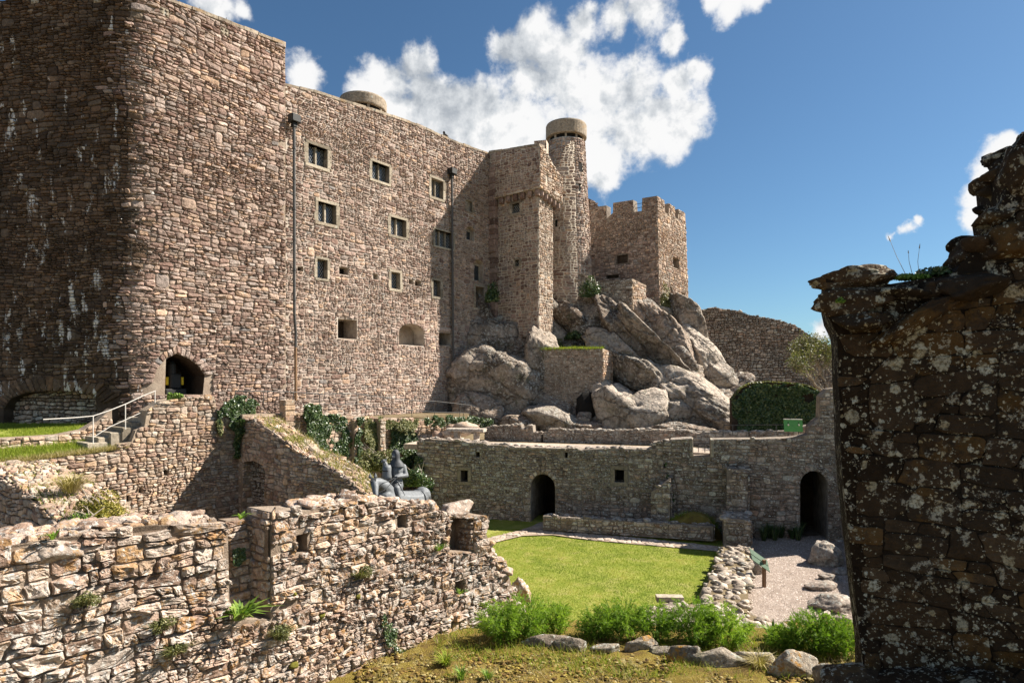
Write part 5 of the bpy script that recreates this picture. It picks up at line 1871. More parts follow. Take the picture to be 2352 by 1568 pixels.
# buttresses
def block(name, label, pl, x0, x1, yt, yb, thick, seed, mats=('court', 'm_court'), cat='buttress', size=0.25, side=True, topmat='boulder', slope=0.0):
    t = empty(name, pl.w(pl.u(x0), 0), label, cat)
    u0, v1 = pl.uv(x0, yt)
    u1 = pl.u(x1)
    v0 = pl.uv(x0, yb)[1]
    masonry(t, pl, [(u0, v0), (u1, v0), (u1, v1 - slope), (u0, v1)], (M[mats[0]], M[mats[1]]), size=size, depth=0.05, mort=0.012, thick=thick, nind=60, seed=seed, wamp=0.04)
    if side:
        c0 = pl.w(u1, 0)
        ps = Pl(c0[0], c0[1], -pl.nx, -pl.ny)
        masonry(t, ps, [(0, v0), (thick, v0), (thick, v1), (0, v1 - slope)], (M[mats[0]], M[mats[1]]), size=size, depth=0.04, mort=0.012, thick=0, nind=40, seed=seed + 1, wamp=0.03)
    rubble_top(t, pl, [(u0, v1), (u1, v1 - slope)], -thick, 0.0, int(14 * (u1 - u0) * max(thick, 0.4)), 0.15, seed + 2, topmat, flat=0.35)
    return t


block('wall_buttress', 'broken stone buttress beside the shaded grass mound', CWP.off(0.9), 1494, 1541, 1130, 1200, 0.9, 52, slope=-0.6)
block('tall_buttress', 'tall lichened stone buttress behind the block pier', CWP.off(0.7), 1668, 1719, 1076, 1215, 0.7, 55)
block('block_pier', 'square stone pier with a sunlit top at the head of the rubble wall', CWP.off(2.4), 1661, 1726, 1190, 1262, 1.5, 58, cat='pier')
block('planter_wall', 'low knee-high stone wall along the lawn below the courtyard wall', CWP.off(1.75), 1246, 1640, 1184, 1216, 0.45, 61, cat='wall')
mnd = rock('grass_mound', (CWP.w(CWP.u(1595), 0.1, 0.9)), (1.2, 0.7, 0.75), (0, 0, -0.28), 65, 3, 'mossy', None, label='earth mound under shaded grass between two buttresses', cat='mound', facets=4, rough=0.15)
pm = CWP.w(CWP.u(1590), 0, 0.9)
Pm = np.array([(pm[0] + 1.1 * r * math.cos(a), pm[1] + 0.6 * r * math.sin(a), 0.82 * math.sqrt(max(0.02, 1 - r * r))) for r, a in [(math.sqrt(R1.random()), R1.uniform(0, 6.28)) for _ in range(2500)]])
V, Fc, tt = blades(Pm, 0.28, 0.025, 66, 0.8)
mesh('mound_grass', V, Fc, M['grass'], None, tint=tt, label='shaded grass on the mound between the buttresses', cat='grass', kind='stuff')

# ---- walls on the upper terrace
W2 = CWP.off(-3.9)
for nm, lab, pts, sd in (('terrace_wall', 'low ruined wall with an upright end stone behind the stone table', [(1112, 981), (1160, 977), (1196, 975), (1199, 985), (1208, 984), (1209, 977), (1223, 977), (1225, 992), (1244, 993)], 71),
                         ('inner_terrace_wall', 'long low shaded wall with a pale top below the rock outcrop', [(1246, 993), (1258, 993), (1260, 985), (1283, 984), (1300, 988), (1352, 986), (1390, 989), (1480, 986), (1580, 988), (1594, 994), (1650, 992), (1720, 991)], 72),
                         ('far_terrace_wall', 'low ruined wall end below the green board and rail', [(1721, 992), (1790, 990), (1842, 988), (1846, 981), (1862, 981), (1866, 990)], 73)):
    t = empty(nm, W2.w(W2.u(pts[0][0]), 3.2), lab, 'wall')
    q = pxpoly(W2, pts)
    masonry(t, W2, [(q[0][0], 3.0), (q[-1][0], 3.0)] + q[::-1], (M['court'], M['m_court']), size=0.24, depth=0.04, mort=0.012, thick=0.6, nind=90, seed=sd, ragged=0.4)
    rubble_top(t, W2, q, -0.55, -0.02, int(10 * (q[-1][0] - q[0][0])), 0.13, sd + 5, 'boulder', flat=0.35)
tb = empty('stone_table', U(1065, 1010, 31), 'pale stone slab table on two square legs behind the courtyard wall', 'table')
TBP = Pl(*U(1024, 0, 31)[:2], 0.97, -0.2)
mesh('slab', *pbox(TBP, 0, TBP.u(1110), 3.86, 4.02, -0.7, 0.0, 0.03), M['boulder'], tb, tint=(0.9, 0.8, 0.5, 1))
for x0, x1 in ((1040, 1050), (1086, 1095)):
    mesh('leg', *pbox(TBP, TBP.u(x0), TBP.u(x1), 3.2, 3.858, -0.6, -0.1, 0.02), M['boulder'], tb, tint=(0.7, 0.6, 0.5, 1))
tb2 = empty('stone_seat_blocks', U(1050, 985, 32.5), 'broken pink stone blocks under the ivy behind the table', 'stones')
for k, (x, y, w_) in enumerate(((1045, 985, 0.5), (1072, 980, 0.6), (1008, 1000, 0.35), (1030, 998, 0.4), (1062, 992, 0.45))):
    rock('block', U(x, y, 32.2), (w_, 0.35, 0.26), (0, 0, 0.2 * k), 80 + k, 2, 'ruin', tb2, smooth=False, facets=8)
# rail and green board on the upper terrace
W3 = CWP.off(-3.0)
rail('metal rail with two posts in front of the ivy covered wall', W3, 0, [(1661, 981), (1662, 976), (1800, 975), (1858, 974)], [(1661, 979, 1003), (1683, 977, 998), (1783, 976, 998)], name='terrace_rail')
rail('short metal rail in the gap of the courtyard wall', CWP, -1.2, [(1590, 1018), (1634, 1017)], [(1604, 1018, 1044), (1619, 1018, 1044)], 'rail', name='gap_rail')
bo = empty('green_sign_board', W3.w(W3.u(1820), 3.25, 0.1), 'bright green board seen from behind on the terrace rail', 'sign board')
b0, b1 = W3.uv(1800, 990), W3.uv(1843, 964)
V = [W3.w(b0[0], b0[1], 0.16), W3.w(b1[0], b0[1], 0.16), W3.w(b1[0], b1[1], -0.02), W3.w(b0[0], b1[1], -0.02), W3.w(b0[0], b0[1], 0.11), W3.w(b1[0], b0[1], 0.11), W3.w(b1[0], b1[1], -0.07), W3.w(b0[0], b1[1], -0.07)]
BXF = [(0, 1, 2, 3), (7, 6, 5, 4), (0, 4, 5, 1), (1, 5, 6, 2), (2, 6, 7, 3), (3, 7, 4, 0)]
mesh('panel', V, BXF, M['boardbright'], bo)
for x in (1810, 1834):
    u = W3.u(x)
    MB().tube([W3.w(u, 3.2, 0.02), W3.w(u, b1[1] - 0.1, 0.02)], 0.02, 6).build('post', M['iron'], bo)
    MB().tube([W3.w(u, b0[1] + 0.30, 0.08), W3.w(u, b0[1] + 0.30, 0.16)], 0.035, 6).build('bolt', M['railpale'], bo)
mesh('top_trim', *pbox(W3, b0[0], b1[0], b1[1] + 0.003, b1[1] + 0.035, -0.08, 0.0, 0.005), M['railpale'], bo)

# ================================================================== ROCK OUTCROP
def hz(X, Y):
    """height of the rocky slope under the towers"""
    k = 1.13 if X < 9.5 else max(0.40, 1.13 - (X - 9.5) * 0.10)
    lim = 12.3 if X < 12 else 12.3 - (X - 12) * 0.9
    z = 3.2 + max(0.0, Y - 37.8) * k
    return min(z, max(lim, 5.0))


def on_slope(x, y, h=hz, y0=30.0, y1=60.0, st=0.05):
    Y = y0
    while Y < y1:
        p = U(x, y, Y)
        if p.z <= h(p.x, p.y):
            return p
        Y += st
    return U(x, y, y1)


GX, GY = np.linspace(-3.5, 26, 60), np.linspace(36.5, 56, 44)
P = np.array([(x, y, hz(x, y) - 0.35) for y in GY for x in GX])
P[:, 2] += fbm(P * 0.5, 4) * 0.7
P[:, 1] += fbm(P * 0.6 + 40, 3) * 0.5
nx_ = 60
mesh('hill', P, np.array([(j * nx_ + i, j * nx_ + i + 1, (j + 1) * nx_ + i + 1, (j + 1) * nx_ + i) for j in range(43) for i in range(59)]), M['rock'], None, kind='structure', tint=(0.2, 0.3, 0.5, 1), smooth=False)

oc = empty('rock_outcrop', U(1400, 985, 38.5), 'high craggy granite outcrop of split boulders below the towers', 'rock')
RK = [  # x, y, half width, half height (px), lean (deg in picture, minus: falling to the right), depth push
    (1140, 888, 88, 74, -6, 0.6), (1128, 800, 62, 74, 8, 0.9), (1162, 743, 46, 26, -24, 0.1), (1192, 800, 36, 48, -12, 0.6), (1095, 790, 34, 90, 4, 1.0), (1100, 950, 52, 42, 0, 0.6),
    (1258, 770, 48, 34, -30, 0.4), (1262, 718, 60, 24, -48, 0.6), (1232, 805, 30, 34, 0, 0.8), (1318, 745, 62, 26, -50, 0.6), (1250, 850, 38, 84, 5, 0.5),
    (1375, 755, 60, 46, -12, 0.6), (1330, 705, 46, 30, -20, 0.9), (1430, 705, 62, 28, -14, 0.9),
    (1450, 775, 120, 30, -46, 0.35), (1490, 790, 120, 26, -44, 0.2), (1500, 735, 80, 26, -46, 0.5), (1432, 838, 92, 40, -40, 0.45), (1470, 870, 80, 30, -42, 0.3), (1545, 790, 100, 36, -62, 0.6),
    (1588, 775, 90, 28, -66, 0.4), (1565, 850, 50, 34, -52, 0.3), (1620, 830, 74, 30, -60, 0.4), (1655, 870, 56, 32, -48, 0.6), (1520, 890, 60, 26, -50, 0.25), (1690, 800, 60, 30, -40, 1.3), (1640, 785, 60, 30, -45, 1.0),
    (1488, 955, 58, 50, 6, 0.0), (1604, 925, 112, 44, -34, 0.2), (1660, 968, 74, 32, -36, 0.0), (1545, 950, 60, 36, -34, 0.3), (1412, 945, 46, 66, 6, 0.3), (1365, 880, 40, 44, 0, 0.9), (1385, 910, 46, 34, -20, 0.5),
    (1268, 965, 66, 28, -18, 0.1), (1195, 978, 46, 20, 0, 0.0), (1330, 986, 52, 22, 0, 0.2), (1560, 992, 90, 18, -6, -0.1), (1705, 905, 44, 44, -30, 0.8), (1540, 708, 46, 32, -40, 0.8),
    (1722, 850, 44, 36, -20, 1.2), (1745, 830, 22, 38, 20, 1.2)]
for k, (x, y, wpx, hpx, ln, push) in enumerate(RK):
    p = on_slope(x, y)
    s = p.y / F
    q = U(x, y, p.y + push - 0.2)
    rock('rock', q, (wpx * s * 1.12, max(wpx, hpx) * s * 0.75, hpx * s * 1.12), (R1.uniform(-.15, .15), -math.radians(ln), R1.uniform(-.2, .2)), 300 + k, 5 if max(wpx, hpx) > 70 else 4, 'rock', oc, smooth=False, facets=13, rough=0.13, nscale=1.5, crack=0.06, frame=(0.25, math.radians(42 if ln < -5 else 12), 0.3), cut=(0.62, 0.92))
for k in range(70):                                     # smaller blocks wedged between
    x, y = R1.uniform(1075, 1720), R1.uniform(715, 985)
    if x < 1230 and y > 820 or (1240 < x < 1410 and 790 < y < 960):
        continue
    p = on_slope(x, y)
    s = R1.uniform(0.22, 0.6)
    rock('rock', (p.x, p.y, p.z), (s * R1.uniform(0.8, 1.4), s, s * R1.uniform(0.6, 1.2)), (R1.uniform(-.5, .5), R1.uniform(0, .9), R1.uniform(-1, 1)), 400 + k, 3, 'rock', oc, smooth=False, facets=12, rough=0.2)

# masonry buttress built against the outcrop
cpt = U(1384, 900, 39.2)
CBL = Pl(cpt.x - 4.4 * 0.97, cpt.y + 4.4 * 0.24, 0.97, -0.24)
cb = empty('outcrop_buttress', U(1320, 960, 39.5), 'rendered rubble buttress with a grassy top set into the outcrop', 'buttress')
zt_ = EYE + (HY - 800) / F * 39.3
masonry(cb, CBL, [(0.2, 4.0), (4.4, 3.6), (4.4, zt_), (0.5, zt_ + 0.05)], (M['court'], M['m_tower']), size=0.25, depth=0.035, mort=0.016, thick=1.5, nind=100, seed=81)
CBR = Pl(cpt.x, cpt.y, 0.55, 0.83)
masonry(cb, CBR, [(0, 4.5), (1.6, 4.5), (1.6, zt_ - 0.2), (0, zt_)], (M['ruin'], M['m_ruin']), size=0.25, depth=0.05, thick=0.4, nind=40, seed=82)
# cave mouth at its foot, its shade put in as a black rock
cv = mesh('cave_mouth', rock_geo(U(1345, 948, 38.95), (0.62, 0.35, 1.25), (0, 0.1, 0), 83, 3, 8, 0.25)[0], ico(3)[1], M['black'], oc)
P = np.array([CBL.w(R1.uniform(0.3, 4.4), zt_ + R1.uniform(-0.12, 0.03), R1.uniform(-1.4, 0.1)) for _ in range(4500)])
V, Fc, tt = blades(P, 0.22, 0.03, 84, 0.9)
mesh('buttress_grass', V, Fc, M['grass'], None, tint=tt, label='fringe of bright grass on top of the outcrop buttress', cat='grass', kind='stuff')
# plants on the outcrop
def clump(x, y, r, n, size, seed, mat, label, name='shrub', h=None, depth=None, cat='shrub', sub=True):
    p = on_slope(x, y) if depth is None else U(x, y, depth)
    t = empty(name, p, label, cat)
    V, Fc, tt = bush((p.x, p.y - 0.1, p.z - 0.1), (r, r * 0.8, (h or r)), n, size, seed, mat)
    mesh('leaves', V, Fc, M[mat], t, tint=tt)
    mb = MB()
    rr = random.Random(seed)
    for _ in range(7):
        mb.tube([p, (p.x + rr.uniform(-.4, .4) * r, p.y + rr.uniform(-.4, .2) * r, p.z + (h or r) * 0.5), (p.x + rr.uniform(-.8, .8) * r, p.y + rr.uniform(-.5, .3) * r, p.z + (h or r) * rr.uniform(0.7, 1.1))], [0.03, 0.02, 0.006], 4)
    mb.build('stems', M['bark'], t)
    return t


clump(1520, 712, 1.0, 2600, 0.07, 91, 'dryivy', 'tall olive shrub against the sunlit square tower', h=2.0)
clump(1253, 712, 0.6, 900, 0.07, 92, 'bright', 'bright green weed patch on the boulder below the turret', 'weed_patch', 0.5, cat='weeds')
clump(1300, 720, 1.0, 1800, 0.07, 93, 'ivy', 'dark ivy tangle in the cleft under the round tower', 'ivy_tangle', 1.0, cat='ivy')
clump(1320, 775, 0.9, 1500, 0.07, 94, 'ivy', 'dark weeds above the grassy buttress', 'weed_tangle', 0.8, cat='weeds')
clump(1280, 790, 0.7, 1000, 0.06, 95, 'dryivy', 'pale weeds beside the grassy buttress', 'weed_clump', 0.6, cat='weeds')
clump(1420, 700, 1.2, 1600, 0.06, 96, 'dryivy', 'yellowish weeds along the foot of the parapet wall', 'weed_fringe', 0.5, cat='weeds')
clump(1360, 680, 0.9, 1500, 0.07, 97, 'ivy', 'ivy hanging on the shaded parapet wall', 'parapet_ivy', 1.6, 44.2, cat='ivy')
clump(1530, 905, 0.6, 900, 0.05, 98, 'bright', 'bright tuft between the two lowest slabs of the outcrop', 'tuft', 0.4, cat='weeds')
clump(1620, 900, 0.8, 900, 0.05, 99, 'bright', 'sunny green tuft on the long slab of the outcrop', 'sunny_tuft', 0.35, cat='weeds')
clump(1665, 925, 0.5, 600, 0.05, 100, 'dryivy', 'pale tuft at the lower end of the long slab', 'pale_tuft', 0.4, cat='weeds')
clump(1500, 850, 0.5, 600, 0.05, 101, 'dryivy', 'small dry shrub in the dark cleft of the outcrop', 'dry_shrub', 0.6)
clump(1130, 690, 0.7, 1400, 0.08, 102, 'ivy', 'dark ivy in the corner between keep and turret', 'corner_ivy', 1.6, 42.0, cat='ivy')
clump(1720, 780, 0.8, 900, 0.07, 103, 'ivy', 'green weeds on the slope below the far wall', 'slope_weeds', 0.5, cat='weeds')
clump(1750, 855, 0.9, 1000, 0.07, 104, 'ivy', 'low weeds beside a leaning block on the slope', 'slope_weed_patch', 0.5, cat='weeds')

# ================================================================== IVY ON WALLS
def ivy_px(name, label, pl, pts, n, size, seed, mat='ivy', thick=0.25):
    return ivy_on(pl, pxpoly(pl, pts), n, size, seed, None, name, mat, label, thick)


ivy_px('ivy', 'thick ivy cap on the wall end beside the gable ruin', SWP.off(0.05), [(498, 935), (505, 910), (540, 905), (575, 912), (592, 930), (588, 958), (565, 985), (540, 990), (500, 985), (488, 965)], 4500, 0.05, 111, thick=0.35)
ivy_px('ivy', 'dark ivy hanging in the shaded corner of the gable ruin', G1.off(0.02), [(548, 960), (568, 962), (566, 1010), (556, 1050), (548, 1055)], 2000, 0.05, 112)
ivy_px('ivy', 'pale ivy patch on the edge of the sunlit stair wall', SWP.off(0.02), [(485, 965), (498, 950), (515, 985), (512, 1015), (496, 1010), (484, 990)], 1500, 0.05, 113, 'dryivy')
ivy_px('ivy', 'bright sunlit ivy curtain beside the small stone pier', TWP.off(0.25), [(688, 935), (705, 926), (728, 930), (742, 945), (752, 965), (758, 1000), (755, 1030), (738, 1045), (712, 1020), (692, 985)], 6000, 0.05, 114, 'ivy', 0.3)
ivy_px('ivy', 'dark ivy curtain in the shade under the terrace rail', TWP.off(-0.15), [(745, 950), (792, 952), (800, 990), (800, 1060), (775, 1085), (745, 1075), (735, 1040)], 5000, 0.05, 115, 'ivy', 0.3)
ivy_px('ivy', 'narrow ivy strand on the pilaster of the terrace wall', TWP.off(0.28), [(812, 955), (828, 955), (830, 1020), (828, 1080), (810, 1085), (812, 1020)], 2200, 0.05, 116)
ivy_px('ivy', 'yellowish ivy spread over the sunlit terrace wall', TWP.off(0.1), [(838, 960), (880, 965), (876, 1020), (870, 1065), (845, 1085), (828, 1060), (830, 1000)], 4000, 0.05, 117, 'dryivy')
ivy_px('ivy', 'deep green ivy filling the recess behind the statue', TWP.off(0.05), [(890, 968), (935, 975), (958, 990), (958, 1060), (930, 1085), (900, 1075), (888, 1030)], 5000, 0.05, 118)
ivy_px('ivy', 'mixed ivy at the left end of the courtyard wall', TWP.off(0.4), [(865, 955), (960, 962), (962, 980), (950, 1005), (930, 1000), (905, 985), (870, 985)], 3000, 0.05, 119, 'dryivy')
ivy_px('ivy', 'low ivy blanket along the terrace edge below the handrail', TWP.off(0.35), [(965, 955), (1010, 952), (1080, 955), (1120, 960), (1200, 975), (1205, 985), (1120, 985), (1050, 985), (970, 978)], 7000, 0.05, 120, 'ivy', 0.5)
ivy_px('ivy', 'small ivy tuft over the wall head below the alcove', SWP.off(-0.1), [(366, 905), (400, 900), (425, 905), (422, 918), (370, 920)], 900, 0.05, 121, 'bright', 0.3)
ivy_px('ivy', 'ivy streak on the courtyard wall beside the small square window', CWP.off(0.0), [(1524, 1055), (1531, 1060), (1545, 1110), (1552, 1180), (1535, 1185), (1528, 1120)][::1], 900, 0.04, 122)
ivy_px('ivy', 'dark creeper on the left end of the courtyard wall', CWP.off(0.0), [(958, 1040), (975, 1050), (985, 1100), (1010, 1130), (975, 1150), (955, 1140)], 2200, 0.045, 123)
clump(862, 1075, 1.0, 4200, 0.05, 124, 'dryivy', 'pale leafy bush at the foot of the gable ruin behind the horse', 'leafy_bush', 1.0, 25.5, cat='bush')
clump(955, 1110, 0.8, 2000, 0.05, 125, 'ivy', 'dark bush between statue and courtyard wall', 'dark_bush', 1.0, 26.5, cat='bush')
clump(230, 1180, 0.95, 4500, 0.032, 126, 'yellowleaf', 'yellow leaved bush on the ruined gable end', 'yellow_bush', 0.75, 15.8, cat='bush')
clump(205, 1200, 0.5, 1500, 0.03, 127, 'bright', 'green weeds beneath the yellow bush', 'weeds', 0.4, 15.2, cat='weeds')
V, Fc, tt = tuft(U(165, 1130, 17.2), 0.65, 260, 1.3, 0.02, 128)
mesh('dry_grass_tuft', V, Fc, M['drygrass'], None, tint=tt, label='straw coloured grass tuft on the ruined gable end', cat='grass')
# ivy clad wall right of the outcrop
IW = Pl(*U(1676, 0, 34.5)[:2], 0.98, -0.2)
iw = empty('ivy_clad_wall', IW.w(2.5, 3.2), 'dark wall wholly covered with ivy behind the green board', 'wall')
q = pxpoly(IW, [(1680, 918), (1700, 892), (1722, 880), (1760, 876), (1800, 878), (1850, 884), (1886, 900)])
ol = [(q[0][0], 3.1), (q[-1][0], 3.1)] + q[::-1]
core_mesh('wall_core', IW.w, ol, [], 0.7, M['m_dark'], iw)
ivy_on(IW, ol, 12000, 0.075, 130, iw, 'ivy_leaves', 'ivy', None, 0.35)
V, Fc, tt = leaves(np.array([IW.w(*lerp(q[i], q[i + 1], R1.random()), R1.uniform(-0.7, 0.3)) for i in [R1.randrange(len(q) - 1) for _ in range(1200)]]), np.tile([0, 0, 1.0], (1200, 1)), 0.06, 131)
mesh('sunlit_leaves', V, Fc, M['dryivy'], iw, tint=tt)

# windswept tree
def tree(base, dirs, label, seed, h, n_lv, leafsize, leafn, mat):
    r = random.Random(seed)
    t = empty('windswept_tree', base, label, 'tree')
    mb = MB()
    tips = []

    def grow(p, d, L, rad, dep):
        pts = [p]
        q = p.copy()
        for i in range(3):
            d = (d + Vector((r.uniform(-.25, .25), r.uniform(-.25, .25), r.uniform(-.1, .2)))).normalized()
            q = q + d * L / 3
            pts.append(q.copy())
        mb.tube(pts, [rad, rad * 0.9, rad * 0.78, rad * 0.65], 5, False)
        if dep == 0:
            tips.append(q)
            return
        if dep <= 2:
            tips.append(q)
        for k in range(r.choice((2, 3, 3))):
            nd = (d + Vector((r.uniform(-.75, .75), r.uniform(-.75, .75), r.uniform(-.25, .55)))).normalized()
            grow(q.copy(), nd, L * r.uniform(0.6, 0.85), rad * 0.62, dep - 1)

    for d in dirs:
        grow(Vector(base), Vector(d).normalized(), h * 0.34, 0.07, n_lv)
    mb.build('trunk', M['bark'], t)
    tp = np.array([tuple(x) for x in tips])
    rs_ = np.random.RandomState(seed)
    k = rs_.randint(0, len(tp), leafn)
    P = tp[k] + rs_.randn(leafn, 3) * np.array([0.14, 0.14, 0.12])
    V, Fc, tt = leaves(P, np.tile([0, 0, 1.0], (leafn, 1)), leafsize, seed, 0.55, 0.9)
    mesh('crown', V, Fc, M[mat], t, tint=tt)


tree(U(1908, 918, 30.5), [(-0.9, -0.1, 0.55), (-0.6, 0.2, 0.9), (-0.25, 0, 1.0), (0.1, 0.1, 1.0), (0.4, 0, 0.9), (-0.8, 0.3, 0.8)], 'windswept half bare tree with pale branches beside the dark near wall', 140, 3.3, 4, 0.05, 7500, 'dryivy')

# ================================================================== RIGHT WALL, CLOSE TO THE CAMERA
RWP = Pl(4.0, 7.5, 0.9, -0.4)
rw = empty('lichened_wall', RWP.w(1, 1.0), 'tall dark near wall covered with pale lichen spots, in shade', 'wall')
edge = [(1985, 1545), (1972, 1440), (1962, 1340), (1950, 1240), (1940, 1140), (1932, 1040), (1930, 960), (1926, 880), (1924, 790), (1920, 762), (1904, 730), (1893, 700), (1892, 660), (1896, 640)]
topr = [(1990, 650), (2046, 652), (2120, 640), (2170, 634), (2195, 622), (2215, 596), (2262, 562), (2282, 540), (2302, 505), (2296, 470), (2312, 448), (2306, 385), (2322, 366), (2334, 332), (2356, 300), (2440, 250), (2700, 230)]
eu = pxpoly(RWP, edge)
tu_ = pxpoly(RWP, topr)
ol = [(eu[0][0] + 0.02, 0.6), (tu_[-1][0], 0.6)] + tu_[::-1] + eu[::-1]
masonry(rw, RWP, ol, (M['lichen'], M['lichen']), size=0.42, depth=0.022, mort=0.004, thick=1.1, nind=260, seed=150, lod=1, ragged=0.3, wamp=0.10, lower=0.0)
for k, (x, y, wp, hp, o, ln) in enumerate(((1966, 640, 82, 24, -0.15, 0), (1962, 690, 80, 34, -0.05, 3), (1975, 735, 60, 26, 0.0, 0), (2060, 680, 70, 24, -0.1, 0), (2110, 730, 110, 24, 0.05, 33), (2230, 660, 80, 34, 0.05, 4), (2150, 670, 60, 22, -0.1, 10), (2310, 560, 60, 40, -0.05, 30), (2335, 400, 40, 70, -0.1, 5))):
    p = RWP.off(o)
    u, z = p.uv(x, y)
    c = p.w(u, z)
    s = c[1] / F
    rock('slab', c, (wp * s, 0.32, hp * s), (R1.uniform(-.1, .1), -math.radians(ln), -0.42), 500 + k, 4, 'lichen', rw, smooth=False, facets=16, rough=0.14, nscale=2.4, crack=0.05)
rubble_top(rw, RWP, tu_[3:], -0.9, -0.05, 40, 0.16, 151, 'lichen', flat=0.5, sub=3)
# the shelf of rock at its foot
for k, (x, y, Y, rx, rz) in enumerate(((2010, 1590, 7.2, 0.5, 0.2), (2140, 1600, 6.9, 0.6, 0.22), (2290, 1605, 6.6, 0.6, 0.24), (1960, 1600, 7.5, 0.28, 0.2))):
    rock('footing_rock', U(x, y, Y), (rx, 0.5, rz), (0, 0, 0.3 * k), 520 + k, 3, 'lichen', rw, facets=12, rough=0.15)
# plants on it
def wall_plant(name, label, x, y, Y, n, sz, seed, mat='bright', rad=(0.3, 0.2, 0.12), cat='plant'):
    p = U(x, y, Y)
    V, Fc, tt = bush((p.x, p.y, p.z), rad, n, sz, seed, mat)
    return mesh(name, V, Fc, M[mat], None, tint=tt, label=label, cat=cat)


Y_ = RWP.w(RWP.u(2120), 0)[1]
wall_plant('stonecrop', 'green leafy plant cushion on the near wall top', 2150, 634, Y_ + 0.25, 900, 0.03, 160, 'ivy', (0.26, 0.25, 0.11))
wall_plant('stonecrop', 'yellow green leaf cushion beside the end slab of the near wall', 2090, 642, Y_ + 0.2, 600, 0.026, 161, 'bright', (0.24, 0.2, 0.08))
wall_plant('sprig', 'tiny bright sprig growing from the near wall end', 1930, 694, RWP.w(RWP.u(1930), 0, 0.3)[1], 70, 0.022, 162, 'bright', (0.07, 0.06, 0.06))
for k, (pts, lab) in enumerate(((((2085, 640), (2060, 590), (2040, 542)), 'long leaning seed stalk on the near wall'), (((2098, 640), (2088, 600), (2086, 575)), 'short upright seed stalk on the near wall'), (((2112, 640), (2108, 600), (2113, 560)), 'curved thin seed stalk on the near wall'), (((2286, 545), (2276, 510), (2274, 482)), 'dark seed stalk high on the near wall slope'))):
    Yk = RWP.w(RWP.u(pts[0][0]), 0)[1] + 0.15
    mb = MB().tube([U(x, y, Yk) for x, y in pts], [0.004, 0.003, 0.002], 4)
    a, b = U(*pts[2], Yk), U(*pts[1], Yk)
    mb.tube([a, a.lerp(b, 0.25)], [0.003, 0.008], 4)
    mb.build('seed_stalk', M['bark'], None, label=lab, cat='weed')

# yard wall beyond, hidden by the near wall, shading the gravel
YW = Pl(13.9, 24.3, -0.2, -0.98)
yw = empty('yard_wall', YW.w(5, 0), 'plain rubble yard wall at the edge of the gravel behind the lichened wall', 'wall')
masonry(yw, YW, [(0, -0.1), (10, -0.1), (10, 2.6), (6, 2.9), (3, 2.7), (0, 3.2)], (M['court'], M['m_court']), size=0.3, depth=0.05, thick=0.7, nind=0, seed=170)

# ================================================================== RUBBLE FOOTINGS IN THE YARD
G45 = Gr(0.42)
fo = empty('rubble_footing', GZ.uv(1670, 1380) + (0,), 'low L shaped rubble footing between lawn and gravel', 'wall')
for nm, pts, cnt, sd in (('long', [(1662, 1250), (1722, 1254), (1716, 1408), (1600, 1396)], 290, 181), ('short', [(1530, 1380), (1600, 1380), (1716, 1400), (1834, 1444), (1826, 1470), (1700, 1452), (1484, 1424), (1496, 1398)], 290, 182)):
    q = [G45.uv(x, y) for x, y in pts]
    n = len(q)
    a = sum(q[i][0] * q[(i + 1) % n][1] - q[(i + 1) % n][0] * q[i][1] for i in range(n))
    qq = q if a > 0 else q[::-1]
    V = [(p[0], p[1], -0.1) for p in qq] + [(p[0], p[1], 0.34) for p in qq]
    mesh('footing_core', V, [tuple(range(n - 1, -1, -1)), tuple(range(n, 2 * n))] + [(i, (i + 1) % n, n + (i + 1) % n, n + i) for i in range(n)], M['earth'], fo)
    r = random.Random(sd)
    stf = MB()
    for k in range(cnt):
        p = scatter_poly(qq, 1, r)[0]
        if k % 3 == 0:
            i = r.randrange(n)
            p = lerp(qq[i], qq[(i + 1) % n], r.random())
        s = r.uniform(0.07, 0.17)
        z = 0.34 if k % 3 else r.uniform(0.1, 0.36)
        args = ((p[0], p[1], z + s * 0.1), (s * 1.25, s * 0.8, s * 0.5), (r.uniform(-.45, .45), r.uniform(-.45, .45), r.uniform(0, 3)), sd * 1000 + k, 2)
        rock('stone', *args, 'footing', fo, smooth=False, facets=12, rough=0.14)
pl_ = G45.uv(1540, 1378)
MB().box((pl_[0], pl_[1] + 0.1, 0.44), (0.72, 0.26, 0.14), -0.05, (0.9, 0.9, 0.5, 1)).build('pale_slab', M['dressed'], fo)
# boulders on the gravel
def ground_rock(label, x, y, wpx, h, seed, sub=4, depth=0.8, mat='boulder', ln=0.0, name='boulder', cat='boulder', hf=None, rough=0.2, zoff=0.25, facets=13, smooth=True, cut=(0.6, 0.88)):
    p = U(x, y, GZ.uv(x, y)[1]) if hf is None else on_slope(x, y, hf, 6.0, 20.0, 0.03)
    s = p.y / F
    return rock(name, (p.x, p.y + wpx * s * depth * 0.3, p.z + h * zoff), (wpx * s, wpx * s * depth, h), (0, 0, ln), seed, sub, mat, None, label=label, cat=cat, facets=facets, rough=rough, smooth=smooth, nscale=2.2, cut=cut)


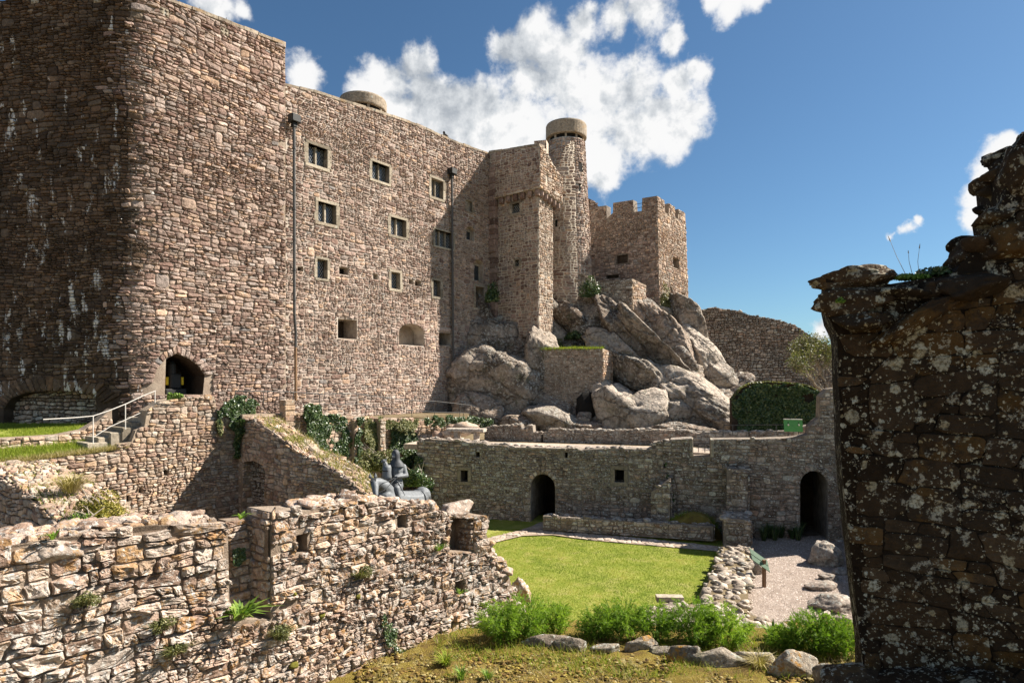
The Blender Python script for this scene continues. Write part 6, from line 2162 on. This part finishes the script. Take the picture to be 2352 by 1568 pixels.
ground_rock('large rounded boulder alone on the gravel', 1901, 1296, 33, 0.46, 612, zoff=0.55, facets=9, rough=0.3, cut=(0.85, 1.05))
ground_rock('flat pale block with a hollow on the gravel', 1916, 1400, 46, 0.30, 602, depth=0.9)
ground_rock('long low stone above the pale block on the gravel', 1890, 1352, 40, 0.16, 604, depth=0.5, ln=0.3)
ground_rock('small dark stone between boulder and long low stone', 1905, 1332, 22, 0.16, 605)
ground_rock('dark pointed stone in the shade of the yard wall', 1932, 1318, 18, 0.14, 606)
ground_rock('thin upright slab leaning at the pale block', 1900, 1425, 22, 0.24, 607, depth=0.4, ln=0.6)
ground_rock('small grey stone by the near wall foot', 1940, 1432, 26, 0.2, 608)
ground_rock('weathered stone leaning against the footing behind the sign', 1739, 1318, 16, 0.42, 609, depth=0.6)
ground_rock('squared block at the end of the front wall', 1197, 1382, 24, 0.48, 610, mat='front', zoff=0.4)
ground_rock('pale stone in the fennel at the front wall end', 1175, 1410, 26, 0.32, 611, mat='front')
# info sign
p = GZ.uv(1755, 1348)
sg = empty('info_sign', (p[0], p[1], 0), 'slanted green information lectern on one brown post beside the footing', 'sign')
MB().box((p[0], p[1], 0.42), (0.085, 0.085, 0.86), 0.3).build('post', M['wood'], sg)
yy = p[1]
for nm, pts, mt in (('panel', ((1727, 1290), (1770, 1312), (1770, 1282), (1727, 1262)), 'board'),):
    pass
A_, B_ = U(1727, 1262, yy + 0.12), U(1768, 1296, yy - 0.30)
up_ = Vector((0.15, 0.42, -0.30)) * -1
c0 = U(1728, 1284, yy + 0.05)
c1 = U(1769, 1313, yy - 0.22)
dv = Vector((0.02, 0.30, 0.30))
def slab4(a, b, d, th):
    nrm = (b - a).cross(d).normalized() * th
    return [a, b, b + d, a + d, a - nrm, b - nrm, b + d - nrm, a + d - nrm]
V = slab4(c0, c1, dv * 0.42, 0.03)
mesh('lower_panel', V, BXF, M['board'], sg)
V = slab4(c0 + dv * 0.46 + Vector((0, 0, .01)), c1 + dv * 0.46 + Vector((0, 0, .01)), dv * 0.46, 0.03)
mesh('upper_panel', V, BXF, M['board'], sg)

# iris bed by the right arch
for k in range(9):
    x, y = 1742 + k * 12.5 + R1.uniform(-4, 4), R1.uniform(1222, 1246)
    p = GZ.uv(x, y)
    V, Fc, tt = tuft((p[0], p[1], 0.0), R1.uniform(0.55, 0.85), 70, 0.55, 0.035, 620 + k)
    mesh('iris_clump', V, Fc, M['ivy'], None, tint=tt, label='dark strap leaved iris clump beside the right archway', cat='plant', group='iris clumps beside the right archway')

# ================================================================== FOREGROUND BANK
def bank(X, Y):
    t = min(1.0, max(0.0, (16.8 - Y) / 4.2))
    z = 1.0 * t * t * (3 - 2 * t) + max(0.0, 12.6 - Y) * 0.06
    t2 = min(1.0, max(0.0, (X - 2.0) / 2.5)) * min(1.0, max(0.0, (9.5 - Y) / 2.0))
    return z + 1.2 * t2 - 0.02


GX, GY = np.linspace(-8, 10.5, 110), np.linspace(4.5, 17.0, 110)
P = np.array([(x, y, bank(x, y)) for y in GY for x in GX])
msk = np.clip((16.4 - P[:, 1]) / 2, 0, 1)
P[:, 2] += (fbm(P * 1.6, 4) * 0.12 + fbm(P * 6, 3) * 0.05) * msk - 0.02
nb = 110
mesh('bank', P, np.array([(j * nb + i, j * nb + i + 1, (j + 1) * nb + i + 1, (j + 1) * nb + i) for j in range(nb - 1) for i in range(nb - 1)]), M['mossy'], None, kind='structure', smooth=True)


def on_bank(x, y):
    return on_slope(x, y, bank, 6.0, 20.0, 0.03)


# moss clods, grass and stones on the bank
r = random.Random(77)
mb = MB()
D1, F1 = ico(1)
F1l = F1.tolist()
for k in range(3800):
    p = on_bank(r.uniform(820, 1960), r.uniform(1500, 1600))
    s = r.uniform(0.01, 0.042)
    Pn = D1 * np.array([s * r.uniform(0.8, 1.6), s, s * r.uniform(0.4, 0.8)]) * (1 + 0.35 * vnoise(D1 * 2.1 + k)[:, None]) + np.array([p.x, p.y, p.z + s * 0.2])
    mb.add(Pn, F1l, (r.random(), r.random(), r.random(), 1))
M['clod'] = stone_mat('moss_clod', [(0.0, (0.07, 0.045, 0.02)), (0.4, (0.19, 0.115, 0.035)), (0.7, (0.24, 0.18, 0.04)), (1.0, (0.34, 0.28, 0.14))], bumpd=0.01, scale=4)
mb.build('moss_clods', M['clod'], None, label='golden brown moss clods over the near bank', cat='moss', kind='stuff')
P = np.array([tuple(on_bank(r.uniform(800, 1985), r.uniform(1462, 1600))) for _ in range(9000)])
q = fbm(P * 1.8, 3)
P = P[q > 0.02]
V, Fc, tt = blades(P, 0.15, 0.012, 78, 0.9)
mesh('bank_tufts', V, Fc, M['drygrass'], None, tint=tt, label='straw coloured grass scattered over the near bank', cat='grass', kind='stuff')
P = np.array([tuple(on_bank(r.uniform(1000, 1985), r.uniform(1440, 1560))) for _ in range(8000)])
q = fbm(P * 1.5 + 9, 3)
P = P[q > 0.0]
V, Fc, tt = blades(P, 0.18, 0.014, 79, 0.8)
mesh('bank_green_grass', V, Fc, M['grass'], None, tint=tt, label='green grass growing between the kerb stones', cat='grass', kind='stuff')

# row of kerb stones
for k, (x, y, wp, h, lab) in enumerate(((1262, 1478, 58, 0.20, 'long pale kerb stone under the leftmost fennel'), (1310, 1488, 40, 0.18, 'pointed kerb stone, second from the front wall'), (1395, 1492, 34, 0.14, 'small sunken kerb stone among dry grass'), (1475, 1490, 40, 0.24, 'moss topped kerb stone at mid bank'),
                                       (1530, 1500, 40, 0.14, 'flat yellow mossed kerb stone'), (1580, 1516, 46, 0.26, 'grey angular kerb stone beside the long one'), (1652, 1525, 62, 0.26, 'longest squared kerb stone with a dark face'), (1730, 1520, 44, 0.22, 'pale split kerb stone beside the grass tuft'),
                                       (1822, 1545, 60, 0.32, 'big dark faced kerb stone under the large fennel'), (1925, 1570, 62, 0.30, 'pointed grey stone at the near wall foot'), (1770, 1535, 20, 0.14, 'little kerb stone between two larger ones'))):
    ground_rock(lab, x, y + 4, wp * 0.95, h * 0.95, 640 + k, 4, 0.36, 'kerb', r.uniform(-.25, .1), 'kerb_stone', 'stone', bank, 0.10, 0.22, 12, False, (0.66, 0.84))

# fennel
FN = [(1150, 1490, 0.95, 0.55, 'dark fennel clump against the end of the front wall'), (1205, 1478, 0.95, 0.6, 'fennel clump second from the front wall'), (1270, 1468, 0.75, 0.5, 'low yellowish fennel at the edge of the lawn'),
      (1370, 1482, 0.75, 0.5, 'low dark fennel before the lawn gap'), (1425, 1484, 0.95, 0.6, 'bright feathery fennel just left of the footing end'), (1505, 1486, 0.85, 0.55, 'fern like fennel in front of the footing end'),
      (1590, 1495, 1.0, 0.65, 'large fennel clump in front of the rubble footing'), (1665, 1500, 0.95, 0.6, 'bright fennel beside the yellow leaves'), (1800, 1512, 0.6, 0.42, 'small fennel with broad yellow leaves beside it'),
      (1865, 1515, 0.95, 0.65, 'broad fennel bush near the dark wall'), (1925, 1520, 0.85, 0.5, 'last fennel bush touching the dark wall')]
for k, (x, y, h, R_, lab) in enumerate(FN):
    p = on_bank(x, y - 20)
    t = empty('fennel_plant', p, lab, 'fennel', 'fennel clumps along the kerb stones')
    V, Fc, tt = fennel((p.x, p.y, p.z - 0.05), h * 0.88, R_ * R1.uniform(0.85, 1.1), 13000, 660 + k)
    tt[:, 0] = np.clip(tt[:, 0] + R1.uniform(-0.22, 0.12), 0, 1)
    mesh('fronds', V, Fc, M['fennel'], t, tint=tt)
    mb = MB()
    rr = random.Random(k)
    for _ in range(9):
        a = rr.uniform(0, 6.28)
        mb.tube([(p.x, p.y, p.z - 0.05), (p.x + 0.3 * R_ * math.cos(a), p.y + 0.3 * R_ * math.sin(a), p.z + h * 0.45), (p.x + 0.6 * R_ * math.cos(a), p.y + 0.6 * R_ * math.sin(a), p.z + h * 0.8)], [0.012, 0.009, 0.004], 4)
    mb.build('stems', M['fennel'], t)
for k, (x, y, n, h, sp, wd, mt, lab, cat) in enumerate(((1745, 1535, 160, 0.35, 1.2, 0.012, 'drygrass', 'pale arching grass tuft between kerb stones', 'grass'), (1775, 1470, 26, 0.42, 0.9, 0.07, 'bright', 'broad yellow green leaves beside the small fennel', 'plant'),
                                               (1060, 1560, 60, 0.25, 0.9, 0.02, 'bright', 'fresh green plant at the bottom of the front wall', 'plant'), (1120, 1562, 50, 0.22, 0.9, 0.02, 'bright', 'fresh green plant on the near bank', 'plant'), (1025, 1530, 90, 0.3, 0.9, 0.02, 'grass', 'grass tuft at the corner of the front wall', 'grass'),
                                               (1440, 1535, 50, 0.2, 1.0, 0.014, 'drygrass', 'small straw tuft before the moss topped stone', 'grass'))):
    p = on_bank(x, y)
    V, Fc, tt = tuft(p, h, n, sp, wd, 690 + k)
    mesh('tuft', V, Fc, M[mt], None, tint=tt, label=lab, cat=cat)

# ================================================================== FRONT WALL (left foreground)
FP = Pl(-0.67, 14.3, 0.609, 0.793)
fr = empty('front_wall', FP.w(-4, 0.5), 'sunlit ruined rubble wall with a crenel and yellow lichen in the foreground', 'wall')
topf = [(-90, 1268), (0, 1252), (60, 1243), (110, 1232), (190, 1224), (290, 1208), (340, 1202), (430, 1200), (500, 1197), (523, 1200), (528, 1424), (621, 1421), (623, 1176), (626, 1172), (714, 1168), (775, 1154), (800, 1150), (863, 1149), (949, 1154), (980, 1157), (1004, 1169), (1031, 1176),
        (1060, 1182), (1062, 1183), (1122, 1182), (1121, 1212), (1116, 1222), (1128, 1262), (1146, 1285), (1158, 1305), (1170, 1325), (1182, 1366), (1175, 1400), (1150, 1420), (1140, 1470), (1120, 1500)]
tf = pxpoly(FP, topf)
ol = [(tf[0][0], 0.3), (tf[-1][0], 0.3)] + tf[::-1]
B9 = FP.off(-0.50)
rec = [(FP.u(526), FP.uv(526, 1424)[1]), (FP.u(622), FP.uv(526, 1424)[1]), (FP.u(622), FP.uv(600, 1196)[1]), (FP.u(540), FP.uv(540, 1206)[1])]
emb = [FP.uv(1031, 1268), FP.uv(1088, 1266), FP.uv(1088, 1192), FP.uv(1034, 1188)]
hl = [(emb, 0.6, M['m_front']), (rect(FP, 680, 706, 1229, 1272), 0.4, M['m_front']), (rect(FP, 912, 933, 1184, 1215), 0.35, M['m_front']), (rect(FP, 1043, 1064, 1338, 1369), 0.35, M['m_dark'])]
masonry(fr, FP, ol, (M['front'], M['m_front']), size=0.235, depth=0.055, mort=0.011, holes=hl, thick=0.75, nind=300, seed=201, lod=1, ragged=0.6, wamp=0.08, big=0.12, lower=0.03)
masonry(fr, B9, pxpoly(B9, [(515, 1440), (650, 1440), (650, 1200), (600, 1196), (560, 1192), (515, 1196)]), (M['front'], M['m_front']), size=0.2, depth=0.04, thick=0.24, nind=40, seed=202, lod=1)
# jamb faces of the recess and crenel, built of stones
for (u, v0, v1, dpt, sd) in ((rec[1][0], rec[1][1], FP.uv(624, 1174)[1], 0.52, 203), (emb[1][0], emb[1][1], emb[2][1], 0.55, 204)):
    c = FP.w(u, 0, 0)
    ps = Pl(c[0] - FP.nx * dpt - FP.dx * 0.03, c[1] - FP.ny * dpt - FP.dy * 0.03, FP.nx, FP.ny)
    masonry(fr, ps, [(0, v0), (dpt, v0), (dpt, v1), (0, v1)], (M['front'], M['m_front']), size=0.26, depth=0.03, thick=0, nind=20, seed=sd, lod=1, wamp=0.02)
seg = [i for i in range(len(topf)) if topf[i][0] <= 1004]
wall_head(fr, FP, tf[:9], 0.75, (M['front'], M['m_front']), 0.27, 0.05, 205, 1, 50)
rubble_top(fr, FP, tf[:9], -0.7, -0.05, 26, 0.14, 205, 'front', flat=0.35, sub=3)
wall_head(fr, FP, tf[14:21], 0.75, (M['front'], M['m_front']), 0.34, 0.05, 206, 1, 50)
rubble_top(fr, FP, tf[14:21], -0.72, -0.05, 20, 0.15, 206, 'front', flat=0.3, sub=3)
rubble_top(fr, FP, tf[25:34], -0.7, 0.05, 40, 0.15, 207, 'front', flat=0.6, sub=3)
for k, (x, y, wp, hp, o, ln) in enumerate(((120, 1262, 62, 34, -0.12, -4), (20, 1275, 50, 26, -0.2, 0), (402, 1205, 52, 26, -0.25, 0), (1050, 1166, 52, 17, -0.45, 2), (1096, 1205, 30, 18, -0.25, 0), (800, 1150, 30, 24, -0.2, 10), (980, 1165, 26, 18, -0.2, 0))):
    p = FP.off(o)
    u, z = p.uv(x, y)
    c = p.w(u, z)
    s = c[1] / F
    rock('large_stone', c, (wp * s, 0.24, hp * s), (0, -math.radians(ln), 0.915), 720 + k, 4, 'front', fr, facets=14, rough=0.14, nscale=2.0)

# plants on the front wall
WP = [(545, 1418, 0.30, 60, 0.055, 'bright', 'bright green rosette on the ledge of the front wall'), (190, 1385, 0.16, 90, 0.012, 'dryivy', 'small green cushion low on the front wall'), (632, 1462, 0.22, 160, 0.012, 'dryivy', 'bushy olive tuft beside the ledge of the front wall'),
      (822, 1325, 0.20, 140, 0.012, 'dryivy', 'olive tuft in the middle of the front wall'), (395, 1500, 0.2, 110, 0.014, 'dryivy', 'narrow green tuft near the bottom of the front wall'), (360, 1445, 0.18, 70, 0.014, 'dryivy', 'thin trailing tuft on the front wall'),
      (1003, 1262, 0.16, 60, 0.014, 'bright', 'yellow green sprig under the crenel'), (1065, 1470, 0.2, 90, 0.016, 'dryivy', 'small tuft low on the front wall end'), (548, 1190, 0.12, 14, 0.04, 'bright', 'tiny seedling on top of the front wall'), (118, 1236, 0.12, 14, 0.035, 'bright', 'little seedling on the leftmost big cap stone'),
      (1052, 1362, 0.14, 40, 0.016, 'bright', 'small fern in the lower hole of the front wall')]
for k, (x, y, h, n, wd, mt, lab) in enumerate(WP):
    c = FP.w(*FP.uv(x, y), 0.06)
    h *= 1.45
    V, Fc, tt = tuft(c, h, n, 1.0, wd, 740 + k, up=(FP.nx * 0.5, FP.ny * 0.5, 0.8))
    V = np.array(V)
    o = mesh('wall_plant', V, Fc, M[mt], None, tint=tt, label=lab, cat='plant')
    if mt == 'dryivy':
        L2, f2, t2 = bush(c, (h * 0.9, h * 0.6, h * 0.9), 900, 0.017, 760 + k, mt)
        mesh('leaves', L2, f2, M['dryivy'], o, tint=t2)
ivy_px('ivy', 'ivy trailing down the lower middle of the front wall', FP.off(0.0), [(875, 1395), (905, 1400), (915, 1440), (925, 1500), (935, 1545), (905, 1550), (885, 1490), (868, 1430)], 1500, 0.022, 780, 'ivy', 0.10)
ivy_px('ivy', 'thin ivy in the shaded recess of the front wall', FP.off(-0.4), [(530, 1230), (556, 1225), (560, 1300), (545, 1330), (530, 1300)], 500, 0.022, 781, 'ivy', 0.08)
ivy_px('ivy', 'ivy and weeds at the foot of the front wall end', FP.off(0.02), [(1085, 1430), (1115, 1420), (1120, 1480), (1090, 1500), (1060, 1490)], 900, 0.022, 782, 'dryivy', 0.12)
for k, (x, y, s, lab) in enumerate(((735, 1412, 0.075, 'double moss cushion on the front wall'), (672, 1362, 0.04, 'tiny dark moss cushion near the hole'), (670, 1525, 0.07, 'round moss cushion near the bottom of the front wall'), (880, 1510, 0.045, 'little moss cushion beside the trailing ivy'), (818, 1368, 0.05, 'small moss cushion below the olive tuft'))):
    rock('moss_cushion', FP.w(*FP.uv(x, y), 0.06), (s, s * 0.7, s * 0.9), (0, 0, 0.9), 790 + k, 3, 'moss', None, label=lab, cat='moss', facets=3, rough=0.2)

# ================================================================== STATUE: armoured rider
def S(cx, cy, dy=0.0):
    """point from the enlarged view of the statue"""
    return U((1350 + cx / 3.92) * 2352 / 4096, (1650 + cy / 3.92) * 2352 / 4096, 17.5 + dy)


def solid(name, segs, mat, parent, vox=0.022, balls=()):
    """one continuous body: tapered limbs and masses fused by a voxel remesh"""
    mb = MB()
    D, Fi = ico(3)
    for pts, rad in segs:
        mb.tube(pts, rad, 10)
        for p, q in zip(pts, rad):
            mb.add(ico(2)[0] * q * 0.995 + np.array(p), ico(2)[1].tolist())
    for c, rd, rot in balls:
        Pn = (D * np.array(rd)) @ np.array(Euler(rot).to_matrix()).T + np.array(c)
        mb.add(Pn, Fi.tolist())
    o = mb.build(name, M[mat], None)
    md = o.modifiers.new('r', 'REMESH')
    md.mode = 'VOXEL'
    md.voxel_size = vox
    sm = o.modifiers.new('s', 'SMOOTH')
    sm.factor = 0.5
    sm.iterations = 4
    dg = bpy.context.evaluated_depsgraph_get()
    me = bpy.data.meshes.new_from_object(o.evaluated_get(dg))
    o.modifiers.clear()
    old = o.data
    o.data = me
    bpy.data.meshes.remove(old)
    me.polygons.foreach_set('use_smooth', np.ones(len(me.polygons), dtype=bool))
    o.parent = parent
    o.location = WORLD[o] - WORLD[parent]
    return o


base = S(900, 1200, 0)
GZs = base.z - 1.62
stt = empty('knight_statue', (base.x, base.y, GZs), 'grey metal statue of an armoured rider on a horse behind the front wall', 'statue')
plinth = mesh('statue_plinth', *(lambda m: (m.v, m.f))(MB().box((base.x + 0.2, base.y + 0.15, GZs / 2 - 0.02), (3.2, 2.2, GZs - 0.04), -0.8)), M['ruin'], None, tint=(0.4, 0.5, 0.5, 1), label='rough stone plinth under the rider statue', cat='plinth')
# the horse: head to the left and towards the camera, rump to the right
wit, rmp = S(800, 1190, -0.42), S(1250, 1215, 0.55)
chest = S(740, 1330, -0.62)
hd0, hd1 = S(575, 1085, -0.95), S(600, 1290, -1.18)
legs = []
ax = (rmp - wit).normalized()
sd_ = Vector((ax.y, -ax.x, 0))
for cpt_, fw_ in ((wit + Vector((0, 0, -0.45)), 1), (rmp + Vector((0, 0, -0.42)), -1)):
    for s in (-0.19, 0.19):
        t0 = cpt_ + sd_ * s
        k = Vector((t0.x, t0.y, GZs + 0.52)) + ax * (0.05 if fw_ > 0 else 0.10)
        f = Vector((t0.x, t0.y, GZs + 0.05))
        legs.append(([t0, t0.lerp(k, 0.5) + ax * (-0.05 if fw_ < 0 else 0.0), k, f + Vector((0, 0, 0.10)), f], [0.17, 0.12, 0.065, 0.05, 0.07]))
solid('horse', [([chest, wit + Vector((0, 0, -0.30)), wit.lerp(rmp, 0.5) + Vector((0, 0, -0.36)), rmp + Vector((0, 0, -0.32)), S(1330, 1290, 0.68)], [0.26, 0.31, 0.33, 0.33, 0.26]),
                ([wit + Vector((0, 0, -0.18)), S(720, 1160, -0.65), S(640, 1100, -0.82), hd0], [0.26, 0.20, 0.15, 0.11]),
                ([hd0, S(590, 1180, -1.05), hd1], [0.115, 0.10, 0.065])] + legs, 'statue', stt, 0.025)
for cx, dz in ((512, 0.0), (596, 0.02)):
    p = S(cx, 1030, -0.93)
    MB().tube([p, p + Vector((0, 0, 0.06)), p + Vector((0, 0, 0.15))], [0.035, 0.045, 0.004], 6).build('horse_ear', M['statue'], stt)
mane = MB()
for k in range(9):
    p = S(530 + k * 9, 1010 + k * 3, -1.0)
    mane.tube([p, p + Vector((0.0, -0.05, -0.10)), p + Vector((-0.01, -0.06, -0.20))], [0.014, 0.012, 0.004], 4)
mane.build('forelock', M['statue_dark'], stt)
MB().tube([S(1390, 1230, 0.85), S(1430, 1300, 0.90), S(1440, 1420, 0.90), S(1440, 1600, 0.90)], [0.05, 0.07, 0.065, 0.02], 8).build('tail', M['statue_dark'], stt)
hb = MB()
cc = rmp + Vector((0, 0, -0.32))
for k in range(2):
    ring_ = []
    for i in range(15):
        a = math.pi * (i / 14) * 1.1 - 0.15
        ring_.append(cc + (ax * (0.03 + 0.22 * k)) + sd_ * (-0.345 * (1 - 0.08 * k) * math.cos(a)) + Vector((0, 0, 0.345 * (1 - 0.1 * k) * math.sin(a))))
    hb.tube(ring_, 0.016, 5)
hb.tube([cc + sd_ * 0.33 + ax * -0.35 + Vector((0, 0, -0.02)), cc + sd_ * 0.36 + Vector((0, 0, -0.04)), cc + sd_ * 0.30 + ax * 0.32 + Vector((0, 0, -0.04))], 0.018, 5)
hb.build('harness', M['statue_dark'], stt)
# the rider
hip, chs, nek = S(930, 1150, -0.05), S(915, 900, -0.08), S(905, 770, -0.1)
hdp = S(912, 665, -0.12)
shL, shR = S(1030, 850, 0.02), S(835, 840, -0.05)
elL, haL = S(1080, 985, -0.05), S(925, 1005, -0.32)
elR, haR = S(790, 960, -0.12), S(800, 1050, -0.30)
knL, ftL = S(930, 1190, -0.45), S(990, 1400, -0.55)
knR, ftR = S(870, 1180, -0.1), S(850, 1400, -0.1)
solid('rider', [([hip, hip.lerp(chs, 0.5), chs, nek], [0.19, 0.165, 0.205, 0.09]),
                ([shL, shL.lerp(elL, 0.5), elL], [0.10, 0.075, 0.065]), ([elL, elL.lerp(haL, 0.6), haL], [0.065, 0.055, 0.045]),
                ([shR, elR], [0.10, 0.065]), ([elR, haR], [0.065, 0.045]),
                ([hip, knL], [0.15, 0.10]), ([knL, knL.lerp(ftL, 0.5), ftL], [0.10, 0.075, 0.05]), ([hip, knR], [0.15, 0.10]), ([knR, ftR], [0.09, 0.05])], 'statue', stt, 0.02,
      [(hdp, (0.105, 0.12, 0.135), (0, 0, 0)), (tuple(hdp + Vector((-0.03, -0.10, -0.03))), (0.05, 0.05, 0.06), (0, 0, 0))])
# mail hood with a collar over the shoulders
V, Fc = [], []
n = 22
for (z, rx, ry, dx) in ((0.165, 0.012, 0.012, 0.0), (0.15, 0.06, 0.07, 0.0), (0.10, 0.10, 0.115, 0.0), (0.03, 0.118, 0.130, 0.0), (-0.05, 0.118, 0.125, 0.0), (-0.12, 0.115, 0.115, 0.01), (-0.17, 0.15, 0.13, 0.015), (-0.24, 0.205, 0.165, 0.02), (-0.31, 0.235, 0.19, 0.02)):
    for k in range(n):
        a = 2 * math.pi * k / n
        f = 1.0
        if -0.10 < z < 0.06 and abs((a - 4.3 + math.pi) % (2 * math.pi) - math.pi) < 0.5:
            f = 0.70                                       # opening for the face
        V.append(hdp + Vector((dx + rx * f * math.cos(a), ry * f * math.sin(a), z)))
rows = 9
for i in range(rows - 1):
    for k in range(n):
        Fc.append((i * n + k, (i + 1) * n + k, (i + 1) * n + (k + 1) % n, i * n + (k + 1) % n))
mesh('mail_hood', V, Fc, M['statue_dark'], stt, smooth=True)
fc = hdp + Vector((-0.045, -0.115, 0.0))
MB().tube([fc + Vector((0, 0, 0.02)), fc + Vector((-0.012, -0.035, -0.03)), fc + Vector((0, -0.01, -0.045))], [0.012, 0.02, 0.012], 6).build('nose', M['statue'], stt)
MB().tube([S(905, 940, -0.3), S(905, 1090, -0.25)], [0.001, 0.001], 4).build('surcoat_seam', M['statue_dark'], stt)
MB().tube([S(860, 1090, -0.24), S(930, 1105, -0.28), S(1010, 1090, -0.14)], 0.02, 6).build('belt', M['statue_dark'], stt)
for k in range(5):                                       # fingers closed on the reins
    p = haL + Vector((-0.035 + 0.016 * k, -0.03, 0.01))
    MB().tube([p + Vector((0, 0.03, 0.03)), p + Vector((0, -0.025, 0.012)), p + Vector((0, -0.022, -0.022)), p + Vector((0, 0.01, -0.028))], [0.012, 0.012, 0.011, 0.009] if k < 4 else [0.011, 0.011, 0.010, 0.008], 5).build('finger', M['statue'], stt)
MB().tube([S(940, 1075, -0.34), S(985, 1150, -0.4), S(1060, 1300, -0.42)], [0.022, 0.020, 0.008], 6).build('sword', M['statue'], stt)
MB().tube([S(925, 1095, -0.36), S(965, 1075, -0.36)], 0.014, 6).build('sword_hilt', M['statue_dark'], stt)
MB().tube([haL + Vector((0, 0, 0)), S(780, 1080, -0.7), S(700, 1100, -0.95), S(610, 1240, -1.1)], 0.008, 5).build('rein', M['statue_dark'], stt)
MB().tube([haL + Vector((0.02, 0, 0)), S(820, 1130, -0.75), S(720, 1220, -1.0), S(620, 1260, -1.1)], 0.008, 5).build('rein', M['statue_dark'], stt)
# great helm with its crest, carried on the arm
hc = S(775, 930, -0.32)
V, Fc = [], []
for (z, rx) in ((0.20, 0.02), (0.195, 0.10), (0.12, 0.125), (0.02, 0.128), (-0.10, 0.135), (-0.19, 0.14), (-0.19, 0.12)):
    for k in range(n):
        a = 2 * math.pi * k / n
        V.append(hc + Vector((rx * math.cos(a), rx * 1.05 * math.sin(a), z)))
for i in range(6):
    for k in range(n):
        Fc.append((i * n + k, (i + 1) * n + k, (i + 1) * n + (k + 1) % n, i * n + (k + 1) % n))
gh = mesh('great_helm', V, Fc, M['statue'], stt, smooth=True)
MB().tube([hc + Vector((-0.13, -0.04, 0.05)), hc + Vector((-0.06, -0.125, 0.05)), hc + Vector((0.05, -0.13, 0.055))], 0.012, 5).build('eye_slit', M['black'], gh)  # shade in the slit drawn as a black bar
MB().tube([hc + Vector((-0.135, 0, -0.10)), hc + Vector((-0.05, -0.135, -0.10)), hc + Vector((0.08, -0.11, -0.10))], 0.01, 5).build('band', M['statue_dark'], gh)
ct = S(735, 830, -0.34)
MB().tube([ct + Vector((0.05, 0, -0.06)), ct + Vector((0.02, 0, 0.05)), ct + Vector((0.0, 0, 0.12))], [0.085, 0.07, 0.05], 10).build('crest', M['statue'], gh)
MB().tube([ct + Vector((0.02, 0, 0.12)), ct + Vector((-0.03, -0.02, 0.14)), ct + Vector((-0.075, -0.03, 0.10))], [0.06, 0.045, 0.03], 8).build('crest_head', M['statue'], gh)
MB().tube([ct + Vector((0.03, 0, 0.15)), ct + Vector((0.07, 0, 0.20))], [0.035, 0.005], 6).build('crest_ear', M['statue'], gh)

# the dark cannon like object with yellow sides in the alcove
pa = TR.w(*TR.uv(398, 900), -0.9)
al = empty('alcove_stand', pa, 'black stand with two yellow sides inside the arched alcove', 'stand')
mz = pa[2] - 0.15
PA = TR.off(-0.9)
ua = PA.u(398)
mesh('foot', *pbox(PA, ua - 0.45, ua + 0.45, mz, mz + 0.28, -0.3, 0.3, 0.04), M['iron'], al)
mesh('chest', *pbox(PA, ua - 0.22, ua + 0.26, mz + 0.285, mz + 0.95, -0.2, 0.2, 0.05), M['iron'], al)
MB().tube([PA.w(ua - 0.06, mz + 0.9, 0), PA.w(ua - 0.06, mz + 1.35, 0), PA.w(ua - 0.05, mz + 1.5, 0)], [0.17, 0.16, 0.08], 12).build('column', M['iron'], al)
for a, b in ((-0.36, -0.25), (0.28, 0.39)):
    mesh('yellow_side', *pbox(PA, ua + a, ua + b, mz + 0.45, mz + 0.80, -0.05, 0.16, 0.03), M['yellow'], al)
